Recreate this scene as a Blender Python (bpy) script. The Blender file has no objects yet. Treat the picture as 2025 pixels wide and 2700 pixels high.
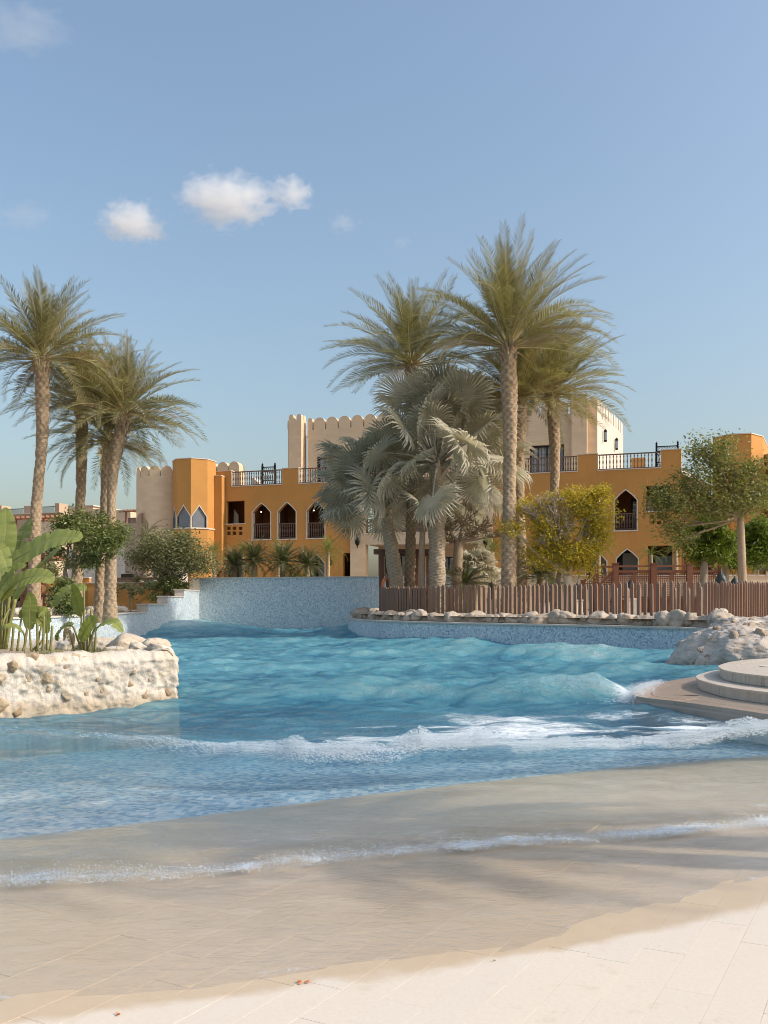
import bpy, bmesh, math, random
import numpy as np
from mathutils import Vector, Matrix, Quaternion
from mathutils.geometry import tessellate_polygon
R = math.radians
random.seed(7); np.random.seed(7)
scene = bpy.context.scene
COL = scene.collection

# ------------------------------------------------------------------ camera, sky, sun, exposure
EYE, FPX, HZ, CX = 1.6, 2300.0, 1585.0, 1012.5
cam_d = bpy.data.cameras.new('camera'); cam = bpy.data.objects.new('camera', cam_d); COL.objects.link(cam)
cam.location = (0, 0, EYE); cam.rotation_euler = (R(90), 0, 0)
cam_d.sensor_fit = 'VERTICAL'; cam_d.sensor_height = 36; cam_d.sensor_width = 27
cam_d.lens = FPX/2700*36; cam_d.shift_y = (HZ-1350)/2700
cam_d.clip_start = .05; cam_d.clip_end = 6000
scene.camera = cam
SUN_AZ, SUN_EL = R(14.5), R(35)          # azimuth measured from +X towards the viewer
to_sun = Vector((math.cos(SUN_AZ)*math.cos(SUN_EL), -math.sin(SUN_AZ)*math.cos(SUN_EL), math.sin(SUN_EL)))
world = bpy.data.worlds.new('World'); scene.world = world; world.use_nodes = True
wn = world.node_tree; wn.nodes.clear()
sky = wn.nodes.new('ShaderNodeTexSky'); sky.sky_type = 'NISHITA'; sky.sun_disc = False
sky.sun_elevation = SUN_EL; sky.sun_rotation = R(90)+SUN_AZ
sky.air_density = 1.5; sky.dust_density = 4.0; sky.ozone_density = 3.4; sky.altitude = 0
bg = wn.nodes.new('ShaderNodeBackground'); bg.inputs[1].default_value = .15
wo = wn.nodes.new('ShaderNodeOutputWorld')
sg = wn.nodes.new('ShaderNodeGamma'); sg.inputs[1].default_value = .9
wn.links.new(sky.outputs[0], sg.inputs[0]); wn.links.new(sg.outputs[0], bg.inputs[0]); wn.links.new(bg.outputs[0], wo.inputs[0])
sun_d = bpy.data.lights.new('sun', 'SUN'); sun_d.energy = 2.45; sun_d.angle = R(.55); sun_d.color = (1, .92, .81)
sun = bpy.data.objects.new('sun', sun_d); COL.objects.link(sun)
sun.rotation_euler = to_sun.to_track_quat('Z', 'Y').to_euler(); sun.location = (30, -5, 25)
vs = scene.view_settings
scene.display_settings.display_device = 'sRGB'
vs.view_transform = 'Standard'; vs.look = 'None'; vs.gamma = 1; vs.exposure = .56; vs.use_curve_mapping = False
cy = scene.cycles
cy.use_denoising = True
cy.pixel_filter_type = 'BLACKMAN_HARRIS'; cy.filter_width = 1.0
try: cy.denoiser = 'OPENIMAGEDENOISE'
except Exception: pass
cy.max_bounces = 8; cy.diffuse_bounces = 3; cy.glossy_bounces = 3; cy.transmission_bounces = 4
cy.transparent_max_bounces = 12; cy.volume_bounces = 4; cy.sample_clamp_indirect = 6
cy.caustics_reflective = False; cy.caustics_refractive = False

# ------------------------------------------------------------------ helpers
def at(px, py, Y): return Vector(((px-CX)/FPX*Y, Y, EYE+(HZ-py)/FPX*Y))
def gnd(px, py, z=0.):
    Y = (EYE-z)*FPX/(py-HZ); return Vector(((px-CX)/FPX*Y, Y, z))
def lerp(a, b, t): return a+(b-a)*t
def interp(x, xs, ys): return np.interp(x, xs, ys)

def _hash(ix, iy, iz, seed):
    h = (ix.astype(np.int64)*374761393 + iy.astype(np.int64)*668265263 + iz.astype(np.int64)*2147483647 + seed*974634533) & 0xffffffff
    h = ((h ^ (h >> 13))*1274126177) & 0xffffffff
    h = ((h ^ (h >> 16))*2246822519) & 0xffffffff
    return ((h ^ (h >> 15)) & 0xffffff)/float(0xffffff)
def vnoise(x, y, z=None, seed=0):
    """value noise in -1..1, numpy arrays"""
    x = np.asarray(x, float); y = np.asarray(y, float); z = np.zeros_like(x) if z is None else np.asarray(z, float)
    ix, iy, iz = np.floor(x), np.floor(y), np.floor(z); fx, fy, fz = x-ix, y-iy, z-iz
    fx, fy, fz = [f*f*f*(f*(f*6-15)+10) for f in (fx, fy, fz)]
    def c(a, b, d): return _hash(ix+a, iy+b, iz+d, seed)
    x00 = lerp(c(0,0,0), c(1,0,0), fx); x10 = lerp(c(0,1,0), c(1,1,0), fx)
    x01 = lerp(c(0,0,1), c(1,0,1), fx); x11 = lerp(c(0,1,1), c(1,1,1), fx)
    return lerp(lerp(x00, x10, fy), lerp(x01, x11, fy), fz)*2-1
def fbm(x, y, z=None, octaves=4, seed=0, gain=.5):
    s, a, f = 0., 1., 1.
    z = np.zeros_like(np.asarray(x, float)) if z is None else z
    for k in range(octaves):
        s = s + a*vnoise(x*f, y*f, z*f, seed+k*17); a *= gain; f *= 2.03
    return s
def worley(V, seed=0):
    """distance to the nearest cell point (0..~1) and a random number of that cell"""
    V = np.asarray(V, float); I = np.floor(V); best = np.full(len(V), 9.); idn = np.zeros(len(V))
    for a in (-1,0,1):
        for b in (-1,0,1):
            for c in (-1,0,1):
                C = I+np.array([a,b,c]); P = C+np.stack([_hash(C[:,0], C[:,1], C[:,2], seed+k) for k in (1,2,3)], 1)
                d = np.linalg.norm(V-P, axis=1); m = d < best; best = np.where(m, d, best); idn = np.where(m, _hash(C[:,0], C[:,1], C[:,2], seed+9), idn)
    return best, idn
def smooth01(t): t = np.clip(t, 0, 1); return t*t*(3-2*t)

class MB:
    """mesh collector"""
    def __init__(s): s.v = []; s.f = []
    def add(s, vs, fs):
        n = len(s.v); s.v += [tuple(v) for v in vs]; s.f += [tuple(i+n for i in f) for f in fs]; return s
    def box(s, c, size, rz=0., top=None):
        hx, hy, hz = size[0]/2, size[1]/2, size[2]/2; k = top or (1, 1)
        P = [(-hx,-hy,-hz),(hx,-hy,-hz),(hx,hy,-hz),(-hx,hy,-hz),(-hx*k[0],-hy*k[1],hz),(hx*k[0],-hy*k[1],hz),(hx*k[0],hy*k[1],hz),(-hx*k[0],hy*k[1],hz)]
        cs, sn = math.cos(rz), math.sin(rz)
        P = [(c[0]+x*cs-y*sn, c[1]+x*sn+y*cs, c[2]+z) for x, y, z in P]
        return s.add(P, [(0,3,2,1),(4,5,6,7),(0,1,5,4),(1,2,6,5),(2,3,7,6),(3,0,4,7)])
    def tube(s, pts, rad, n=8, cap=True):
        pts = [Vector(p) for p in pts]; m = len(pts)
        if not hasattr(rad, '__len__'): rad = [rad]*m
        ref = Vector((0,0,1)); V = []
        for i, p in enumerate(pts):
            d = (pts[min(i+1,m-1)]-pts[max(i-1,0)])
            d = d.normalized() if d.length > 1e-9 else Vector((0,0,1))
            if i == 0:
                ref = Vector((1,0,0)) if abs(d.x) < .8 else Vector((0,1,0))
            u = (ref - d*ref.dot(d)); u = u.normalized() if u.length > 1e-6 else d.orthogonal().normalized()
            ref = u; w = d.cross(u)
            for k in range(n):
                a = 2*math.pi*k/n; V.append(p+(u*math.cos(a)+w*math.sin(a))*rad[i])
        F = [(i*n+k, i*n+(k+1)%n, (i+1)*n+(k+1)%n, (i+1)*n+k) for i in range(m-1) for k in range(n)]
        if cap: F += [tuple(range(n-1,-1,-1)), tuple(range((m-1)*n, m*n))]
        return s.add(V, F)
    def lathe(s, prof, c=(0,0,0), n=12):
        V = []; m = len(prof)
        for r, z in prof:
            for k in range(n):
                a = 2*math.pi*k/n; V.append((c[0]+r*math.cos(a), c[1]+r*math.sin(a), c[2]+z))
        F = [(i*n+k, i*n+(k+1)%n, (i+1)*n+(k+1)%n, (i+1)*n+k) for i in range(m-1) for k in range(n)]
        F += [tuple(range(n-1,-1,-1)), tuple(range((m-1)*n, m*n))]
        return s.add(V, F)
    def prism(s, poly, z0, z1):
        """poly counter-clockwise seen from above"""
        n = len(poly); V = [(p[0],p[1],z0) for p in poly]+[(p[0],p[1],z1) for p in poly]
        return s.add(V, [tuple(range(n-1,-1,-1)), tuple(range(n,2*n))]+[(i,(i+1)%n,n+(i+1)%n,n+i) for i in range(n)])
    def bar(s, a, b, w, h, up=(0,0,1)):
        a, b = Vector(a), Vector(b); d = (b-a).normalized(); u = Vector(up)
        x = d.cross(u); x = x.normalized() if x.length > 1e-6 else Vector((1,0,0)); y = x.cross(d)
        P = [p+x*sx*w/2+y*sy*h/2 for p in (a,b) for sx, sy in ((-1,-1),(1,-1),(1,1),(-1,1))]
        return s.add(P, [(3,2,1,0),(4,5,6,7),(0,1,5,4),(1,2,6,5),(2,3,7,6),(3,0,4,7)])

def mesh(name, mb, mat=None, smooth=False):
    me = bpy.data.meshes.new(name)
    me.from_pydata([tuple(v) for v in mb.v] if isinstance(mb, MB) else mb[0], [], mb.f if isinstance(mb, MB) else mb[1])
    if smooth is True: me.polygons.foreach_set('use_smooth', [True]*len(me.polygons))
    elif smooth: me.shade_smooth() if False else None
    if mat: me.materials.append(mat)
    return me
def npmesh(name, V, F, mat=None, smooth=True):
    """V (n,3) array, F (m,k) array of equal-sided faces"""
    V = np.ascontiguousarray(V, np.float32); F = np.ascontiguousarray(F, np.int32)
    me = bpy.data.meshes.new(name); k = F.shape[1]
    me.vertices.add(len(V)); me.vertices.foreach_set('co', V.ravel())
    me.loops.add(F.size); me.loops.foreach_set('vertex_index', F.ravel())
    me.polygons.add(len(F)); me.polygons.foreach_set('loop_start', np.arange(0, F.size, k, dtype=np.int32))
    try: me.polygons.foreach_set('loop_total', np.full(len(F), k, np.int32))
    except Exception: pass
    if smooth: me.polygons.foreach_set('use_smooth', np.ones(len(F), bool))
    if mat: me.materials.append(mat)
    me.update(calc_edges=True); return me
def fattr(me, name, vals, domain='POINT'):
    a = me.attributes.new(name, 'FLOAT', domain); a.data.foreach_set('value', np.ascontiguousarray(vals, np.float32))
def wloc(o):
    p = Vector((0,0,0))
    while o is not None: p = p+Vector(o.location); o = o.parent
    return p
def tag(o, label=None, cat=None, group=None, kind=None):
    if label: o['label'] = label
    if cat: o['category'] = cat
    if group: o['group'] = group
    if kind: o['kind'] = kind
    return o
def thing(name, loc, label, cat, group=None):
    o = bpy.data.objects.new(name, None); COL.objects.link(o); o.location = loc; o.empty_display_size = .2
    return tag(o, label, cat, group)
def link(name, me, parent=None, loc=None, rot=None, scale=None):
    """loc given: local to the parent.  loc None: mesh is in world coordinates"""
    o = bpy.data.objects.new(name, me); COL.objects.link(o)
    if parent is not None: o.parent = parent
    if loc is None: o.location = -wloc(parent) if parent is not None else (0,0,0)
    else: o.location = loc
    if rot is not None:
        if isinstance(rot, Quaternion): o.rotation_mode = 'QUATERNION'; o.rotation_quaternion = rot
        else: o.rotation_euler = rot
    if scale is not None: o.scale = scale if hasattr(scale, '__len__') else (scale,)*3
    return o
def part(name, mb, mat, parent=None, smooth=False, label=None):
    o = link(name, mesh(name, mb, mat, smooth), parent)
    if label: o['label'] = label
    return o
def catmull(pts, n=8, closed=False):
    P = [Vector(p) for p in pts]; out = []; m = len(P)
    rng = range(m if closed else m-1)
    for i in rng:
        if closed: a, b, c, d = P[(i-1)%m], P[i], P[(i+1)%m], P[(i+2)%m]
        else: a, b, c, d = P[max(i-1,0)], P[i], P[i+1], P[min(i+2,m-1)]
        for k in range(n):
            t = k/n
            out.append(.5*((2*b)+(c-a)*t+(2*a-5*b+4*c-d)*t*t+(3*b-a-3*c+d)*t**3))
    if not closed: out.append(P[-1].copy())
    return out

# ------------------------------------------------------------------ materials
class NT:
    def __init__(s, name):
        s.m = bpy.data.materials.new(name); s.m.use_nodes = True; s.t = s.m.node_tree; s.t.nodes.clear()
        s.out = s.t.nodes.new('ShaderNodeOutputMaterial')
    def n(s, typ, **kw):
        nd = s.t.nodes.new('ShaderNode'+typ)
        for k, v in kw.items():
            if k.startswith('i_'):
                key = k[2:]; key = int(key) if key.isdigit() else key.replace('_', ' ')
                s.put(nd.inputs[key], v)
            else: setattr(nd, k, v)
        return nd
    def put(s, inp, v):
        if isinstance(v, bpy.types.NodeSocket): s.t.links.new(v, inp)
        elif isinstance(v, bpy.types.Node): s.t.links.new(v.outputs[0], inp)
        else:
            if hasattr(v, '__len__') and len(v) == 3 and inp.type == 'RGBA': v = (*v, 1)
            inp.default_value = v
    def math(s, op, a, b=0., c=0., clamp=False):
        nd = s.t.nodes.new('ShaderNodeMath'); nd.operation = op; nd.use_clamp = clamp
        s.put(nd.inputs[0], a); s.put(nd.inputs[1], b); s.put(nd.inputs[2], c); return nd.outputs[0]
    def mix(s, f, a, b, mode='MIX'):
        nd = s.t.nodes.new('ShaderNodeMix'); nd.data_type = 'RGBA'; nd.blend_type = mode
        s.put(nd.inputs[0], f); s.put(nd.inputs[6], a); s.put(nd.inputs[7], b); return nd.outputs[2]
    def ramp(s, f, stops, interp='LINEAR'):
        nd = s.t.nodes.new('ShaderNodeValToRGB'); nd.color_ramp.interpolation = interp
        els = nd.color_ramp.elements
        while len(els) < len(stops): els.new(.5)
        for e, (p, c) in zip(els, stops): e.position = p; e.color = (*c, 1) if len(c) == 3 else c
        s.put(nd.inputs[0], f); return nd.outputs[0]
    def pos(s): return s.n('NewGeometry').outputs['Position']
    def obj(s): return s.n('TexCoord').outputs['Object']
    def noise(s, vec, scale, detail=4, rough=.55, dist=0.):
        return s.n('TexNoise', i_Vector=vec, i_Scale=scale, i_Detail=detail, i_Roughness=rough, i_Distortion=dist).outputs[0]
    def scl(s, vec, k):
        nd = s.t.nodes.new('ShaderNodeVectorMath'); nd.operation = 'MULTIPLY'; s.put(nd.inputs[0], vec); nd.inputs[1].default_value = k; return nd.outputs[0]
    def bump(s, h, strength=.3, dist=.02, normal=None):
        nd = s.n('Bump', i_Strength=strength, i_Distance=dist, i_Height=h)
        if normal is not None: s.put(nd.inputs['Normal'], normal)
        return nd.outputs[0]
    def pbr(s, col, rough=.7, normal=None, metal=0., spec=.3, **kw):
        p = s.n('BsdfPrincipled', i_Base_Color=col, i_Roughness=rough, i_Metallic=metal)
        p.inputs['Specular IOR Level'].default_value = spec
        for k, v in kw.items(): s.put(p.inputs[k.replace('_', ' ')], v)
        if normal is not None: s.put(p.inputs['Normal'], normal)
        return p
    def done(s, sh, vol=None):
        if sh is not None: s.put(s.out.inputs[0], sh)
        if vol is not None: s.put(s.out.inputs[1], vol)
        return s.m
def vary(c, k): return tuple(max(0, x*k) for x in c)

def m_plaster(name, c, c2=None, scale=.6, bump=.25, rough=.85):
    t = NT(name); p = t.pos(); c2 = c2 or vary(c, .86)
    n1 = t.noise(p, scale, 6, .6); n2 = t.noise(p, scale*14, 4, .6); st = t.noise(t.scl(p, (2.2, 2.2, .22)), 1.1, 5, .6)
    col = t.mix(t.ramp(n1, [(.35, (0,0,0)), (.68, (1,1,1))]), c, c2)
    col = t.mix(t.ramp(st, [(.54, (0,0,0)), (.8, (.6,.6,.6))]), col, vary(c, .76))
    col = t.mix(.12, col, t.mix(n2, vary(c, .7), vary(c, 1.3)))
    return t.done(t.pbr(col, rough, t.bump(n2, bump, .01)))
def m_stone(name, c, bw=.62, bh=.32, mortar=.006, var=.13, uv=False):
    t = NT(name)
    v = t.n('TexCoord').outputs['UV']
    br = t.n('TexBrick', i_Vector=v, i_Scale=1., i_Color1=vary(c, 1+var), i_Color2=vary(c, 1-var), i_Mortar=vary(c, .84), i_Mortar_Size=mortar, i_Brick_Width=bw, i_Row_Height=bh, i_Bias=-.1)
    p = t.pos(); n1 = t.noise(p, 1.1, 6, .6); n2 = t.noise(p, 16, 5, .6)
    col = t.mix(.55, br.outputs[0], t.mix(n1, vary(c, .85), vary(c, 1.15)))
    col = t.mix(.14, col, t.mix(n2, vary(c, .7), vary(c, 1.25)))
    h = t.math('ADD', t.math('MULTIPLY', br.outputs[1], -.35), t.math('MULTIPLY', n2, .5))
    return t.done(t.pbr(col, .85, t.bump(h, .35, .012)))
def m_wood(name, c, rough=.6, sc=(40, 40, 2.)):
    t = NT(name); o = t.obj(); n = t.noise(t.scl(o, sc), 1., 5, .6, .4); r = t.n('ObjectInfo').outputs['Random']
    g = t.noise(t.pos(), 1.3, 4)
    col = t.mix(n, vary(c, .62), vary(c, 1.3)); col = t.mix(t.math('MULTIPLY', r, .45), col, vary(c, .6)); col = t.mix(t.math('MULTIPLY', g, .25), col, (.33,.27,.22))
    return t.done(t.pbr(col, rough, t.bump(n, .25, .004)))
def m_flat(name, c, rough=.6, metal=0., spec=.3, nz=8., amt=.25):
    t = NT(name); n = t.noise(t.obj(), nz, 4); return t.done(t.pbr(t.mix(n, vary(c, 1-amt), vary(c, 1+amt)), rough, t.bump(n, .1, .004), metal, spec))
def m_leaf(name, stops, trans=.3, rough=.5, attr='v', spec=.35, tint=None, rmix=.25):
    """colour from a per-leaf random attribute"""
    t = NT(name)
    a = t.n('Attribute', attribute_name=attr).outputs['Fac']; r = t.n('ObjectInfo').outputs['Random']
    f = t.math('ADD', t.math('MULTIPLY', a, 1-rmix), t.math('MULTIPLY', r, rmix))
    col = t.ramp(f, stops); n = t.noise(t.pos(), 6., 3)
    col = t.mix(.25, col, t.mix(n, (.02,.02,.01), (.5,.5,.3)), 'SOFT_LIGHT')
    p = t.pbr(col, rough, spec=spec)
    tr = t.n('BsdfTranslucent', i_Color=t.mix(1., col, tint or (1.3, 1.35, .7), 'MULTIPLY'))
    return t.done(t.n('MixShader', i_0=trans, i_1=p, i_2=tr))
def m_mosaic(name, size=.045, stops=None, rough=.22, spec=.5):
    t = NT(name); uv = t.n('TexCoord').outputs['UV']
    s = t.scl(uv, (1/size, 1/size, 1)); fl = t.n('VectorMath', operation='FLOOR', i_0=s).outputs[0]
    wn_ = t.n('TexWhiteNoise', noise_dimensions='2D', i_Vector=fl)
    fr = t.n('VectorMath', operation='FRACTION', i_0=s).outputs[0]; sp = t.n('SeparateXYZ', i_0=fr)
    def edge(x): return t.math('LESS_THAN', t.math('ABSOLUTE', t.math('SUBTRACT', x, .5)), .44)
    inside = t.math('MULTIPLY', edge(sp.outputs[0]), edge(sp.outputs[1]))
    big = t.noise(uv, .9, 4); f = t.math('ADD', t.math('MULTIPLY', wn_.outputs[0], .8), t.math('MULTIPLY', big, .25))
    col = t.ramp(f, stops or [(0, (.015,.05,.15)), (.16, (.05,.16,.34)), (.34, (.14,.31,.50)), (.52, (.27,.44,.58)), (.72, (.44,.58,.68)), (.95, (.72,.78,.80))], 'LINEAR')
    col = t.mix(inside, (.58,.63,.66), col)
    nrm = t.bump(inside, .4, .003)
    return t.done(t.pbr(col, rough, nrm, spec=spec))

OCHRE = (.57, .272, .078); CREAM = (.66, .51, .36); LIME = (.70, .52, .345)
M = {}
M['ochre'] = m_plaster('ochre_plaster', OCHRE, (.49,.24,.068))
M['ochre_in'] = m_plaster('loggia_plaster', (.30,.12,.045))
M['cream'] = m_plaster('cream_plaster', CREAM)
M['white_plaster'] = m_plaster('pale_plaster', (.64,.57,.49))
M['sandplaster'] = m_plaster('sand_plaster', (.52,.38,.27))
M['shadeplaster'] = m_plaster('shaded_plaster', (.36,.26,.20))  # plaster with the shade on buttress and dome put into its colour
M['lime'] = m_stone('limestone_blocks', LIME)
M['trim'] = m_plaster('cream_trim', (.70,.62,.52), bump=.1)
M['coping'] = m_plaster('coping_stone', (.66,.58,.50), bump=.15, rough=.6)
M['dark'] = m_flat('inside_shade', (.02,.014,.011), .8)  # near-black colour standing in for shade inside holes and rooms
M['wood'] = m_wood('weathered_wood', (.185,.105,.072))
M['picket'] = m_wood('picket_wood', (.265,.155,.105), sc=(25,25,1.5))
M['redwood'] = m_wood('red_stained_wood', (.23,.075,.035), .5)
M['pergola'] = m_wood('pergola_wood', (.34,.15,.08), .6)
M['iron'] = m_flat('black_iron', (.018,.017,.018), .45, .6)
M['pewter'] = m_flat('weathered_lantern_metal', (.075,.085,.085), .5, .4)
M['blackframe'] = m_flat('dark_frame', (.015,.012,.011), .4)
M['curtain'] = m_flat('white_curtain', (.62,.62,.62), .8, nz=3)
M['mosaic'] = m_mosaic('blue_mosaic', .05, [(0, (.06,.15,.28)), (.10, (.20,.33,.47)), (.28, (.42,.55,.65)), (.52, (.58,.68,.74)), (.74, (.70,.76,.79)), (.95, (.86,.87,.86))])
M['mosaic_far'] = m_mosaic('pale_blue_mosaic', .05, [(0, (.14,.25,.36)), (.18, (.33,.44,.52)), (.42, (.51,.59,.64)), (.65, (.66,.71,.73)), (.95, (.86,.87,.85))])
M['buoy'] = m_flat('orange_ring', (.62,.22,.10), .5, nz=2)
M['paving'] = m_plaster('garden_paving', (.64,.55,.45), (.56,.47,.37), 1.0, .4)
M['soil'] = m_plaster('sandy_soil', (.40,.30,.21), (.30,.22,.15), 1.2, .8)
def glassmat():
    t = NT('window_glass'); g = t.n('BsdfGlossy', i_Color=(.8,.85,.9), i_Roughness=.06); d = t.pbr(t.mix(t.noise(t.pos(), .8), (.10,.12,.14), (.30,.33,.36)), .3)
    return t.done(t.n('MixShader', i_0=t.n('Fresnel', i_0=1.6).outputs[0], i_1=d, i_2=g))
M['glass'] = glassmat()
def greypane():
    t = NT('grey_pane'); return t.done(t.pbr(t.mix(t.noise(t.pos(), 1.5), (.13,.14,.16), (.24,.26,.29)), .25, spec=.6))
M['greypane'] = greypane()
def autouv(me):
    uv = me.uv_layers.new(name='UVMap'); d = uv.data; vs_ = me.vertices
    for p in me.polygons:
        n = p.normal
        if abs(n.z) > .75: e = None
        else:
            L = math.hypot(n.x, n.y) or 1; e = (-n.y/L, n.x/L)
        for li in p.loop_indices:
            c = vs_[me.loops[li].vertex_index].co
            d[li].uv = (c.x, c.y) if e is None else (c.x*e[0]+c.y*e[1], c.z)
def wpart(name, mb, mat, parent=None, label=None, smooth=False):
    me = mesh(name, mb, mat, smooth); autouv(me); o = link(name, me, parent)
    if label: o['label'] = label
    return o

# ------------------------------------------------------------------ shore geometry
def shore(X, Y): return -.31*X+.95*Y
def floor_z(X, Y):
    s = shore(X, Y)
    z = .03-.05*(s-3.6)
    return np.where(s < 8., z, -.19-.075*(s-8.)).clip(-1.5, None)
EDGE_X = [-6, -2.82, -1.56, -.38, .69, 1.96, 4.43, 9]; EDGE_S = [6.8, 6.96, 7.13, 7.47, 7.83, 8.18, 8.3, 8.3]
edge_c = np.polyfit(EDGE_X, EDGE_S, 4)             # blue / sand border of the pool floor
WET_X = [-3, -1.5, -.4, .35, .82, 1.35, 2.03, 4]; WET_S = [3.75, 3.60, 3.44, 3.44, 3.46, 3.52, 3.80, 4.3]
wet_c = np.polyfit(WET_X, WET_S, 3)

def beach_nodes(t):
    """shore coordinate and position sockets"""
    p = t.pos(); sp = t.n('SeparateXYZ', i_0=p)
    X, Y = sp.outputs[0], sp.outputs[1]
    s = t.math('ADD', t.math('MULTIPLY', X, -.31), t.math('MULTIPLY', Y, .95))
    return p, X, Y, s
def poly_node(t, X, c):
    acc = float(c[0])
    for k in c[1:]: acc = t.math('ADD', t.math('MULTIPLY', acc, X), float(k))
    return acc
def m_beach(name, tile=False):
    t = NT(name); p, X, Y, s = beach_nodes(t)
    n1 = t.noise(p, 1.7, 6, .6); n2 = t.noise(p, 55, 4, .6); n3 = t.noise(p, 9, 5, .65)
    r = t.n('ObjectInfo').outputs['Random'] if tile else .5; n1 = t.math('ADD', t.math('MULTIPLY', n1, .6), t.math('MULTIPLY', r, .42)) if tile else n1
    dry = t.mix(n1, (.78,.67,.55), (.72,.60,.48)); dry = t.mix(t.math('MULTIPLY', r, .4), dry, (.73,.66,.58))
    dry = t.mix(.22, dry, t.mix(n2, (.42,.33,.24), (.85,.78,.68)))
    dry = t.mix(t.ramp(n3, [(.60, (0,0,0)), (.75, (.4,.4,.4))]), dry, (.56,.43,.30))
    wetc = t.mix(n1, (.64,.49,.34), (.58,.445,.315)); wetc = t.mix(.3, wetc, t.mix(n3, (.48,.33,.19), (.78,.62,.43)))
    wn_ = t.math('MULTIPLY', t.math('SUBTRACT', t.noise(p, 2.2, 4, .6), .5), .34)
    d = t.math('SUBTRACT', t.math('ADD', s, wn_), poly_node(t, X, wet_c))
    wet = t.n('MapRange', i_0=d, i_1=-.04, i_2=.05).outputs[0]
    col = t.mix(wet, dry, wetc)
    rough = t.math('ADD', t.math('MULTIPLY', wet, -.38), .72)
    if not tile:
        e = t.math('SUBTRACT', t.math('ADD', s, t.math('MULTIPLY', t.math('SUBTRACT', t.noise(p, 3., 3), .5), .12)), poly_node(t, X, edge_c))
        blue = t.n('MapRange', i_0=e, i_1=-.05, i_2=.05).outputs[0]
        size = .05
        sc = t.scl(p, (1/size, 1/size, 0)); fl = t.n('VectorMath', operation='FLOOR', i_0=sc).outputs[0]
        w = t.n('TexWhiteNoise', noise_dimensions='2D', i_Vector=fl).outputs[0]
        v = t.n('TexVoronoi', i_Vector=p, i_Scale=9., i_Randomness=1.).outputs[0]
        f = t.math('ADD', t.math('MULTIPLY', w, .55), t.math('MULTIPLY', t.noise(p, 5., 4, .7, .6), .5))  # wavy mottling in the tile colour stands in for caustics and refraction
        mos = t.ramp(f, [(.12, (.12,.27,.43)), (.36, (.28,.46,.60)), (.55, (.50,.64,.72)), (.74, (.68,.77,.80)), (.95, (.88,.90,.88))])
        col = t.mix(blue, t.mix(.35, col, t.mix(n3, (.60,.45,.28), (.86,.69,.46))), mos)
        rough = t.math('MULTIPLY', rough, .8)
    return t.done(t.pbr(col, rough, t.bump(n2, .25, .004), spec=.35))
M['tile'] = m_beach('travertine_tile', True); M['beach'] = m_beach('pool_floor_finish', False)

# pool floor : one sheet following the sloping entry down to the deep end
gx = np.linspace(-14, 16, 160); gy = np.concatenate([np.linspace(-2, 12, 150), np.linspace(12.5, 52, 60)])
GX, GY = np.meshgrid(gx, gy); GZ = floor_z(GX, GY)-np.where(shore(GX, GY) < 5.75, .005, .0)
def gridfaces(ny, nx):
    i = np.arange((ny-1)*(nx-1)); r, c = i//(nx-1), i%(nx-1); a = r*nx+c
    return np.stack([a, a+1, a+nx+1, a+nx], 1)
o = link('pool_floor', npmesh('pool_floor', np.stack([GX.ravel(), GY.ravel(), GZ.ravel()], 1), gridfaces(*GX.shape), M['beach']))
tag(o, 'sloping beige and blue mosaic floor under the pool water', None, None, 'structure')

# ------------------------------------------------------------------ beach deck tiles
deck = thing('pool_deck', (0, 2, .1), 'pale stone plank paving sloping into the water in the foreground', None); deck['kind'] = 'structure'
gdir = Vector((.505, .863)); hdir = Vector((.863, -.505)); TW = .187
nrm = Vector((.05*-.31, .05*.95, 1)).normalized()
ex = Vector((gdir.x, gdir.y, -.05*shore(*gdir))).normalized(); ez = nrm; ey = ez.cross(ex)
qt = Matrix((ex, ey, ez)).transposed().to_quaternion()
def tile_mesh(L):
    mb = MB(); w, b = TW-.0008, .0004; L = L-.0008; h = .03
    lo = [(-L/2,-w/2),(L/2,-w/2),(L/2,w/2),(-L/2,w/2)]; hi = [(x-math.copysign(b,x), y-math.copysign(b,y)) for x, y in lo]
    V = [(x,y,-h) for x,y in lo]+[(x,y,-b) for x,y in lo]+[(x,y,0) for x,y in hi]
    F = [(i,(i+1)%4,4+(i+1)%4,4+i) for i in range(4)]+[(4+i,4+(i+1)%4,8+(i+1)%4,8+i) for i in range(4)]+[(8,9,10,11)]
    return mesh('tile', mb.add(V, F), M['tile'])
TM = {L: tile_mesh(L) for L in (.62, .78, .94)}
rng = random.Random(5); cnt = 0
for row in range(-26, 26):
    h = row*TW+.05
    g = -2.+rng.uniform(0, .7)
    while g < 8.5:
        L = rng.choice((.62, .78, .94)); gc = g+L/2; g += L
        c = gdir*gc+hdir*h; s = shore(c.x, c.y)
        if not (1.3 < s < 5.6) or c.y < 2.45: continue
        if abs(c.x) > .47*c.y+.55: continue
        z = .03-.05*(s-3.6)+rng.uniform(-.0006, .0006)
        link('tile', TM[L], deck, Vector((c.x, c.y, z))-Vector(deck.location), qt); cnt += 1
print('tiles', cnt)

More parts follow.
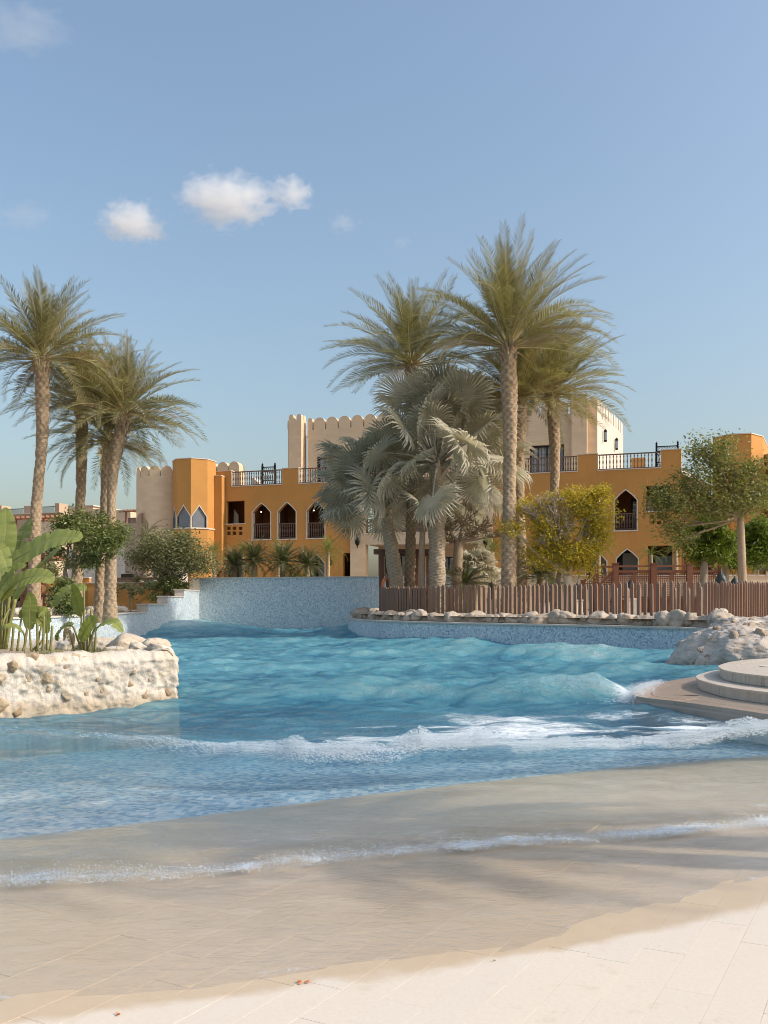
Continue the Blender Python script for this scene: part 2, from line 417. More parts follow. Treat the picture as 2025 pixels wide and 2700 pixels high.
# ------------------------------------------------------------------ wave height
RIDGES = []
def ridge(pts, amps, wf, wb): RIDGES.append((np.array(pts, float), amps, wf, wb))
ridge([(-14,44),(-8,44),(-4,42.5),(-1,40),(6,40)], [(-14,.55),(-9.6,.62),(-7,.28),(-4.6,.02),(-2.5,.35),(-1.2,.55),(6,.4)], 3.2, 5)
ridge([(-9,33),(-4,33),(0,32),(3,30),(10,29)], [(-9,.05),(-4,.18),(-1,.12),(1.2,.26),(3,.38),(5,.14),(10,.3)], 1.4, 3)
ridge([(-8,26),(-3,26),(0,25),(5,24),(9,23)], [(-8,.16),(-3,.12),(0,.2),(3,.24),(5,.40),(7,.28),(9,.3)], .9, 2.6)
ridge([(-8,20),(-3,20.5),(2,20),(8,19)], [(-8,.1),(-2.5,.16),(1,.18),(3,.06),(6,.16),(8,.2)], .7, 2.2)
ridge([(-6,16),(-2.5,14.2),(-.4,14.7),(1.4,14.2),(3.7,14.4),(6,14.4)], [(-6,0),(-3,.04),(-1.6,.16),(-.4,.31),(.6,.2),(1.4,.20),(2.4,.32),(3.5,.42),(4.1,.16),(4.8,0)], .45, 2.0)
CREST = [(-6,10.2),(-4,9.75),(-2.85,9.35),(-2.1,8.9),(-1.4,8.45),(-.75,8.3),(0,8.32),(.6,8.55),(1.5,8.9),(2.5,9.15),(3.3,9.3),(4.3,9.75),(7,10.2)]
ridge(CREST, [(-6,.1),(-4,.13),(-2.85,.10),(-2.1,.14),(-1.2,.18),(-.6,.19),(0,.18),(1.5,.14),(3,.12),(3.8,.17),(7,.12)], .18, .8)
FROTH = [(-4,4.95),(-2.19,4.98),(-1.15,5.15),(-.27,5.46),(.72,5.77),(1.78,5.98),(2.76,6.3),(5,6.9)]
ridge(FROTH, [(-4,.05),(5,.05)], .06, .35)
rw = np.random.RandomState(3)
NW = 70
wl = .22*np.exp(rw.rand(NW)*math.log(16)); wa = rw.normal(0, .75, NW)-math.pi/2; wph = rw.rand(NW)*6.283; wam = wl**.85*.0062*(.5+rw.rand(NW))
def chop(X, Y, lo, hi):
    z = np.zeros_like(X)
    for l, a, ph, am in zip(wl, wa, wph, wam):
        if lo <= l < hi:
            k = 2*math.pi/l; z += am*np.sin(k*(X*math.cos(a)+Y*math.sin(a))+ph+.7*np.sin(X*.7+Y*.4+ph))
    return z
def film_edge(X): return np.interp(X, [-4,-1.5,-.7,0,.6,.92,1.35,2.0,3,6], [3.72,3.72,3.62,3.60,3.60,3.68,3.83,4.02,4.3,5.2])
def wave_z(X, Y):
    X = np.asarray(X, float); Y = np.asarray(Y, float); s = shore(X, Y)
    z = np.zeros_like(X)
    for pts, amps, wf, wb in RIDGES:
        yc = np.interp(X, pts[:,0], pts[:,1]); wig = vnoise(X*.9, np.full_like(X, pts[0,1]))*min(wf,.35)*.3
        a = np.interp(X, [q[0] for q in amps], [q[1] for q in amps]); d = Y-yc-wig
        z += a*np.exp(-np.abs(d/np.where(d < 0, wf, wb))**2)
    far = smooth01((Y-6.5)/10.)
    z += chop(X, Y, .7, 9)*(.22+.50*far)*smooth01((s-6)/3.)+chop(X, Y, .2, .7)*(.36+.62*far)*smooth01((s-5.2)/3.)
    z += .02*fbm(X*1.3, Y*2.2, octaves=3)*smooth01((s-6)/4)
    # thin run-up over the sloping entry
    fe = film_edge(X)+.05*fbm(X*2., Y*2., octaves=3, seed=9)
    zb = floor_z(X, Y); film = zb+.012*smooth01((s-fe)/.5)+.003*chop(X, Y, .2, .6)/.02*smooth01((s-fe)/.8)-.03*smooth01((fe-s)/.15)
    film = film+np.where(s > 4.3, .022*np.exp(-((Y-np.interp(X, [q[0] for q in FROTH], [q[1] for q in FROTH]))/np.where(Y < np.interp(X, [q[0] for q in FROTH], [q[1] for q in FROTH]), .05, .4))**2), 0)
    k = smooth01((s-4.6)/2.2)
    return film*(1-k)+np.maximum(z, zb+.01)*k

# ------------------------------------------------------------------ water
def m_water():
    t = NT('pool_water'); p = t.pos()
    dep = t.n('Attribute', attribute_name='depth').outputs['Fac']; foam = t.n('Attribute', attribute_name='foam').outputs['Fac']; face_light = t.n('Attribute', attribute_name='crest').outputs['Fac']
    w1 = t.noise(t.scl(p, (1, 1.8, .6)), 10., 6, .66, .8); w2 = t.noise(t.scl(p, (1, 1.9, .5)), 2.4, 5, .6, .8); w3 = t.noise(t.scl(p, (1., 1.6, .5)), 30., 4, .6, .5)
    h = t.math('ADD', t.math('MULTIPLY', w1, .62), t.math('ADD', t.math('MULTIPLY', w2, .5), t.math('MULTIPLY', w3, .2)))
    amp = t.n('MapRange', i_0=dep, i_1=.02, i_2=.85, i_3=.10, i_4=1.).outputs[0]
    nrm = t.bump(t.math('MULTIPLY', h, amp), 1., .15)
    # water over blue mosaic, deep blue to turquoise patches; wave-face light painted in
    big = t.noise(t.scl(p, (1, 1.4, 1)), .45, 4, .6, .5); f = t.math('ADD', t.math('MULTIPLY', t.math('SUBTRACT', big, .5), .9), t.math('ADD', t.math('MULTIPLY', w2, .35), t.math('ADD', t.math('MULTIPLY', t.math('SUBTRACT', w1, .5), .5), face_light)))
    body = t.ramp(f, [(.0, (.04,.17,.30)), (.20, (.09,.33,.48)), (.42, (.17,.50,.62)), (.66, (.31,.65,.71)), (.95, (.60,.83,.83))])
    dif = t.n('BsdfDiffuse', i_Color=body, i_Normal=nrm); trl = t.n('BsdfTranslucent', i_Color=body, i_Normal=nrm)
    dif = t.n('MixShader', i_0=.25, i_1=dif, i_2=trl)
    thin = t.n('BsdfTransparent', i_Color=t.ramp(dep, [(0, (1,1,1)), (.12, (.96,.985,.99)), (.5, (.82,.95,.98))]))
    opac = t.n('MapRange', i_0=dep, i_1=.17, i_2=1.15, i_3=0., i_4=.93).outputs[0]
    opac = t.math('POWER', opac, .62)
    under = t.n('MixShader', i_0=opac, i_1=thin, i_2=dif)
    gl = t.n('BsdfGlossy', i_Color=(.96,.97,1), i_Roughness=.03, i_Normal=nrm)
    bf = t.n('NewGeometry').outputs['Backfacing']   # same reflectance for light passing the surface either way
    fr = t.n('Fresnel', i_0=t.math('SUBTRACT', 1.333, t.math('MULTIPLY', bf, 1.333-1/1.333)), i_Normal=nrm)
    wat = t.n('MixShader', i_0=t.math('MULTIPLY', fr, .92), i_1=under, i_2=gl)
    fn = t.noise(t.scl(p, (.55, 1.7, 1)), 6., 7, .74, 1.4); fn2 = t.noise(p, 48., 4, .7)
    fm = t.math('ADD', foam, t.math('ADD', t.math('MULTIPLY', t.math('SUBTRACT', fn, .5), 1.5), t.math('MULTIPLY', t.math('SUBTRACT', fn2, .5), 1.25)))
    fmask = t.math('MULTIPLY', t.n('MapRange', i_0=fm, i_1=.36, i_2=.92).outputs[0], t.math('GREATER_THAN', foam, .02))
    fd = t.n('BsdfDiffuse', i_Color=(.86,.90,.93), i_Normal=t.bump(t.math('ADD', fn, t.math('MULTIPLY', fn2, .6)), .8, .03))
    return t.done(t.n('MixShader', i_0=t.math('MULTIPLY', fmask, .92), i_1=wat, i_2=fd))
M['water'] = m_water()
NR, NC = 820, 560
ys = 2.9*np.exp(np.linspace(0, math.log(56/2.9), NR)); us = np.linspace(-.62, .62, NC)
YY, UU = np.meshgrid(ys, us, indexing='ij'); XX = UU*YY
XX = np.clip(XX, -12.2, 13)
ZZ = wave_z(XX, YY)
FZ = floor_z(XX, YY); SS = shore(XX, YY)
depth = np.clip(ZZ-FZ, 0, 3)
yc = np.interp(XX, [q[0] for q in CREST], [q[1] for q in CREST]); dC = YY-yc
stre = fbm(XX*.7, YY*2.6, octaves=4, seed=21)
foam = np.exp(-(dC/np.where(dC < 0, .07, .30))**2)*np.interp(XX, [-5,-3,-2.3,-1.4,-1,4,8], [.0,.30,.42,.56,.70,.68,.62])
behind = smooth01((dC-.1)/.3)*smooth01((3.9-dC)/1.6)*np.interp(XX, [-2.2,-1.2,-.4,1,2,4], [0,.32,.66,.70,.82,.95])
foam = np.maximum(foam, behind*smooth01(.5+.9*stre))
yf = np.interp(XX, [q[0] for q in FROTH], [q[1] for q in FROTH]); dF = YY-yf
foam = np.maximum(foam, np.exp(-(dF/np.where(dF < 0, .05, .26))**2)*.64*(.72+.6*fbm(XX*3.5, YY*4, octaves=4, seed=4)))
foam = np.maximum(foam, .34*smooth01((dF)/.2)*smooth01((1.2-dF)/.6)*smooth01(.4+1.1*fbm(XX*1.6, YY*3., octaves=4, seed=5)))
# swash edge and the wave breaking on the ledge tip
foam = np.maximum(foam, .44*np.exp(-((SS-film_edge(XX)-.05)/.035)**2)*smooth01(.5+fbm(XX*3, YY*3, octaves=3, seed=6)))
dl = np.hypot((XX-3.95)/.30, (YY-14.2)/.8); foam = np.maximum(foam, .8*np.exp(-dl**2))
dl2 = np.hypot((XX-4.4)/1.1, (YY-11.9)/.45); foam = np.maximum(foam, .45*np.exp(-dl2**2))
dl3 = np.hypot((XX+9.9)/1.3, (YY-43.)/2.); foam = np.maximum(foam, .5*np.exp(-dl3**2))
gy = np.gradient(ZZ, axis=0)/np.gradient(YY, axis=0); crest = np.clip(ZZ*.9+.55*np.clip(gy, -.2, .8), -.18, .6)*smooth01((YY-9)/5)  # wave fronts and tops lightened, light through thin water put into colour
me = npmesh('water', np.stack([XX.ravel(), YY.ravel(), ZZ.ravel()], 1), gridfaces(NR, NC), M['water'])
fattr(me, 'depth', depth.ravel()); fattr(me, 'foam', foam.ravel()); fattr(me, 'crest', crest.ravel())
o = link('water', me); tag(o, 'rippling turquoise pool water with breaking waves', None, None, 'structure')

# whitewater: clumps of froth riding on the breaking crest
def froth(name, label, sampler, count, rmin, rmax, mat):
    ic = bmesh.new(); bmesh.ops.create_icosphere(ic, subdivisions=1, radius=1) if False else bmesh.ops.create_cone(ic, cap_ends=False, segments=4, radius1=1, radius2=0, depth=1); bmesh.ops.create_cone(ic, cap_ends=False, segments=4, radius1=1, radius2=0, depth=-1); ic.verts.ensure_lookup_table()
    bv = np.array([v.co[:] for v in ic.verts]); bf = np.array([[v.index for v in f.verts] for f in ic.faces]); ic.free()
    P, S = sampler(count); n = len(P)
    rr = np.random.RandomState(11); r = rmin*(rmax/rmin)**(rr.rand(n)**1.6)*S
    jit = 1+.35*rr.normal(size=(n, len(bv)))
    V = (bv[None]*(r[:,None]*jit)[:,:,None]*np.array([1.25,1,.85])+P[:,None,:]).reshape(-1,3)
    F = (bf[None]+np.arange(n)[:,None,None]*len(bv)).reshape(-1,3)
    o = link(name, npmesh(name, V, F, mat)); tag(o, label, None, None, 'stuff'); return o
def foammat():
    t = NT('white_froth'); n = t.noise(t.pos(), 30, 3)
    a = t.pbr(t.mix(n, (.74,.82,.88), (.93,.95,.96)), .35, spec=.5); b = t.n('BsdfTranslucent', i_Color=(.82,.9,.95))
    tr = t.n('BsdfTransparent')
    return t.done(t.n('MixShader', i_0=.22, i_1=t.n('MixShader', i_0=.35, i_1=a, i_2=b), i_2=tr))
M['froth'] = foammat()
def crest_sampler(n):
    rr = np.random.RandomState(2); x = rr.uniform(-4.6, 6, n); w = np.interp(x, [-4.6,-3,-2.4,-1.5,-1.1,-.3,.6,1.2,2,3,3.6,4.4,6], [.02,.12,.22,.42,.66,.85,.8,.62,.62,.55,.9,.8,.5])
    w = w*(.68+.35*vnoise(x*2.2, x*0+3.)**2+.25*vnoise(x*6, x*0))
    keep = rr.rand(n) < w; x, w = x[keep], w[keep]
    m = len(x); yy = np.interp(x, [q[0] for q in CREST], [q[1] for q in CREST])+.035*fbm(x*2.2, x*0, octaves=3)
    off = rr.gamma(1.7, .115, m)*(.6+.6*w)-.13; y = yy+off
    hh = (.20*np.clip(w, .3, 1))*np.exp(-((off-.02)/.13)**2)*(.85+.22*vnoise(x*5, x*0+9))
    z = wave_z(x, y)+hh*rr.rand(m)**.7
    return np.stack([x, y, z], 1), .5+.6*np.clip(w, 0, 1)
froth('breaking_foam', 'thick white foam tumbling along the breaking wave', crest_sampler, 150000, .0018, .0085, M['froth'])
def splash_sampler(n):
    rr = np.random.RandomState(8); t = rr.rand(n); a = rr.rand(n)
    # a fan of spray thrown back over the tip of the stone ledge
    base = np.stack([lerp(3.86, 5.1, t), lerp(13.3, 15.9, t)], 1); out = rr.gamma(1.3, .10, n)
    x = base[:,0]-out*.9+rr.normal(0, .05, n); y = base[:,1]-out*.25+rr.normal(0, .1, n)
    z = np.maximum(wave_z(x, y), .05)+(.30*np.exp(-out*2.6)*(1-.55*t))*rr.rand(n)**1.5
    return np.stack([x, y, z], 1), .4+.7*rr.rand(n)
froth('wave_splash', 'white spray where the wave breaks on the ledge tip', splash_sampler, 11000, .0025, .011, M['froth'])
def shoreline_sampler(n):
    rr = np.random.RandomState(12); x = rr.uniform(-3, 3.6, n); w = np.interp(x, [-3,-1.5,-.6,.4,1.2,1.8,3.6], [.5,.7,.45,.4,.5,.9,.9])*(.4+.7*np.abs(vnoise(x*3, x*0+1)))
    k = rr.rand(n) < w; x = x[k]; off = rr.gamma(1.4, .075, len(x))-.06
    y = np.interp(x, [q[0] for q in FROTH], [q[1] for q in FROTH])+off
    return np.stack([x, y, wave_z(x, y)+.012*rr.rand(len(x))], 1), np.full(len(x), .8)
froth('shore_foam', 'thin line of froth running up the sandy entry', shoreline_sampler, 44000, .0013, .0055, M['froth'])

# ------------------------------------------------------------------ ground sheets round the pool
def sheet(name, polys, mat, label):
    mb = MB()
    for poly, z in polys: mb.add([(p[0], p[1], z if not hasattr(z, '__len__') else z[i]) for i, p in enumerate(poly)], [tuple(range(len(poly)))])
    o = part(name, mb, mat); tag(o, label, None, None, 'structure'); return o
RIM = [gnd(px, py, .83) for px, py in ((1004,1622),(960,1623),(930,1625),(922,1628),(930,1631),(960,1634.5),(1050,1638.5),(1200,1642.5),(1400,1646.5),(1600,1650.5),(1760,1654.5),(1840,1657))]
RIM[0] = Vector((-.9, 44.5, .83)); RIM[1] = Vector((-1.35, 42.3, .83)); RIM[2] = Vector((-1.62, 40.2, .83)); RIM[3] = Vector((-1.58, 38.8, .83)); RIM[4] = Vector((-1.32, 37.4, .83))
RIM.append(Vector((10.6, 22.5, .83)))
RIMC = catmull(RIM, 6)
def offs(pts, d):
    out = []
    for i, p in enumerate(pts):
        t = (pts[min(i+1, len(pts)-1)]-pts[max(i-1, 0)]); t = Vector((t.x, t.y)).normalized(); out.append(Vector((p.x-t.y*d, p.y+t.x*d, p.z)))
    return out
INN = offs(RIMC, .30)
isl = [(p.x, p.y) for p in INN]+[(16, 21), (45, 21), (45, 47.6), (-.3, 47.6)]
sheet('island_ground', [(isl, 1.06)], M['paving'], 'sandy planted ground inside the picket fence')
sheet('left_garden_ground', [([(-45, 14), (-11.35, 14), (-11.1, 41), (-10.72, 50.0), (-45, 50.0)], 1.12)], M['soil'], 'sandy garden bed behind the low mosaic wall')
sheet('terrace_ground', [([(-10.9, 50.1), (-1, 46.9), (3, 46.9), (3.2, 48.6), (45, 48.6), (45, 60), (60, 75), (-60, 75), (-60, 50.1)], 2.25)], M['paving'], 'paved terrace level in front of the hotel')
sheet('ground', [([(-3000,-300),(-14,-300),(-14,-2),(-14,14),(-45,14),(-45,75),(-3000,75)], 1.0), ([(-3000,75),(3000,75),(3000,4000),(-3000,4000)], 2.0), ([(3000,75),(45,75),(45,21),(16,21),(16,-2),(16,-300),(3000,-300)], 1.0), ([(-14,-300),(16,-300),(16,-2),(-14,-2)], .2)], M['soil'], 'open sandy ground reaching to the horizon')
TH = R(17.6); E = Vector((math.cos(TH), -math.sin(TH), 0)); NIN = Vector((math.sin(TH), math.cos(TH), 0))
class Plane:
    """vertical plane through the point seen at px, Y; s runs along it, off goes into the building"""
    def __init__(s, px, Y, th=TH):
        s.e = Vector((math.cos(th), -math.sin(th), 0)); s.n = Vector((math.sin(th), math.cos(th), 0))
        s.o = Vector(((px-CX)/FPX*Y, Y, 0)); s.c = s.o.dot(s.n)
    def sz(s, px, py=HZ, off=0.):
        u = (px-CX)/FPX; Y = (s.c+off)/(u*s.n.x+s.n.y); p = Vector((u*Y, Y, 0))
        return ((p-s.o).dot(s.e), EYE+(HZ-py)/FPX*Y)
    def S(s, px, off=0.): return s.sz(px, HZ, off)[0]
    def w(s, a, z, off=0.): return s.o+s.e*a+s.n*off+Vector((0, 0, z))

# ------------------------------------------------------------------ wave generator wall and stepped wall
WP = Plane(760, 47.0)
ww = thing('mosaic_wall', WP.w(WP.S(760), 0), 'tall pale blue mosaic wall closing the far end of the pool', 'pool wall')
sL, sR = WP.S(526), WP.S(1199); zt = WP.sz(760, 1523.5)[1]
def strip_uv(name, path, zs, mat, parent):
    """vertical strip following a plan path, uv in metres; zs = rows of heights (callable of arc length or number)"""
    L = [0.]
    for a, b in zip(path, path[1:]): L.append(L[-1]+(Vector((b[0]-a[0], b[1]-a[1]))).length)
    V = []; nz = len(zs); uvs = []
    for i, p in enumerate(path):
        for z in zs: V.append((p[0], p[1], z)); uvs.append((L[i], z))
    F = [(i*nz+k, (i+1)*nz+k, (i+1)*nz+k+1, i*nz+k+1) for i in range(len(path)-1) for k in range(nz-1)]
    me = bpy.data.meshes.new(name); me.from_pydata(V, [], F); me.materials.append(mat)
    uv = me.uv_layers.new(name='UVMap')
    for l in me.loops: uv.data[l.index].uv = uvs[l.vertex_index]
    return link(name, me, parent)
# slightly bowed face
face = [WP.w(lerp(sL, sR, t), 0, .35*math.sin(math.pi*t)) for t in np.linspace(0, 1, 25)]
strip_uv('mosaic_face', face, [-1.3, zt], M['mosaic_far'], ww)
body = [Vector(p)+NIN*.02 for p in face]+[WP.w(sR, 0, .62), WP.w(sL, 0, .62)]
part('wall_core', MB().prism([(p.x, p.y) for p in body], -1.3, zt-.002), M['cream'], ww)
cop = [Vector(p)-NIN*.05 for p in face]+[WP.w(sR+.06, 0, .72), WP.w(sL-.55, 0, .72), WP.w(sL-.55, 0, -.05)]
part('coping', MB().prism([(p.x, p.y) for p in cop], zt, zt+.06), M['coping'], ww)

# stepped side wall, running from the far corner towards the viewer
sw = thing('stepped_wall', (-10.9, 40, 0), 'low blue mosaic wall climbing in four cream steps to the tall wall', 'pool wall')
SX = [(-10.28, 48.6), (-10.50, 45.8), (-10.70, 43.1), (-10.90, 40.2), (-10.72, 28.6), (-12.4, 24.0), (-17, 20)]
SZ = [2.16, 1.80, 1.42, 1.06]
def left_path(a, b, n=8):
    return [Vector((lerp(a[0], b[0], t), lerp(a[1], b[1], t), 0)) for t in np.linspace(0, 1, n)]
for k in range(3):
    a, b = SX[k+1], SX[k]
    strip_uv('mosaic_face', left_path(a, b), [-1.3, SZ[k]], M['mosaic_far'], sw)
    part('step_block', MB().prism([(a[0]-.5, a[1]), (a[0]-.012, a[1]), (b[0]-.012, b[1]), (b[0]-.5, b[1])], 0, SZ[k]-.002), M['coping'], sw)
    part('coping', MB().prism([(a[0]-.54, a[1]-.05), (a[0]+.04, a[1]-.05), (b[0]+.04, b[1]-.06), (b[0]-.54, b[1]-.06)], SZ[k], SZ[k]+.06), M['coping'], sw)
# top riser against the tall wall
a = SX[0]; part('step_block', MB().prism([(a[0]-.55, a[1]-.04), (a[0]-.012, a[1]-.04), (a[0]-.012, a[1]+.25), (a[0]-.55, a[1]+.25)], 0, zt-.003), M['coping'], sw)
low = catmull([Vector((p[0], p[1], 0)) for p in SX[3:]], 8)
strip_uv('mosaic_face', low[::-1], [-1.3, SZ[3]], M['mosaic_far'], sw)
lo_in = offs(low, -.5); lo_a = offs(low, .012); lo_o = offs(low, .05); lo_i2 = offs(low, -.54)
def ribbon(name, A, B, z0, z1, mat, parent):
    mb = MB(); n = len(A)
    V = [(p.x, p.y, z) for p, q in zip(A, B) for p, z in ((p, z0), (p, z1), (q, z1), (q, z0))]
    F = [(4*i+k, 4*i+(k+1)%4, 4*i+4+(k+1)%4, 4*i+4+k) for i in range(n-1) for k in range(4)]+[(3,2,1,0), tuple(4*(n-1)+k for k in range(4))]
    return part(name, mb.add(V, F), mat, parent)
ribbon('wall_core', lo_in, offs(low, -.012), -.5, SZ[3]-.002, M['coping'], sw)
ribbon('coping', lo_i2, lo_o, SZ[3], SZ[3]+.06, M['coping'], sw)

# ------------------------------------------------------------------ island wall, coping stones
iw = thing('island_wall', RIM[6], 'curved blue mosaic retaining wall under the picket fence island', 'pool wall')
strip_uv('mosaic_face', [p for p in RIMC], [-1.3, .79], M['mosaic'], iw)
ribbon('wall_core', offs(RIMC, .012), offs(RIMC, .34), -1., .788, M['cream'], iw)
rc = catmull(RIM, 3); oA, oB = offs(rc, -.07), offs(rc, .42)
rng = random.Random(3)
for i in range(len(rc)-1):
    j = .004
    quad = [oA[i].lerp(oA[i+1], j), oA[i].lerp(oA[i+1], 1-j), oB[i].lerp(oB[i+1], 1-j), oB[i].lerp(oB[i+1], j)]
    dz = rng.uniform(-.003, .003)
    part('coping_stone', MB().prism([(p.x, p.y) for p in quad], .79, .85+dz), M['coping'], iw)

# ------------------------------------------------------------------ rocks
def m_rock(name, c1, c2, c3, sc=3.):
    t = NT(name); p = t.pos(); o = p
    n1 = t.noise(o, sc, 7, .65, .3); n2 = t.noise(o, sc*8, 6, .7); n3 = t.noise(o, sc*.35, 4); v = t.n('TexVoronoi', i_Vector=o, i_Scale=sc*9).outputs[0]
    r = t.n('ObjectInfo').outputs['Random']
    col = t.ramp(t.math('ADD', t.math('MULTIPLY', n1, .8), t.math('MULTIPLY', t.math('SUBTRACT', r, .5), .22)), [(.25, c3), (.45, c1), (.68, c2)])
    col = t.mix(t.ramp(n3, [(.5, (0,0,0)), (.75, (.6,.6,.6))]), col, c3)
    col = t.mix(.28, col, t.mix(n2, vary(c3, .55), vary(c2, 1.15)))
    sa = t.n('Attribute', attribute_name='stone').outputs['Fac']; col = t.mix(t.math('MULTIPLY', sa, .75), col, t.mix(n2, vary(c3, .7), vary(c3, 1.35)))
    sz = t.n('SeparateXYZ', i_0=p).outputs[2]; wl_ = t.n('MapRange', i_0=t.math('ADD', sz, t.math('MULTIPLY', n1, -.22)), i_1=-.02, i_2=.10, i_3=.75, i_4=0.).outputs[0]   # tide mark at the waterline
    col = t.mix(wl_, col, vary(c3, .8))
    pits = t.ramp(v, [(.0, (0,0,0)), (.22, (1,1,1))])
    h = t.math('ADD', t.math('MULTIPLY', n2, 1.), t.math('ADD', t.math('MULTIPLY', n1, 1.2), t.math('MULTIPLY', pits, .18)))
    return t.done(t.pbr(col, .9, t.bump(h, .75, .03), spec=.2))
M['rock'] = m_rock('sandy_rock', (.53,.435,.345), (.64,.55,.46), (.40,.305,.22))
M['whiterock'] = m_rock('white_plastered_rock', (.62,.55,.47), (.72,.66,.59), (.52,.41,.29), 2.6)
M['tanstone'] = m_rock('embedded_tan_stone', (.50,.38,.25), (.62,.53,.42), (.34,.23,.13), 4.)
M['boulder'] = m_rock('cemented_boulder', (.60,.51,.435), (.70,.625,.555), (.47,.37,.28), 1.8)
M['brownstone'] = m_rock('embedded_brown_stone', (.42,.31,.21), (.56,.46,.36), (.28,.19,.12), 4.)
def rock_mesh(seed, mat, sub=3, amp=.34):
    b = bmesh.new(); bmesh.ops.create_icosphere(b, subdivisions=sub, radius=1)
    co = np.array([v.co[:] for v in b.verts]); f = fbm(co[:,0]*1.1+seed*7, co[:,1]*1.1, co[:,2]*1.1, 4, seed=seed)
    cell = np.abs(vnoise(co[:,0]*2.3, co[:,1]*2.3+seed, co[:,2]*2.3, seed=seed+3))
    k = 1+amp*.45*f-.10*cell; co = co*k[:,None]
    rp = np.random.RandomState(seed+200)
    for _ in range(13):
        nn = rp.normal(size=3); nn /= np.linalg.norm(nn); d0 = rp.uniform(.60, .92); q = co@nn-d0; co = co-np.maximum(q, 0)[:,None]*nn*.9
    co = co*(1+.075*fbm(co[:,0]*4, co[:,1]*4, co[:,2]*4, 4, seed=seed+50, gain=.65))[:,None]
    for v, c in zip(b.verts, co): v.co = c
    me = bpy.data.meshes.new('rock'); b.to_mesh(me); b.free(); me.polygons.foreach_set('use_smooth', [sub > 2]*len(me.polygons)); me.materials.append(mat); return me
RK = [rock_mesh(i, M['rock'], 4) for i in range(8)]
rb = thing('rock_border', RIM[7], 'row of rough sandy rocks along the island rim under the fence', 'rock border')
core = offs(RIMC, .62)
# mortared bed the rocks sit in
bedA, bedB = offs(RIMC, .40), offs(RIMC, 1.2); V = []; nrow = 7
fineA, fineB = [], []
for i in range(len(bedA)-1):
    for k in range(6): fineA.append(bedA[i].lerp(bedA[i+1], k/6)); fineB.append(bedB[i].lerp(bedB[i+1], k/6))
for a, b in zip(fineA, fineB):
    for k in range(nrow):
        t = k/(nrow-1); p = a.lerp(b, t); V.append((p.x, p.y, .86+.27*min(1, t*2.6)**.6))
V = np.array(V); V[:,2] += .05*fbm(V[:,0]*2.5, V[:,1]*2.5, octaves=4)*np.where(np.arange(len(V)) % nrow == 0, .2, 1)
n = len(fineA); fac = gridfaces(n, nrow)[:, ::-1]
link('mortar_bed', npmesh('mortar_bed', V, fac, M['rock']), rb)
rng = random.Random(12); L = 0.; acc = 0.
for i in range(len(core)-1):
    d = (core[i+1]-core[i]).length; acc += d
    while acc > 0:
        p = core[i].lerp(core[i+1], 1-acc/d if d > 1e-6 else 0); s = rng.choice((.14,.18,.2,.26,.32,.42)); acc -= s*rng.uniform(.7, 1.3)
        q = p+Vector((rng.uniform(-.12,.12), rng.uniform(-.2,.26), 0)); q.z = .97+s*.0+rng.uniform(-.06,.04)
        link('rock', rng.choice(RK), rb, q-Vector(rb.location), (rng.uniform(-.4,.4), rng.uniform(-.4,.4), rng.uniform(0, 6.28)), (s*rng.uniform(.9,1.5), s*rng.uniform(.8,1.), s*rng.uniform(.6,.95)))
edge = offs(RIMC, .52); acc = 0.
for i in range(len(edge)-1):
    d = (edge[i+1]-edge[i]).length; acc += d
    while acc > 0:
        p = edge[i].lerp(edge[i+1], 1-acc/d if d > 1e-6 else 0); s = rng.uniform(.07, .17); acc -= s*rng.uniform(1.1, 2.6)
        q = p+Vector((rng.uniform(-.05,.05), rng.uniform(-.05,.08), 0)); q.z = .87+s*.3
        link('rock', rng.choice(RK), rb, q-Vector(rb.location), (rng.uniform(-.5,.5), rng.uniform(-.5,.5), rng.uniform(0, 6.28)), (s*rng.uniform(1.,1.6), s, s*rng.uniform(.6,.9)))
# pale rocks on the low left wall
WRK = [rock_mesh(30+i, M['whiterock'], 4) for i in range(4)]
lb = thing('rock_border', Vector((-11.4, 36, 1.1)), 'row of small whitish rocks behind the low mosaic wall under the left palms', 'rock border')
rng = random.Random(4)
for i in range(44):
    t = rng.random()**1.3; Y = lerp(40.3, 23.5, t); X = float(np.interp(Y, [24, 28.6, 40.2], [-12.4, -10.72, -10.9]))-.85-rng.uniform(0, .45); s = rng.uniform(.13, .27)
    link('rock', rng.choice(WRK), lb, Vector((X, Y, 1.16+s*.2))-Vector(lb.location), (rng.uniform(-.4,.4), rng.uniform(-.4,.4), rng.uniform(0, 6.28)), (s, s*.9, s*.75))

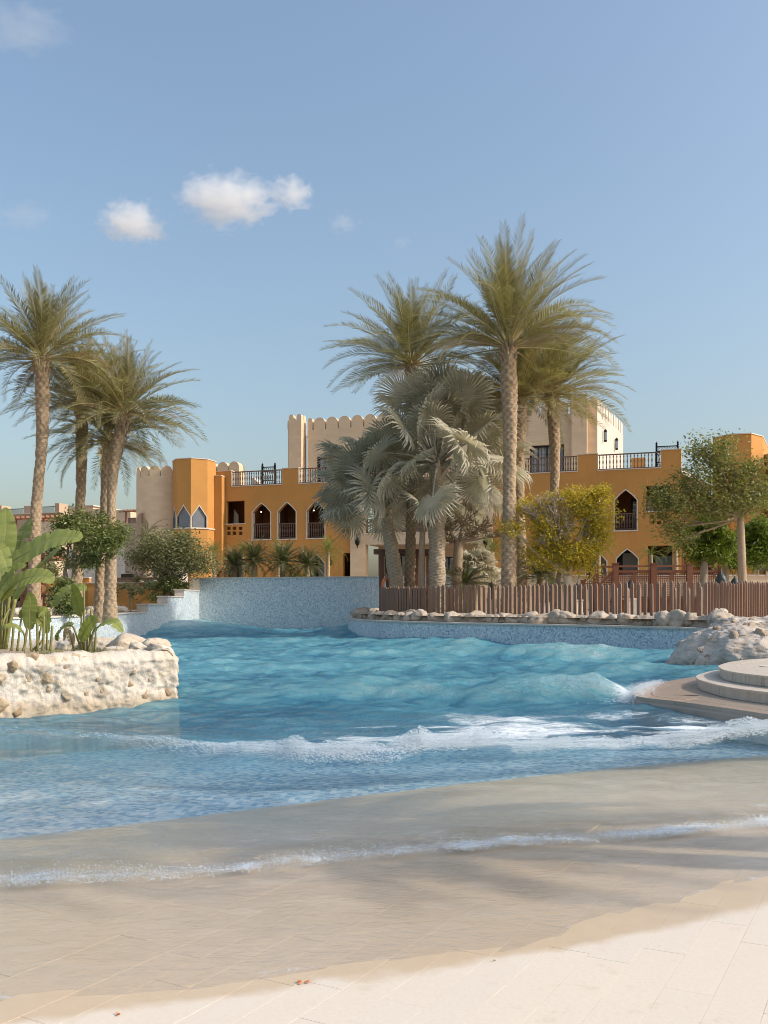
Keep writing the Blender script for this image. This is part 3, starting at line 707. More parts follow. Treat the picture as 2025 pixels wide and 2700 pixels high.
# ------------------------------------------------------------------ rock planter on the left
def loop_shell(name, path, rows, mat, parent, disp, seed, closed_top=None, sc=2.4):
    """rows: list of (inset, z); path: closed plan loop counter-clockwise; noise pushes the surface along its normal"""
    m = len(path); V = []
    nx = []
    for i in range(m):
        t = (path[(i+1)%m]-path[i-1]); t = Vector((t.x, t.y, 0)).normalized(); nx.append(Vector((t.y, -t.x, 0)))
    for ins, z in rows:
        for p, n_ in zip(path, nx): V.append((p.x-n_.x*ins, p.y-n_.y*ins, z))
    V = np.array(V); N = np.array([[n_.x, n_.y, 0] for _ in rows for n_ in nx])
    rise = np.array([min(1., max(0., ins)/.35) for ins, z in rows for _ in nx]); N[:,2] = rise; N /= np.linalg.norm(N, axis=1)[:,None]
    f = fbm(V[:,0]*sc, V[:,1]*sc, V[:,2]*sc, 5, seed=seed); g = np.abs(vnoise(V[:,0]*sc*1.7, V[:,1]*sc*1.7, V[:,2]*sc*1.7, seed=seed+5)); fine = fbm(V[:,0]*14, V[:,1]*14, V[:,2]*14, 3, seed=seed+9)
    w1, i1 = worley(V*np.array([4.6,4.6,5.2])+.25*f[:,None], seed+21); st_m = smooth01((.62-w1)/.34)*(i1 > .45)
    w2, i2 = worley(V*9.5+.3*f[:,None], seed+31); st_s = smooth01((.6-w2)/.4)*(i2 > .6)
    d = disp*(f*.55-g*.25+.34*fine+.50*st_m+.22*st_s)-disp*.2
    V = V+N*d[:,None]
    r = len(rows); F = []
    i = np.arange((r-1)*m); a = i//m; c = i%m; c2 = (c+1)%m
    F = np.stack([a*m+c, a*m+c2, (a+1)*m+c2, (a+1)*m+c], 1)
    me = npmesh(name, V, F, mat); fattr(me, 'stone', np.clip(st_m*np.where(i1 > .74, 1, .25)+.5*st_s*(i2 > .85), 0, 1)); return link(name, me, parent), V, N
pl = thing('rock_planter', (-4.6, 13.5, 0), 'white plastered rock planter standing in the water on the left', 'planter')
corner = [Vector(p) for p in ((-9.5,8.6,0),(-7.2,10.6,0),(-5.31,12.0,0),(-4.2,12.9,0),(-3.5,13.42,0),(-3.26,13.68,0),(-3.42,14.3,0),(-3.85,15.6,0),(-4.5,16.7,0),(-5.2,17.3,0),(-8,17.3,0),(-12,15,0),(-12,10,0))]
pp = catmull(corner, 1, True); dense = []
for i in range(len(pp)):
    a, b = pp[i], pp[(i+1)%len(pp)]; st = .022 if (a.x > -6.6 and a.y < 16.5 and b.x > -6.6) else .09
    k = max(1, int((b-a).length/st)); dense += [a.lerp(b, j/k) for j in range(k)]
rows = [(-.06, -.9), (-.04, -.3)]+[(-.02+.03*math.sin(z*5), z) for z in np.linspace(-.2, .70, 46)]+[(.02,.74),(.05,.78),(.09,.81),(.14,.835),(.2,.85),(.27,.85),(.34,.835),(.40,.80),(.44,.74),(.46,.66)]
sh, SV, SN = loop_shell('rock_wall', dense, rows, M['whiterock'], pl, .058, 3, sc=2.6)
part('soil', MB().prism([(p.x, p.y) for p in offs(pp+[pp[0]], .32)][:-1], .3, .70), M['soil'], pl)
rng = random.Random(21); TS = [rock_mesh(50+i, M['tanstone'], 4, .42) for i in range(5)]
idx = [i for i in range(len(SV)) if SV[i,0] > -6.2 and SV[i,1] < 14.6 and 0. < SV[i,2] < .80]
spots = []
while len(spots) < 30:
    i = rng.choice(idx); p = SV[i]
    if all((p[0]-q[0])**2+(p[1]-q[1])**2+(p[2]-q[2])**2 > .02 for q in spots):
        spots.append(p); s = rng.uniform(.07, .15); n_ = SN[i]; q = p-n_*s*.84
        link('stone', rng.choice(TS), pl, Vector(q)-Vector(pl.location), (rng.uniform(0,6), rng.uniform(0,6), rng.uniform(0,6)), (s*1.15, s, s))
# raised rocks along the far rim of the planter
for px, py, Y, s in ((275,1688,15.6,.30),(318,1690,15.4,.34),(355,1683,15.9,.33),(392,1694,15.0,.28),(425,1706,14.3,.22),(300,1708,14.7,.16),(370,1706,14.4,.20),(238,1690,16.2,.26),(190,1686,16.5,.30),(140,1690,16.5,.25),(412,1690,15.6,.25)):
    p = at(px, py, Y); p.z -= s*.45
    link('rock', rng.choice(WRK), pl, p-Vector(pl.location), (rng.uniform(-.5,.5), rng.uniform(-.5,.5), rng.uniform(0,6)), (s*1.25, s, s*.72))

# ------------------------------------------------------------------ boulder on the right
bo = thing('boulder', (9.2, 20.5, 0), 'big rough boulder of cemented stones beside the curved steps', 'boulder')
nu, nv = 360, 170; V = []
for j in range(nv):
    for i in range(nu):
        a = 2*math.pi*i/nu; t = j/(nv-1)
        r = math.cos(t*math.pi/2)**.62; z = math.sin(t*math.pi/2)**.85
        V.append((9.75+3.1*r*math.cos(a), 20.6+2.75*r*math.sin(a)*(1 if math.sin(a) < 0 else .8), -.5+1.72*z))
V = np.array(V); C0 = np.array([9.75, 20.6, 0.]); Nn = (V-C0); Nn /= np.linalg.norm(Nn, axis=1)[:,None]
d = .16*fbm(V[:,0]*.7, V[:,1]*.7, V[:,2]*.9, 3, seed=41)-.10*np.abs(vnoise(V[:,0]*1.9, V[:,1]*1.9, V[:,2]*1.9, seed=44))+.04*fbm(V[:,0]*4, V[:,1]*4, V[:,2]*4, 5, seed=45, gain=.65)
w1, i1 = worley(V*2.6+.2*fbm(V[:,0]*2, V[:,1]*2, V[:,2]*2, 3)[:,None], 61); st_m = smooth01((.62-w1)/.22)*(i1 > .40); d = d+.024*st_m
V += Nn*d[:,None]
i = np.arange((nv-1)*nu); a = i//nu; c = i%nu; F = np.stack([a*nu+c, a*nu+(c+1)%nu, (a+1)*nu+(c+1)%nu, (a+1)*nu+c], 1)
me = npmesh('rock_body', V, F, M['boulder']); fattr(me, 'stone', st_m*np.where(i1 > .66, 1, .3)); link('rock_body', me, bo)
BS = [rock_mesh(70+i, M['brownstone'], 4, .42) for i in range(5)]
vis = [i for i in range(len(V)) if V[i,1] < 20.6 and V[i,0] < 10.4 and V[i,2] > .1]; rng = random.Random(8); spots = []
for px, py, s in ((1925,1680,.24),(1838,1717,.13),(1903,1722,.17),(1858,1736,.15),(1810,1770,.22),(1860,1772,.19),(1990,1700,.2),(1990,1668,.24),(2010,1735,.2),(1880,1650,.16),(1925,1632,.16),(1960,1640,.2),(1870,1690,.12),(1830,1745,.12),(1945,1745,.15),(1890,1670,.1),(1975,1625,.16),(1850,1680,.12)):
    u_, w_ = (px-CX)/FPX, (HZ-py)/FPX
    # nearest surface point along that line of sight
    q = V[vis]; dd = (q[:,0]-u_*q[:,1])**2+(q[:,2]-EYE-w_*q[:,1])**2; k = vis[int(np.argmin(dd+.02*(q[:,1]-17)))]
    link('stone', rng.choice(BS), bo, Vector(V[k]-Nn[k]*s*.84)-Vector(bo.location), (rng.uniform(0,6), rng.uniform(0,6), rng.uniform(0,6)), (s, s*.9, s*.8))

# ------------------------------------------------------------------ stone ledge and curved steps
M['wetstone'] = (lambda t: t.done(t.pbr(t.mix(t.noise(t.pos(), 3, 6, .6), (.47,.37,.30), (.36,.275,.215)), .2, t.bump(t.noise(t.pos(), 60, 3), .12, .003), spec=.4)))(NT('wet_travertine'))
def m_stepstone():
    t = NT('step_travertine'); p = t.pos(); n = t.noise(p, 4, 6, .6); n2 = t.noise(p, 50, 4); st = t.noise(t.scl(p, (6, 6, .7)), 2, 5)
    col = t.mix(n, (.52,.43,.34), (.62,.54,.45)); col = t.mix(t.ramp(st, [(.52,(0,0,0)),(.7,(.7,.7,.7))]), col, (.36,.28,.21)); col = t.mix(.15, col, t.mix(n2, (.3,.23,.17), (.75,.68,.6)))
    return t.done(t.pbr(col, .5, t.bump(n2, .2, .004), spec=.3))
M['step'] = m_stepstone()
st = thing('stone_steps', (5.5, 12.5, .15), 'curved two tier travertine steps on a wet stone ledge at the right edge', 'steps')
def curve_closed(pts, n=10): return catmull([Vector((x, y, 0)) for x, y in pts], n)
def slab(name, pts, z0, z1, mat, nose=.025, parent=st, tail=((14, 9.5), (14, 18.5))):
    out = curve_closed(pts); loop = [Vector((p.x, p.y, 0)) for p in out]+[Vector((*q, 0)) for q in tail]
    prof = [(nose*1.0, z0), (0, z0+.008), (-.0, z1-nose), (nose*.3, z1-nose*.3), (nose, z1)]
    m = len(loop); nx = []
    for i in range(m):
        t = loop[(i+1)%m]-loop[i-1]; t.normalize(); nx.append(Vector((t.y, -t.x, 0)))
    sgn = 1
    V = [(p.x-n_.x*ins*sgn, p.y-n_.y*ins*sgn, z) for ins, z in prof for p, n_ in zip(loop, nx)]
    F = [(r*m+i, r*m+(i+1)%m, (r+1)*m+(i+1)%m, (r+1)*m+i) for r in range(len(prof)-1) for i in range(m)]+[tuple(range((len(prof)-1)*m, len(prof)*m)), tuple(range(m-1, -1, -1))]
    return part(name, MB().add(V, F), mat, parent)
LEDGE = [(8.5,18.2),(6.3,17.0),(5.2,15.9),(4.5,14.9),(4.0,14.0),(3.84,13.4),(3.95,13.0),(4.25,12.6),(4.6,11.9),(4.95,11.1),(5.6,9.6)]
ST1 = [(8.5,17.6),(6.6,16.6),(5.6,15.4),(5.2,14.5),(5.1,13.6),(5.15,12.95),(5.42,12.2),(6.2,11.0)]
ST2 = [(8.8,17.4),(7.5,17.0),(6.6,16.3),(5.9,15.3),(5.62,14.6),(5.5,13.85),(5.7,12.95),(6.3,11.8)]
LEDGE_LATER = True
def grow(pts, d):
    c = curve_closed(pts); t = offs(c, d); return [(p.x, p.y) for p in t[::6]]+[(t[-1].x, t[-1].y)]
slab('ledge', grow(LEDGE, .30), -.25, .148, M['wetstone'], .01)
slab('ledge_edge', LEDGE, -.25, .10, M['wetstone'], .045)
def ring_stones(pts, d0, d1, z0, z1, lo, hi, mat, seed):
    c = curve_closed(pts); acc = [0.]; rng = random.Random(seed)
    for a, b in zip(c, c[1:]): acc.append(acc[-1]+(b-a).length)
    at_ = lambda d: (lambda j: c[j].lerp(c[j+1], (d-acc[j])/max(1e-6, acc[j+1]-acc[j])))(max(0, min(len(c)-2, int(np.searchsorted(acc, d))-1)))
    d = 0.
    while d < acc[-1]-.2:
        L = rng.uniform(lo, hi); segs = [at_(min(acc[-1], d+.004+(L-.008)*q/6)) for q in range(7)]; d += L
        A_, B_ = offs(segs, d0), offs(segs, d1); ribbon('ledge_stone', A_, B_, z0, z1+rng.uniform(-.001, .001), mat, st)
ring_stones(LEDGE, .015, .29, .09, .15, .6, .95, M['wetstone'], 3)
ring_stones(LEDGE, .302, .62, .14, .1505, .5, .8, M['wetstone'], 4)
ring_stones(LEDGE, .632, 1.0, .14, .151, .5, .8, M['wetstone'], 5)
for k, (pts, z0, z1) in enumerate(((ST1, .15, .32), (ST2, .32, .485))):
    # riser faced with separate slabs, then an overhanging tread
    slab('riser_core', grow(pts, .045), z0, z1-.035, M['step'], .001)
    c = curve_closed(pts); rng = random.Random(k+3)
    c = offs(c, .02); acc = [0.]
    for a, b in zip(c, c[1:]): acc.append(acc[-1]+(b-a).length)
    def along(d): 
        j = max(0, min(len(c)-2, int(np.searchsorted(acc, d))-1)); return c[j].lerp(c[j+1], (d-acc[j])/max(1e-6, acc[j+1]-acc[j]))
    d = 0.
    while d < acc[-1]-.1:
        L = rng.uniform(.34, .58); segs = [along(min(acc[-1], d+.004+(L-.008)*q/4)) for q in range(5)]; d += L
        inn = offs(segs, .03)
        ribbon('riser_slab', segs, inn, z0+.004, z1-.037, M['step'], st)
    slab('tread', grow(pts, .285), z1-.035, z1-.002, M['step'], .001)
    c = curve_closed(pts); acc = [0.]
    for a, b in zip(c, c[1:]): acc.append(acc[-1]+(b-a).length)
    d = 0.
    while d < acc[-1]-.15:
        L = rng.uniform(.5, .8); segs = [along(min(acc[-1], d+.003+(L-.006)*q/6)) for q in range(7)]; d += L
        ribbon('tread_stone', segs, offs(segs, .282), z1-.035, z1+rng.uniform(-.0015, .0015), M['step'], st)
d_ = gnd(2022, 1757, .487)
tag(part('drain_cover', MB().lathe([(.0,0),(.11,0),(.115,.004),(.11,.008),(0,.008)], (d_.x, d_.y, .486), 20), M['trim']), 'small white disc lying on the upper stone step', 'disc')

# ------------------------------------------------------------------ picket fences
def picket_mesh(w, h):
    mb = MB(); mb.box((0,0,(h-.09)/2), (w, w, h-.09)); z = h-.09
    b = w/2
    mb.add([(-b,-b,z),(b,-b,z),(b,b,z),(-b,b,z),(0,0,h)], [(0,1,4),(1,2,4),(2,3,4),(3,0,4)])
    return mesh('picket', mb, M['picket'])
PK = [picket_mesh(.094, h) for h in (1.17, 1.19, 1.2, 1.22)]
def fence(path, spacing, label, seed, rz=R(56), z=1.04, zoff=0., meshes=PK):
    f = thing('picket_fence', (path[0][0], path[0][1], z), label, 'fence'); rng = random.Random(seed)
    c = catmull([Vector((p[0], p[1], z)) for p in path], 10); acc = 0.; cnt = 0; nxt = 0.
    for a, b in zip(c, c[1:]):
        d = (b-a).length
        while nxt < acc+d:
            p = a.lerp(b, (nxt-acc)/d)
            link('picket', rng.choice(meshes), f, p-Vector(f.location)+Vector((0,0,zoff+rng.uniform(-.02,.02))), (rng.uniform(-.012,.012), rng.uniform(-.012,.012), rz+rng.uniform(-.06,.06))); cnt += 1
            nxt += spacing*rng.uniform(.94, 1.06)
        acc += d
    print('pickets', cnt)
    return f
def fp(px, Y): return ((px-CX)/FPX*Y, Y)
fence([fp(1120,35.6), fp(1200,34.6), fp(1300,33.4), fp(1400,31.9), fp(1550,29.8), fp(1700,28.3), fp(1862,26.8)], .222, 'brown wooden picket fence along the front of the island', 2)
fence([fp(1004,37.4), fp(1045,36.5), fp(1080,36.1), fp(1116,35.7)], .135, 'tightly spaced brown pickets at the left corner of the island fence', 5, R(60))
fence([fp(1870,26.9), fp(1940,27.0), fp(2040,27.6), fp(2150,28.2)], .098, 'dark close set picket fence at the right behind the boulder', 9, R(58), zoff=-.02)
fence([fp(1080,38.6), fp(1140,37.6), fp(1200,37.2)], .2, 'second row of pickets behind the left corner of the fence', 10, R(38), zoff=-.05)
fence([fp(1545,32.4), fp(1620,31.6), fp(1700,31.0), fp(1800,30.4), fp(1870,30)], .42, 'sparse shorter pickets seen through the gaps behind the right fence', 14, R(38), zoff=-.12)
FA = Plane(760, 60.0)
hotel = thing('hotel_building', FA.w(FA.S(1180), 2.2, 3), 'ochre two storey hotel with battlemented cream upper storey across the background', 'building')
def Z(pl_, px, py, off=0.): return pl_.sz(px, py, off)[1]
def panel(name, P, off, outer, holes, mat, parent, thick=0., trimmat=None, depth=.34):
    """wall sheet in plane P with holes and reveals running inwards"""
    loops = [[Vector((a, z, 0)) for a, z in outer]]+[[Vector((a, z, 0)) for a, z in h] for h in holes]
    flat = [p for l in loops for p in l]; tris = tessellate_polygon(loops)
    mb = MB().add([P.w(p.x, p.y, off) for p in flat], [tuple(t) for t in tris])
    for l in [outer]+holes:
        n = len(l); d = depth if l is not outer else (thick or depth)
        V = [P.w(a, z, off) for a, z in l]+[P.w(a, z, off+d) for a, z in l]
        mb.add(V, [(i, (i+1)%n, n+(i+1)%n, n+i) for i in range(n)])
    return wpart(name, mb, mat, parent)
def rect(P, x0, x1, y0, y1, off=0.):
    xm = (x0+x1)/2; a, b = P.S(x0, off), P.S(x1, off); t, u = Z(P, xm, y0, off), Z(P, xm, y1, off)
    return [(a, u), (b, u), (b, t), (a, t)]
def arch(P, x0, x1, xa, ya, ysh, yb, off=0.):
    xm = (x0+x1)/2; a, b, m = P.S(x0, off), P.S(x1, off), (P.S(x0, off)+P.S(x1, off))/2
    zb, zs, za = Z(P, xm, yb, off), Z(P, xm, ysh, off), Z(P, xm, ya, off)
    # slightly bowed shoulders
    q = lambda p, r, t: (lerp(p[0], r[0], t), lerp(p[1], r[1], t)+.05*math.sin(math.pi*t))
    return [(a, zb), (b, zb), (b, zs), q((b, zs), (m, za), .5), (m, za), q((a, zs), (m, za), .5), (a, zs)]
def solid(P, a0, a1, z0, z1, o0, o1):
    V = [P.w(a, z, o) for z in (z0, z1) for a, o in ((a0, o0), (a1, o0), (a1, o1), (a0, o1))]
    return MB().add(V, [(3,2,1,0), (4,5,6,7), (0,1,5,4), (1,2,6,5), (2,3,7,6), (3,0,4,7)])
def frame_of(name, P, loop, w, off, proud, mat, parent, closed=True):
    """moulded surround following the opening"""
    n = len(loop); c = (sum(p[0] for p in loop)/n, sum(p[1] for p in loop)/n); mb = MB()
    out = []
    for i, p in enumerate(loop):
        a, b = loop[i-1], loop[(i+1)%n]
        d1 = Vector((p[0]-a[0], p[1]-a[1])).normalized(); d2 = Vector((b[0]-p[0], b[1]-p[1])).normalized()
        n1, n2 = Vector((d1.y, -d1.x)), Vector((d2.y, -d2.x)); m = (n1+n2); m = m/max(.3, m.dot(n1)); out.append((p[0]+m.x*w, p[1]+m.y*w))
    V = [P.w(*p, off-proud) for p in out]+[P.w(*p, off-proud) for p in loop]+[P.w(*p, off+.12) for p in loop]+[P.w(*p, off+.01) for p in out]
    F = []
    for i in range(n):
        j = (i+1)%n
        for k in range(3): F.append((k*n+i, k*n+j, (k+1)*n+j, (k+1)*n+i))
        F.append((3*n+i, 3*n+j, j, i))
    return part(name, mb.add(V, F), mat, parent)
def baluster_mesh(h, r, mat):
    p = [(.55,0),(.55,.08),(.95,.12),(.62,.20),(.42,.26),(.62,.36),(1.,.50),(.62,.64),(.42,.74),(.62,.80),(.95,.88),(.55,.92),(.55,1)]
    return mesh('baluster', MB().lathe([(a*r, z*h) for a, z in p], n=6), mat, True)
def balustrade(P, a0, a1, zb, zt_, off, n, parent, mat, name='balustrade', r=.052, label=None):
    mb = MB(); h = .07
    mb = solid(P, a0, a1, zt_-h, zt_, off-.045, off+.045)
    o = part(name, mb, mat, parent, label=label)
    part('bottom_rail', solid(P, a0, a1, zb, zb+.06, off-.035, off+.035), mat, o)
    me = baluster_mesh(zt_-h-zb-.06, r, mat); W = wloc(o)
    for k in range(n):
        link('baluster', me, o, P.w(lerp(a0, a1, (k+.5)/n), zb+.06, off)-W, (0, 0, -TH))
    return o

zB = Z(FA, 744, 1278); zP1, zP2, zP3, zP4 = Z(FA, 590, 1243), Z(FA, 765, 1235), Z(FA, 1550, 1198), Z(FA, 1770, 1186)
S = FA.S
G0 = 2.1
zF1 = Z(FA, 690, 1424)-.03
A1 = arch(FA, 666, 712.7, 690, 1327.5, 1351, 1422); A2 = arch(FA, 732.5, 780, 756, 1325, 1349.5, 1420.6); A3 = arch(FA, 809, 856, 832.6, 1322, 1347, 1418.7)
A4 = arch(FA, 1620.5, 1678.7, 1650, 1292, 1318.5, 1398); A5 = arch(FA, 1536, 1591, 1565, 1295, 1322, 1402)
A6 = arch(FA, 1626, 1681.6, 1653, 1449, 1473, 1540); A7 = arch(FA, 1545, 1599, 1572, 1456, 1480, 1545)
W1 = rect(FA, 595.8, 644.8, 1320.6, 1380.6); W2 = rect(FA, 1704, 1767, 1280, 1347)
D1 = rect(FA, 596, 645, 1463, 1550); D2 = arch(FA, 812, 856, 834, 1462, 1487, 1550); D3 = rect(FA, 905, 925.5, 1458, 1550); D4 = rect(FA, 1709, 1773, 1438.5, 1540)
holesL = [rect(FA, x0, x1, y0, y1) for x0, x1 in ((597.7,607.9),(612.7,623),(628.8,639.2)) for y0, y1 in ((1388.6,1397.5),(1401.3,1410.7))]
holesR = [rect(FA, x0, x1, y0, y1) for x0, x1 in ((1715,1725),(1732,1742),(1749,1759)) for y0, y1 in ((1359,1367),(1373.5,1382))]
holesM = [rect(FA, x0, x1, y0, y1) for x0, x1 in ((900,910),(912,921.5)) for y0, y1 in ((1383,1391.5),(1396,1404.5))]
fix = lambda L: [(a, max(z, G0+.02)) for a, z in L]
left_outer = [(S(570), G0), (S(926.5), G0), (S(926.5), zB), (S(787), zB), (S(787), zP2), (S(744), zP2), (S(744), zB), (S(610), zB), (S(610), zP1), (S(570), zP1)]
panel('front_wall', FA, 0, left_outer, [A1, A2, A3, W1, fix(D1), fix(D2), fix(D3)]+holesL+holesM, M['ochre'], hotel, .4)
right_outer = [(S(1300.5), G0), (S(1796), G0), (S(1796), zP4), (S(1743), zP4), (S(1743), zB), (S(1575.5), zB), (S(1575.5), zP3), (S(1523), zP3), (S(1523), zB), (S(1300.5), zB)]
panel('front_wall', FA, 0, right_outer, [A4, A5, W2, fix(A6), fix(A7), fix(D4)]+holesR, M['ochre'], hotel, .4)
# coping strips on the parapets and under the balustrades
for x0, x1, z in ((570,610,zP1),(744,787,zP2),(1523,1575.5,zP3),(1743,1796,zP4)):
    part('coping', solid(FA, S(x0)-.03, S(x1)+.03, z, z+.05, -.05, .46), M['trim'], hotel)
for x0, x1 in ((610,744),(787,926),(1300.5,1523),(1575.5,1743)):
    part('coping', solid(FA, S(x0)+.002, S(x1)-.002, zB, zB+.05, -.05, .46), M['trim'], hotel)
    for q, sx in ((x0, 1), (x1, -1)):
        if q not in (926, 1300.5): part('jamb_trim', solid(FA, S(q)-.03*(sx<0), S(q)+.03*(sx>0), zB+.052, zB+1.06, -.012, .40), M['trim'], hotel)
# terrace floor closes the rooms below
tf = MB(); tf.v = []; 
poly = [FA.w(S(570), 0, .4), FA.w(S(1796), 0, .4), FA.w(S(1796)+2.2, 0, 9.5), FA.w(S(570), 0, 9.5)]
part('terrace_slab', MB().prism([(p.x, p.y) for p in poly], zB-.3, zB-.02), M['coping'], hotel)
# loggia rooms : back walls, floors, cross walls
for x0, x1 in ((570, 926), (1300.5, 1796)):
    a0, a1 = S(x0), S(x1)
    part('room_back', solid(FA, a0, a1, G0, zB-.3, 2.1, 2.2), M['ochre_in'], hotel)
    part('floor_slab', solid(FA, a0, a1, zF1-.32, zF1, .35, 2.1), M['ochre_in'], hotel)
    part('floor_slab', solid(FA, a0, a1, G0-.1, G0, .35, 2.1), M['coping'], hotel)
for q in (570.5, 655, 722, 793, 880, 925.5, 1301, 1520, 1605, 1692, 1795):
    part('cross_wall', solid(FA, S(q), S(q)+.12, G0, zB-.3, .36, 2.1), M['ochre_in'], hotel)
def loggia_window(name, loop, n, y_top, y_bot, xm, lab=None, rail=True, sillpx=None):
    o = frame_of(name, FA, loop, .06, 0, .025, M['trim'], hotel)
    if lab: o['label'] = lab
    a0, a1 = loop[0][0], loop[1][0]; zb = loop[0][1]
    part('sill', solid(FA, a0-.10, a1+.10, zb-.07, zb-.001, -.06, .3), M['trim'], o)
    if rail:
        # reveal lining, pale on the inside
        zt_ = Z(FA, xm, y_top)
        mb = solid(FA, a0+.02, a1-.02, zt_-.07, zt_, .20, .28); part('top_rail', mb, M['wood'], o)
        part('bottom_rail', solid(FA, a0+.02, a1-.02, zb+.05, zb+.12, .205, .275), M['wood'], o)
        me = baluster_mesh(zt_-.07-zb-.12, .058, M['wood']); W = wloc(o)
        for k in range(n): link('baluster', me, o, FA.w(lerp(a0+.02, a1-.02, (k+.5)/n), zb+.12, .24)-W, (0, 0, -TH))
    return o
for lp, xm, xa, t_, b_, nb in ((A1,690,0,1379.6,1420,8),(A2,756,0,1378.6,1419,8),(A3,832,0,1377,1417.5,8),(A4,1650,0,1352,1396,8),(A5,1565,0,1355,1400,8)):
    o = loggia_window('arched_window', lp, nb, t_, b_, xm)
    a0, a1 = lp[0][0], lp[1][0]; zb = lp[0][1]
    # pale reveals, door on the loggia back wall
    part('reveal', MB().add(solid(FA, a0-.055, a0+.004, zb, lp[6][1], .12, .36).v, solid(FA, a0, a0+.01, 0, 1, 0, 1).f), M['trim'], o)
    dx = .35 if xm < 1000 else .25
    part('door', solid(FA, a1-dx-.15, a1+.25, zF1, zF1+2.25, 2.02, 2.095), M['blackframe'], o)
    part('door_glass', solid(FA, a1-dx-.03, a1+.13, zF1+.15, zF1+2.1, 2.0, 2.018), M['glass'], o)
def lampmat():
    t = NT('lamp_glow'); return t.done(t.n('Emission', i_Color=(1,.80,.55), i_Strength=5.))
M['glow'] = lampmat()
for px, py in ((688.5,1350),(827.5,1346)):
    a, z = FA.sz(px, py, 1.0); c = FA.w(a, z, 1.0)
    lp = part('ceiling_lamp', MB().lathe([(0,-.035),(.03,-.02),(.035,0),(.02,.035),(0,.06)], c, 8), M['glow'], hotel)
    part('lamp_cord', MB().tube([c+Vector((0,0,.06)), c+Vector((0,0,.9))], .008, 4), M['iron'], lp)
for lp in (W1, W2):
    a0, a1 = lp[0][0], lp[1][0]; zb, zt_ = lp[0][1], lp[2][1]
    o = part('square_window', solid(FA, a0-.10, a1+.08, zb-.06, zb-.001, -.06, .3), M['trim'], hotel)
    part('curtain', MB().add([FA.w(a0+.02, zb, 1.1), FA.w(a0+.42, zb, 1.1), FA.w(a0+.40, lerp(zb, zt_, .45), 1.1), FA.w(a0+.06, lerp(zb, zt_, .72), 1.1)]+[FA.w(a0+.02, zb, 1.16), FA.w(a0+.42, zb, 1.16), FA.w(a0+.40, lerp(zb, zt_, .45), 1.16), FA.w(a0+.06, lerp(zb, zt_, .72), 1.16)], [(0,1,2,3),(7,6,5,4),(0,1,5,4),(1,2,6,5),(2,3,7,6),(3,0,4,7)]), M['cream'], o)
for hs in (holesL, holesM, holesR):
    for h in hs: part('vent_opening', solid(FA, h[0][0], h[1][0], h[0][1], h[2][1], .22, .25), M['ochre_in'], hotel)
for lp in (A6, A7, D2):
    lp = fix(lp); o = frame_of('arched_doorway', FA, lp, .06, 0, .025, M['trim'], hotel); a0, a1 = lp[0][0], lp[1][0]
    part('door_frame', solid(FA, a0-.2, a1+.2, G0, G0+2.7, 1.2, 1.28), M['blackframe'], o)
    part('door_glass', solid(FA, lerp(a0, a1, .25), lerp(a0, a1, .95), G0+.1, G0+2.5, 1.15, 1.19), M['glass'], o)
for lp in (D1, D3, D4):
    lp = fix(lp); a0, a1 = lp[0][0], lp[1][0]
    o = part('doorway', solid(FA, a0-.1, a1+.1, G0, lp[2][1]-.5, 1.2, 1.28), M['blackframe'], hotel)
    part('door_glass', solid(FA, lerp(a0, a1, .3), lerp(a0, a1, .98), G0+.1, lp[2][1]-.6, 1.15, 1.19), M['glass'], o)
# side wall at the right end, catching the sun
c0 = FA.w(S(1796), 0, .0); d_ = Vector((.36, 1, 0)).normalized()
sv = [c0+d_*.003, c0+d_*8.]
wpart('side_wall', MB().add([(sv[0].x, sv[0].y, G0), (sv[1].x, sv[1].y, G0), (sv[1].x, sv[1].y, zB), (sv[1].x-d_.x*6.5, sv[1].y-d_.y*6.5, zB), (sv[1].x-d_.x*6.5, sv[1].y-d_.y*6.5, zP4), (sv[0].x, sv[0].y, zP4)], [(0,1,2,3,4,5)]), M['ochre'], hotel)

# terrace balustrades
def zt_rail(px, py): return Z(FA, px, py)
balustrade(FA, S(611), S(743.5), zB+.06, zt_rail(680, 1240), .12, 22, hotel, M['wood'])
balustrade(FA, S(788), S(965), zB+.06, zt_rail(800, 1234), .12, 27, hotel, M['wood'])
balustrade(FA, S(966), S(1300), zB+.06, zt_rail(1400, 1207), .12, 50, hotel, M['wood'])
balustrade(FA, S(1301), S(1522), zB+.06, zt_rail(1400, 1207), .12, 32, hotel, M['wood'])
balustrade(FA, S(1576), S(1742.5), zB+.06, zt_rail(1660, 1194), .12, 18, hotel, M['wood'], r=.045)

# central cream bay : pilasters, balcony, recess
o = -.28
wpart('pilaster', solid(FA, S(927), S(966), G0, zB, o, .4), M['lime'], hotel)
wpart('pilaster', solid(FA, S(1262), S(1300), G0, zB, o, .4), M['lime'], hotel)
zs0, zs1 = Z(FA, 1000, 1436), Z(FA, 1000, 1407.5)
part('balcony_slab', solid(FA, S(966)+.003, S(1262)-.003, zs0, zs1, -.2, 2.6), M['cream'], hotel)
part('balcony_edge', solid(FA, S(966)+.003, S(1262)-.003, zs1, zs1+.05, -.25, .1), M['trim'], hotel)
balustrade(FA, S(967), S(1261), zs1+.09, zs1+.98, -.05, 44, hotel, M['wood'])
part('recess_back', solid(FA, S(966), S(1262), G0, zB, 2.6, 2.75), M['cream'], hotel)
wpart('upper_wall', solid(FA, S(966)+.003, S(1262)-.003, Z(FA, 1100, 1330), zB, -.1, .4), M['lime'], hotel)
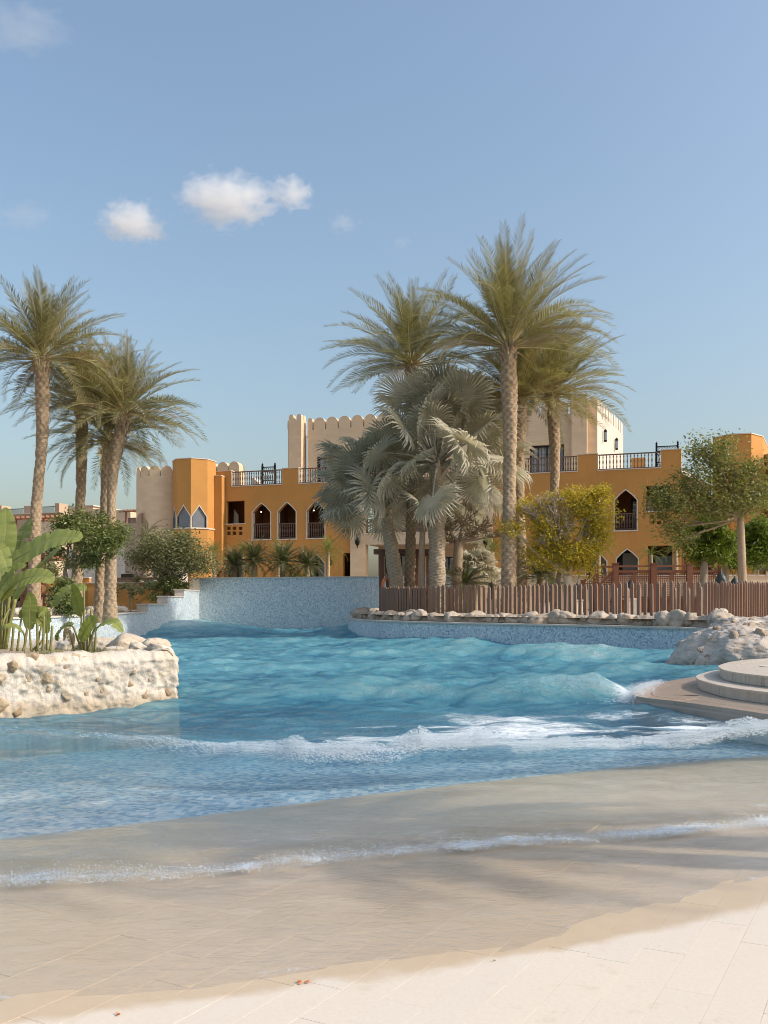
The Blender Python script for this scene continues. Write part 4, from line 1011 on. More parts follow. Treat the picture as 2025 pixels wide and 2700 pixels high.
for x0, x1, y0, y1, k in ((985,1030,1345,1407,2),(1160,1262,1358,1407,4),(1165,1203,1469,1550,2),(1015,1080,1465,1550,3)):
    a0, a1 = FA.S(x0, 2.5), FA.S(x1, 2.5); z0, z1 = max(G0, Z(FA, x0, y1, 2.5)), Z(FA, x0, y0, 2.5)
    w = part('window', solid(FA, a0, a1, z0, z1, 2.52, 2.6), M['blackframe'], hotel)
    for q in range(k):
        b0, b1 = lerp(a0, a1, q/k)+.06, lerp(a0, a1, (q+1)/k)-.06
        part('pane', solid(FA, b0, b1, z0+.07, z1-.07, 2.49, 2.518), M['glass'], w)
for px, py in ((945, 1425), (1282, 1425)):
    a, z = FA.sz(px, py, o); c = FA.w(a, z, o-.22)
    lp = part('wall_lantern', MB().lathe([(0,-.52),(.03,-.5),(.05,-.42),(.03,-.38),(.13,-.28),(.17,-.05),(.10,.06),(.12,.10),(.06,.2),(.03,.28),(0,.36)], c, 10), M['iron'], hotel)
    part('bracket', MB().tube([c+Vector((0,0,.34)), c+Vector((.06,0,.45)), FA.w(a+.1, z+.42, o)], .022, 5), M['iron'], lp)
# dark lantern on the ground floor
for px, py in ((794,1466),(873,1478)):
    a, z = FA.sz(px, py, 0); c = FA.w(a, z, -.2)
    part('wall_lantern', MB().lathe([(0,-.4),(.05,-.34),(.12,-.24),(.14,-.05),(.08,.05),(.03,.2),(0,.26)], c, 8), M['iron'], hotel)

# ------------------------------------------------------------------ battlemented upper storey
UP = Plane(760, 64.6); U = UP.S
def merlon_mesh(w, h, th, mat, n=10, name='merlon'):
    r = w/2; prof = [(-r, 0), (r, 0)]+[(r*math.cos(math.pi*k/n), h-r+r*math.sin(math.pi*k/n)) for k in range(n+1)]
    V = [(x, -th/2, z) for x, z in prof]+[(x, th/2, z) for x, z in prof]; m = len(prof)
    return mesh(name, MB().add(V, [tuple(range(m)), tuple(range(2*m-1, m-1, -1))]+[(i, m+i, m+(i+1)%m, (i+1)%m) for i in range(m)]), mat)
def mk_merlon(P, px0, px1, z0, z1, off, th, parent, mat, th_rot=None):
    a0, a1 = P.S(px0, off), P.S(px1, off); me = merlon_mesh(a1-a0, z1-z0, th, mat); autouv(me)
    return link('merlon', me, parent, P.w((a0+a1)/2, z0, off+th/2)-wloc(parent), (0, 0, -TH))
zG = Z(UP, 840, 1132.5); zM = Z(UP, 842, 1100.5)
up_out = [(U(811), zB-.1), (U(1575), zB-.1), (U(1575), zG), (U(811), zG)]
winL = [(U(835), zB), (U(925), zB), (U(925), Z(UP, 850, 1203.7)), (U(835), Z(UP, 850, 1203.7))]
winR = [(U(1396.7), zB), (U(1487), zB), (U(1487), Z(UP, 1440, 1173)), (U(1396.7), Z(UP, 1440, 1173))]
panel('upper_wall', UP, 0, up_out, [winL, winR], M['lime'], hotel, .45)
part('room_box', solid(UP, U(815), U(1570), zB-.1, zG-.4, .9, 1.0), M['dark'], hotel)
part('upper_roof', solid(UP, U(800), U(1575)-.02, zG-.4, zG-.35, .46, 6.5), M['coping'], hotel)
for lp, k in ((winL, 4), (winR, 4)):
    a0, a1, z0, z1 = lp[0][0], lp[1][0], lp[0][1], lp[2][1]
    fr = frame_of('terrace_door', UP, [(a0+.1, z0), (a1-.1, z0), (a1-.1, z1-.12), (a0+.1, z1-.12)], .098, .16, .02, M['blackframe'], hotel)
    part('curtain', MB().add(*(lambda n: ([UP.w(lerp(a0+.1, a1-.1, i/n), z, .42+.04*math.sin(i*1.9)) for i in range(n+1) for z in (z0, z1-.1)], [(2*i, 2*i+2, 2*i+3, 2*i+1) for i in range(n)]))(60)), M['curtain'], fr)
    for q in range(1, 4):
        x = lerp(a0, a1, q/4); wd = .10 if q == 2 else .05
        part('mullion', solid(UP, x-wd/2, x+wd/2, z0, z1-.12, .14, .2), M['blackframe'], fr)
    for q in range(8):
        x = lerp(a0+.1, a1-.1, (q+.5)/8); part('glazing_bar', solid(UP, x-.012, x+.012, z0, z1-.12, .18, .2), M['blackframe'], fr)
    for q in range(1, 4):
        zz = lerp(z0, z1, q/4); part('glazing_bar', solid(UP, a0+.1, a1-.1, zz-.012, zz+.012, .177, .202), M['blackframe'], fr)
# merlons along the front
for x0, x1 in ((811.5,823.5),(827,857),(860,890),(893,923),(926.5,957),(960.5,991)):
    mk_merlon(UP, x0, x1, zG, zM, 0, .42, hotel, M['lime'])
pitch = 33.6; x = 994.5
while x < 1380: mk_merlon(UP, x, x+30.5, zG, zM, 0, .42, hotel, M['lime']); x += pitch*(1+.00012*(x-994))
for x0, x1 in ((1389,1420.5),(1427,1454),(1468,1496),(1503,1510),(1551,1575)):
    mk_merlon(UP, x0, x1, zG, zM, 0, .42, hotel, M['lime'])
# corner pilasters with their own pairs of small merlons
for x0, x1, dz, sm in ((768.5,801.5,.0,((768.5,781),(789,801.5))),(1509,1549,.0,((1509,1521.5),(1535,1549)))):
    zt_ = zM-.17
    wpart('corner_pilaster', solid(UP, U(x0), U(x1), zB-.1, zt_, -.5, .46), M['lime'], hotel)
    for s0, s1 in sm:
        a0, a1 = U(s0), U(s1)
        if s1 == sm[1][1] or True:
            me = merlon_mesh(a1-a0-.006, .42, .4, M['lime']); autouv(me)
            link('merlon', me, hotel, UP.w((a0+a1)/2, zt_, -.28)-wloc(hotel), (0, 0, -TH))
    me = merlon_mesh(.28, .42, .3, M['lime']); autouv(me)
    link('merlon', me, hotel, UP.w(U(x1)-.18, zt_, .25)-wloc(hotel), (0, 0, R(90)-TH))
wpart('end_wall', solid(UP, U(757.8), U(768.5)-.003, zB-.1, zG+.2, .1, .5), M['lime'], hotel)
mk_merlon(UP, 758, 768.2, zG+.2, zM-.02, .1, .4, hotel, M['lime'])
# sunlit right flank, walls splayed
def on_ray(p0, d, px):
    u = (px-CX)/FPX; k = (p0.x-u*p0.y)/(u*d.y-d.x); return p0+d*k
c0 = UP.w(U(1575), 0, .0); dd = Vector((math.sin(R(26)), math.cos(R(26)), 0)); c1 = on_ray(c0, dd, 1643); FL = (c1-c0).length
fl = thing  # (kept local names short)
pl2 = Plane(760, 60); pl2.e = dd; pl2.n = Vector((-dd.y, dd.x, 0)); pl2.o = Vector((c0.x, c0.y, 0)); pl2.c = pl2.o.dot(pl2.n)
wpart('flank_wall', MB().add([pl2.w(0, zB-.1, .003), pl2.w(FL, zB-.1, .003), pl2.w(FL, zG, .003), pl2.w(0, zG, .003)]+[pl2.w(0.4, zG, .42), pl2.w(FL, zG, .42), pl2.w(FL, zB-.1, .42)], [(0,1,2,3), (3,2,5,4), (1,6,5,2)]), M['white_plaster'], hotel)
nm = 10
for k in range(nm):
    a0, a1 = FL*(k+.12)/nm, FL*(k+.92)/nm; me = merlon_mesh(a1-a0, zM-zG, .40, M['white_plaster']); autouv(me)
    link('merlon', me, hotel, pl2.w((a0+a1)/2, zG, .21)-wloc(hotel), (0, 0, math.atan2(dd.y, dd.x)))
for px, py in ((1590,1150),(1620,1172)):
    q = on_ray(c0, dd, px); z = EYE+(HZ-py)/FPX*q.y; c = q+Vector((dd.y, -dd.x, 0))*.16
    lp = part('wall_lantern', MB().lathe([(0,-.42),(.09,-.40),(.11,-.36),(.11,.3),(.13,.33),(.05,.45),(0,.5)], (c.x, c.y, z), 6), M['iron'], hotel)
    part('lantern_pane', MB().lathe([(.085,-.3),(.113,-.29),(.113,.24),(.085,.25)], (c.x, c.y, z), 6), M['glass'], lp)
# low ochre walls on the terrace behind
part('terrace_wall', solid(UP, U(1644)+.4, U(1683)+.4, zB, Z(UP, 1660, 1187.5), 3.2, 3.6), M['ochre'], hotel)
part('terrace_wall', solid(UP, U(1600), U(1800)+.4, zB, zB+1.0, 5.2, 5.5), M['ochre'], hotel)
# wrought trellises on the roof terrace
def trellis(P, x0, x1, y0, y1, off, lab, n=6):
    t = thing('roof_trellis', P.w(P.S((x0+x1)/2, off), zB, off), lab, 'trellis')
    a0, a1 = P.S(x0, off), P.S(x1, off); z1 = Z(P, x0, y0, off); z0 = zB
    for a in (a0, a1):
        o = part('post', solid(P, a-.06, a+.06, z0, z1, off-.06, off+.06), M['iron'], t)
        c = P.w(a, z1, off); part('finial', MB().lathe([(.03,0),(.07,.05),(.07,.1),(.02,.16),(0,.24)], c, 8), M['iron'], o)
    for z in (z1-.12, z1-.42, lerp(z0, z1, .35)): part('rail', solid(P, a0, a1, z-.03, z+.03, off-.02, off+.02), M['iron'], t)
    for k in range(n):
        q = lerp(a0, a1, (k+.5)/n); part('bar', MB().tube([P.w(q-.12, z0, off), P.w(q+.1, lerp(z0, z1, .5), off), P.w(q-.08, z1-.42, off)], .02, 4), M['iron'], t)
        part('scroll', MB().tube([P.w(q+.12*math.cos(w), z1-.27+.10*math.sin(w), off) for w in np.linspace(0, 5.4, 9)], .014, 4), M['iron'], t)
    return t
trellis(FA, 692, 725, 1228, 1275, 1.6, 'black wrought iron trellis on the roof terrace of the hotel')
trellis(FA, 1731, 1787, 1173, 1235, 1.6, 'wrought iron trellis with a climbing plant on the roof terrace behind the feathery tree', 8)
# a sloping stair flank on the left roof terrace
part('roof_stair', MB().add([FA.w(S(628), zB+.02, 2.), FA.w(S(668), zB+.02, 2.), FA.w(S(628), zB+1.0, 2.), FA.w(S(628), zB+.02, 3.), FA.w(S(668), zB+.02, 3.), FA.w(S(628), zB+1.0, 3.)], [(0,1,2),(5,4,3),(0,1,4,3),(1,2,5,4),(2,0,3,5)]), M['coping'], hotel)

# ------------------------------------------------------------------ left wing : recess, octagon bay, round tower
wing = thing('hotel_wing', at(500, 1560, 61), 'west wing of the hotel with ochre octagon bay and round cream battlemented tower', 'building')
wp = Plane(554, 61.2)
wpart('recess_wall', solid(wp, wp.S(530), wp.S(571)+.4, G0, Z(wp, 554, 1256), 0, .4), M['ochre'], wing)
part('coping', solid(wp, wp.S(530), wp.S(571)+.4, Z(wp, 554, 1256), Z(wp, 554, 1256)+.05, -.04, .44), M['trim'], wing)
oc = Vector(((512-CX)/FPX*61.2, 61.2, 0)); OR = 1.5; zo = Z(wp, 512, 1220)
vert = [Vector((oc.x+OR*math.cos(R(4+45*k)), oc.y+OR*math.sin(R(4+45*k)), 0)) for k in range(8)]
wz0, wz1, wza = EYE+(HZ-1391)/FPX*60, EYE+(HZ-1362)/FPX*60, EYE+(HZ-1334.5)/FPX*60
for k in range(8):
    a, b = vert[k], vert[(k+1)%8]; L = (b-a).length; e = (b-a).normalized(); n_ = Vector((-e.y, e.x, 0))
    P = Plane(760, 60); P.e, P.n, P.o = e, n_, a.copy(); P.c = a.dot(n_)
    vis = k in (4, 5, 6)
    hole = [(.07, wz0), (L-.07, wz0), (L-.07, wz1), (L/2, wza), (.07, wz1)]
    outer = [(0, G0), (L, G0), (L, zo), (0, zo)]
    panel('bay_wall', P, 0, outer, [hole] if vis else [], M['ochre'], wing, .02, depth=.2)
    if vis:
        w = frame_of('diamond_window', P, hole, .055, 0, .03, M['trim'], wing)
        part('pane', MB().add([P.w(*q, .10) for q in hole], [tuple(range(5))]), M['greypane'], w)
        part('frame_bar', solid(P, .07, .12, wz0, wz1, .06, .099), M['blackframe'], w)
        part('frame_bar', solid(P, L-.12, L-.07, wz0, wz1, .06, .099), M['blackframe'], w)
def ngon(name, c, r, n, a0, z0, z1, mat, parent): return part(name, MB().prism([(c.x+r*math.cos(a0+2*math.pi*k/n), c.y+r*math.sin(a0+2*math.pi*k/n)) for k in range(n)], z0, z1), mat, parent)
ngon('bay_coping', oc, OR+.05, 8, R(4), zo, zo+.05, M['trim'], wing)
ngon('bay_sill', oc, OR+.07, 8, R(4), wz0-.10, wz0-.005, M['trim'], wing)
tc = Vector(((437-CX)/FPX*63.2, 63.2, 0)); TR = 2.05; tz = EYE+(HZ-1259)/FPX*62; tz2 = EYE+(HZ-1231.5)/FPX*62
strip_uv('tower_wall', [Vector((tc.x+TR*math.cos(a), tc.y+TR*math.sin(a), 0)) for a in np.linspace(R(150), R(330), 40)], [G0, tz], M['lime'], wing)
strip_uv('tower_inner', [Vector((tc.x+(TR-.35)*math.cos(a), tc.y+(TR-.35)*math.sin(a), 0)) for a in np.linspace(0, 2*math.pi, 33)], [G0, tz], M['lime'], wing)
part('tower_top', MB().prism([(tc.x+(TR-.01)*math.cos(a), tc.y+(TR-.01)*math.sin(a)) for a in np.linspace(0, 2*math.pi, 40)[:-1]], tz-.15, tz-.001), M['lime'], wing)
for k in range(15):
    a = R(262-24.*k); n = 8; w_ = R(21.5)
    # curved merlon
    V = []; prof = [(-1, 0), (1, 0)]+[(math.cos(math.pi*q/10), 0.45+.55*math.sin(math.pi*q/10)) for q in range(11)]
    for rr in (TR, TR-.36):
        for x_, z_ in prof: b = a+x_*w_/2; V.append((tc.x+rr*math.cos(b), tc.y+rr*math.sin(b), tz+z_*(tz2-tz)))
    m = len(prof); F = [tuple(range(m-1, -1, -1)), tuple(range(m, 2*m))]+[(i, (i+1)%m, m+(i+1)%m, m+i) for i in range(m)]
    if math.sin(a) < .75: wpart('merlon', MB().add(V, F), M['lime'], wing)
# pair of stout merlons behind the parapet
bp = Plane(600, 64.5)
part('back_wall', solid(bp, bp.S(568), bp.S(634), 8.5, EYE+(HZ-1246)/FPX*64.5, 0, .9), M['lime'], wing)
for x0, x1 in ((542,569),(572.5,600),(602.5,630)):
    a0, a1 = bp.S(x0), bp.S(x1); me = merlon_mesh(a1-a0, .98, .9, M['lime']); autouv(me)
    link('merlon', me, wing, bp.w((a0+a1)/2, EYE+(HZ-1252)/FPX*64.5, .47)-wloc(wing), (0, 0, -TH))
# curved buttress at the tower's left foot
part('buttress', MB().add(*(lambda pr: ([(x, y, z) for x, z in pr for y in (61.2, 61.9)], [tuple(2*i for i in range(len(pr))), tuple(2*i+1 for i in range(len(pr)-1, -1, -1))]+[(2*i, 2*i+1, (2*i+3)%(2*len(pr)), (2*i+2)%(2*len(pr))) for i in range(len(pr))]))([(at(q, 0, 61.2).x, EYE+(HZ-y)/FPX*61.2) for q, y in ((372,1620),(372,1352),(368,1353),(364,1358),(360.5,1368),(358.5,1385),(358.5,1620))])), M['shadeplaster'], wing)

# ------------------------------------------------------------------ ochre tower block on the right
rt = thing('ochre_tower', at(1950, 1560, 58), 'tall ochre angular tower block partly hidden by the feathery tree', 'building')
pts = [at(px, 0, Y) for px, Y in ((1880,57.6),(1928,56.3),(1981,56.0),(2011,57.0),(2040,66),(1900,68))]
zt_ = EYE+(HZ-1144)/FPX*56
mb = MB(); n = len(pts); wpart('tower_walls', mb.add([(p.x, p.y, z) for z in (G0, zt_) for p in pts], [(i, (i+1)%n, n+(i+1)%n, n+i) for i in range(n)]+[tuple(range(n, 2*n))]), M['ochre'], rt)
cp = [Vector((pts[0].lerp(p, 1)).x, ) if False else p for p in pts]; cen = sum((Vector(p) for p in pts), Vector())/n
part('coping', MB().prism([((p.x-cen.x)*1.02+cen.x, (p.y-cen.y)*1.02+cen.y) for p in pts], zt_, zt_+.06), M['trim'], rt)
low_ = [at(px, 0, Y) for px, Y in ((2012,58.2),(2120,54),(2140,66),(2030,67))]; zl = EYE+(HZ-1197)/FPX*57.5
wpart('lower_block', MB().prism([(p.x, p.y) for p in low_], G0, zl), M['ochre'], rt)
part('coping', MB().prism([(p.x+(.04 if i in (1,2) else -.04), p.y) for i, p in enumerate(low_)], zl, zl+.06), M['trim'], rt)
dc = at(2015, 0, 63); part('dome', MB().lathe([(1.5,0),(1.5,.5),(1.35,1.0),(1.0,1.5),(.5,1.85),(0,1.95)], (dc.x, dc.y, zl-.3), 20), M['shadeplaster'], rt, True)
# diamond windows in the sunlit face
e = (pts[3]-pts[2]); P = Plane(760, 60); P.e = e.normalized(); P.n = Vector((-P.e.y, P.e.x, 0)); P.o = pts[2].copy(); P.o.z = 0; P.c = P.o.dot(P.n); Lf = e.length
for y0, ys, y1 in ((1285,1312,1345), (1450,1472,1520)):
    zb, zs, za = [EYE+(HZ-q)/FPX*56 for q in (y1, ys, y0)]; hole = [(.5, zb), (Lf-.35, zb), (Lf-.35, zs), ((Lf+.15)/2, za), (.5, zs)]
    w = frame_of('diamond_window', P, hole, .07, 0, .05, M['trim'], rt)
    part('pane', MB().add([P.w(*q, -.012) for q in hole], [tuple(range(5))]), M['curtain'], w)
part('block_wall', MB().prism([(p.x, p.y) for p in (FA.w(S(1812), 0, 6), at(1905, 0, 62), at(1905, 0, 66), FA.w(S(1812), 0, 9))], G0, zB-.6), M['ochre'], rt)

# ------------------------------------------------------------------ distant houses at far left
HP = Plane(120, 82.)
def hbox(px0, px1, y0, y1, off, dep, mat, parent, name): return part(name, solid(HP, HP.S(px0, off), HP.S(px1, off), EYE+(HZ-y1)/FPX*(82+off), EYE+(HZ-y0)/FPX*(82+off), off, off+dep), mat, parent)
h1 = thing('far_house', HP.w(HP.S(90), 2), 'taupe flat roofed house with pergola far off behind the leftmost palm', 'house')
hbox(-60, 158, 1353, 1580, 0, 8, M['sandplaster'], h1, 'house_wall')
for x0, x1, yt in ((-30, 4, 1328), (63, 86, 1332), (144.5, 156, 1328)): hbox(x0, x1, yt, 1353, -.02, 1.3, M['sandplaster'], h1, 'parapet_pillar')
for x0, x1, yt in ((20, 63, 1338), (86, 144, 1335.5)):
    r_ = hbox(x0, x1, yt, yt+1.6, .3, .06, M['iron'], h1, 'roof_railing')
    for k in range(int((x1-x0)/2.6)): hbox(x0+k*2.6+1, x0+k*2.6+1.7, yt+1.6, 1353, .31, .04, M['iron'], r_, 'bar')
hbox(-60, 158, 1351.5, 1353.5, -.15, .5, M['trim'], h1, 'coping')
pg = thing('far_pergola', HP.w(HP.S(90, -3), 2, -3), 'terracotta timber pergola in front of the far taupe house', 'pergola')
hbox(22, 152, 1366, 1369, -3.2, .2, M['pergola'], pg, 'beam'); hbox(22, 152, 1366, 1369, -.9, .2, M['pergola'], pg, 'beam')
for k in range(10): hbox(26+k*13, 30+k*13, 1360.5, 1365.8, -3.6, 3.4, M['pergola'], pg, 'rafter')
for q in (40, 112, 148): hbox(q, q+3, 1369.2, 1420, -3.15, .12, M['pergola'], pg, 'post')
hbox(100, 143, 1378, 1560, -4.5, 1.2, M['cream'], h1, 'garden_wall')
h2 = thing('far_house', HP.w(HP.S(230), 2, 6), 'cream block houses stepping down far behind the left palms', 'house')
hbox(160, 245, 1335, 1580, 8, 5, M['cream'], h2, 'house_wall'); hbox(236, 292, 1344, 1580, 6, 5, M['cream'], h2, 'house_wall'); hbox(196, 246, 1332, 1335, 7.8, 5.4, M['white_plaster'], h2, 'roof_edge')
w_ = hbox(306, 344, 1350, 1580, 3, 5, M['cream'], h2, 'house_wall')
for k in range(4): hbox(313+k*4, 315+k*4, 1354, 1356.5, 2.97, .05, M['dark'], w_, 'hole_shade')  # dark slabs on the wall face, painted shade of the small holes
h3 = thing('far_house', HP.w(HP.S(335), 2, -8), 'sandy ochre house front with small slit windows beside the round tower', 'house')
hbox(296, 372, 1391, 1580, -8, 4, M['sandplaster'], h3, 'house_wall')
for q in (311, 331): hbox(q, q+4, 1439, 1450, -8.04, .06, M['wood'], h3, 'slit_window')
rl = hbox(337, 361, 1377, 1379, -7.8, .08, M['wood'], h3, 'balcony_railing')
for k in range(9): hbox(338+k*2.6, 339.3+k*2.6, 1379, 1391, -7.8, .06, M['wood'], rl, 'bar')
p3 = thing('far_pergola', HP.w(HP.S(340, -6), 9, -6), 'small brown pergola above the far balcony by the round tower', 'pergola')
hbox(324, 362, 1358, 1361.5, -7, .15, M['pergola'], p3, 'beam')
for k in range(5): hbox(326+k*8, 328+k*8, 1355.5, 1358, -7.4, 2.4, M['pergola'], p3, 'rafter')
hbox(329, 333, 1361.5, 1391, -7, .14, M['pergola'], p3, 'post')
hbox(180, 330, 1455, 1600, -14, .5, M['white_plaster'], thing('garden_wall', HP.w(HP.S(250, -14), 2, -14), 'long pale plastered wall behind the green tree and palms', 'wall'), 'wall_face')
# ------------------------------------------------------------------ plant materials
def m_trunk(name, c1, c2, c3, ring=0.):
    t = NT(name); p = t.pos(); a = t.n('Attribute', attribute_name='v').outputs['Fac']
    n = t.noise(p, 9, 6, .7); n2 = t.noise(t.scl(p, (18, 18, 60)), 1., 4, .6); g = t.noise(p, 1.2, 3)
    f = t.math('ADD', t.math('MULTIPLY', a, .55), t.math('ADD', t.math('MULTIPLY', n, .35), t.math('MULTIPLY', n2, .2)))
    col = t.ramp(f, [(.22, c3), (.5, c1), (.8, c2)]); col = t.mix(t.math('MULTIPLY', g, .3), col, vary(c1, .7))
    return t.done(t.pbr(col, .9, t.bump(t.math('ADD', n, n2), .6, .015), spec=.15))
M['palmtrunk'] = m_trunk('date_palm_trunk', (.36,.26,.17), (.56,.43,.29), (.14,.09,.055))
M['fantrunk'] = m_trunk('fan_palm_trunk', (.40,.31,.22), (.60,.50,.38), (.20,.14,.09))
M['bark'] = m_trunk('smooth_bark', (.38,.28,.19), (.50,.38,.27), (.22,.15,.10))
M['palebark'] = m_trunk('pale_bark', (.60,.50,.38), (.74,.64,.51), (.40,.31,.22))
M['greybark'] = m_trunk('grey_bark', (.30,.25,.20), (.42,.36,.29), (.17,.13,.10))
M['date'] = m_leaf('date_frond', [(.0, (.11,.10,.048)), (.35, (.26,.235,.125)), (.62, (.42,.365,.205)), (.85, (.58,.49,.29)), (1., (.66,.53,.33))], .34, .6, spec=.18)
M['fan'] = m_leaf('silver_fan_leaf', [(.0, (.33,.315,.25)), (.4, (.54,.51,.42)), (.75, (.68,.63,.53)), (1., (.76,.71,.61))], .40, .5, tint=(1.05,1.02,.8), rmix=.55)
M['fangreen'] = m_leaf('green_fan_leaf', [(0, (.10,.13,.05)), (1., (.24,.26,.10))], .25, .5)
M['petiole'] = m_flat('petiole', (.40,.36,.20), .6, nz=6)
M['fanpetiole'] = m_flat('fan_petiole', (.42,.39,.31), .6, nz=6)
M['deadleaf'] = m_leaf('dry_frond', [(0, (.30,.22,.12)), (1, (.52,.40,.24))], .2, .7)
M['cycad'] = m_leaf('cycad_frond', [(0, (.05,.065,.026)), (.5, (.13,.145,.06)), (1., (.30,.28,.13))], .14, .35)
M['pygmy'] = m_leaf('pygmy_frond', [(0, (0.078,0.117,0.026)), (.5, (0.182,0.221,0.052)), (1., (0.390,0.364,0.091))], .3, .45)
M['banana'] = None
M['leafgreen'] = m_leaf('conocarpus_leaf', [(0, (.075,.095,.032)), (.5, (.20,.235,.085)), (1., (.42,.43,.19))], .34, .45)
M['leafolive'] = m_leaf('olive_leaf', [(0, (.11,.115,.055)), (.5, (.28,.275,.135)), (1., (.50,.46,.25))], .32, .45)
M['leafyellow'] = m_leaf('ficus_leaf', [(0, (.22,.205,.035)), (.45, (.48,.42,.06)), (1., (.74,.60,.10))], .45, .4, tint=(1.3,1.15,.5))
M['leaffeather'] = m_leaf('feathery_leaf', [(0, (.10,.11,.036)), (.5, (.25,.255,.088)), (1., (.46,.43,.17))], .36, .45)
M['leafbright'] = m_leaf('drooping_leaf', [(0, (0.060,0.098,0.015)), (.5, (0.180,0.240,0.033)), (1., (0.420,0.435,0.075))], .35, .4)

# ------------------------------------------------------------------ fronds
def frond_mesh(seed, L, bend, nleaf, leaf, vang=R(20), mat=None, bare=.16, width=.058, fwd=R(54), twist=0.):
    """pinnate leaf along +X in the XZ plane, arching downwards, leaflets in a V"""
    rng = random.Random(seed); mb = MB(); A = []
    N = 14; pts = []; ang = 0.; p = Vector((0,0,0))
    for i in range(N+1):
        t = i/N; pts.append(p.copy()); ang = -bend*t**1.6; p = p+Vector((math.cos(ang), twist*t*.25, math.sin(ang)))*L/N
    mb.tube(pts, [lerp(.030, .004, (i/N)**.6)*L/3.4 for i in range(N+1)], 4); nb = len(mb.v); A += [.85]*nb
    def pt(t):
        k = min(N-1e-6, t*N); i = int(k); return pts[i].lerp(pts[i+1], k-i), (pts[i+1]-pts[i]).normalized()
    for k in range(nleaf):
        t = bare+(1-bare)*(k+.5)/nleaf; c, d = pt(t); x = (t-bare)/(1-bare)
        ll = leaf*(.28+.72*math.sin(min(1, x*1.9+.16)*math.pi/2))*(1-.62*max(0, x-.45)/.55)
        up = Vector((-d.z, 0, d.x))
        for sgn in (-1, 1):
            f = fwd*rng.uniform(.8, 1.2)*(1-.35*x); va = vang*rng.uniform(.3, 1.6)+rng.uniform(-.15,.15)
            dr = d*math.cos(f)+(Vector((0, sgn, 0))*math.cos(va)+up*math.sin(va))*math.sin(f); dr.normalize()
            l = ll*rng.uniform(.82, 1.12); w = width*(.7+.3*ll/leaf); s = d.cross(dr).cross(dr)
            s = d.lerp(s.normalized() if s.length > 1e-5 else d, .3).normalized()*w/2
            tip = c+dr*l+Vector((0,0,-.10*l*rng.random())); mid = c+dr*l*.45
            n = len(mb.v); mb.v += [tuple(c-s*.5), tuple(mid+s), tuple(tip), tuple(mid-s)]; mb.f.append((n, n+1, n+2, n+3))
            a = min(1, max(0, rng.gauss(.42, .2))); A += [a]*4
    me = mesh('frond', mb, mat); fattr(me, 'v', A); return me
def quat_to(dirv, up=Vector((0,0,1)), roll=0.):
    x = Vector(dirv).normalized(); u = up-x*up.dot(x)
    z = u.normalized() if u.length > 1e-4 else x.orthogonal().normalized(); y = z.cross(x)
    return Matrix((x, y, z)).transposed().to_quaternion() @ Quaternion((1,0,0), roll)
DATE = {}
def date_set(L):
    key = round(L, 1)
    if key not in DATE: DATE[key] = [frond_mesh(100+i+int(key*10)*13, key, R(b), int(27*key), .215*key**.75, mat=M['date'], twist=random.uniform(-1,1)) for i, b in enumerate((18, 28, 38, 50, 62, 75, 32, 45))]
    return DATE[key]
def trunk_mesh(name, path, radii, mat, scale_h=.15, na=6, amp=.20, nr=36, rows=None):
    """old leaf bases in a spiral, as relief on a tapering column"""
    path = [Vector(p) for p in path]; c = catmull(path, 24); L = [0.]
    for a, b in zip(c, c[1:]): L.append(L[-1]+(b-a).length)
    tot = L[-1]; nz = max(30, int(tot/scale_h*5)); V = []; A = []
    for j in range(nz+1):
        s = tot*j/nz; k = min(len(c)-2, max(0, int(np.searchsorted(L, s))-1)); q = (s-L[k])/max(1e-6, L[k+1]-L[k]); p = c[k].lerp(c[k+1], q)
        r = float(np.interp(s/tot, np.linspace(0, 1, len(radii)), radii))
        for i in range(nr):
            a = 2*math.pi*i/nr; row = s/scale_h; u = a/(2*math.pi)*na
            # two interleaved scale rows
            best = 0; 
            for m in (0, 1):
                rr = row+.5*m+.12*math.sin(u*2.1+row); fr = rr-math.floor(rr); uu = u+.5*(math.floor(rr)%2)+.5*m; fu = abs(uu-math.floor(uu)-.5)*2
                h = (fr)*(1-.75*fu*fu) if m == 0 else (fr*.9)*(1-.9*fu*fu)
                best = max(best, h)
            jj = vnoise(np.array([u*.9+7]), np.array([row*.8]), seed=3)[0] if False else math.sin(i*12.9+j*7.7)*.5
            rad = r*(1-amp*.5+amp*best+.02*jj); V.append((p.x+rad*math.cos(a), p.y+rad*math.sin(a), p.z)); A.append(.15+.75*best)
    V = np.array(V); f = fbm(V[:,0]*3, V[:,1]*3, V[:,2]*2.2, 3, seed=len(V)%97); cx = V.reshape(nz+1, nr, 3).mean(1)[:,None,:].repeat(nr, 1).reshape(-1, 3)
    g_ = fbm(V[:,0]*9, V[:,1]*9, V[:,2]*6, 3, seed=len(V)%89); V = cx+(V-cx)*(1+.07*f+.07*g_)[:,None]*np.array([1,1,0])+np.array([0,0,1.])*(V-cx)
    i = np.arange(nz*nr); a = i//nr; k = i%nr; F = np.stack([a*nr+k, a*nr+(k+1)%nr, (a+1)*nr+(k+1)%nr, (a+1)*nr+k], 1)
    me = npmesh(name, V, F, mat, True); fattr(me, 'v', np.array(A)); return me
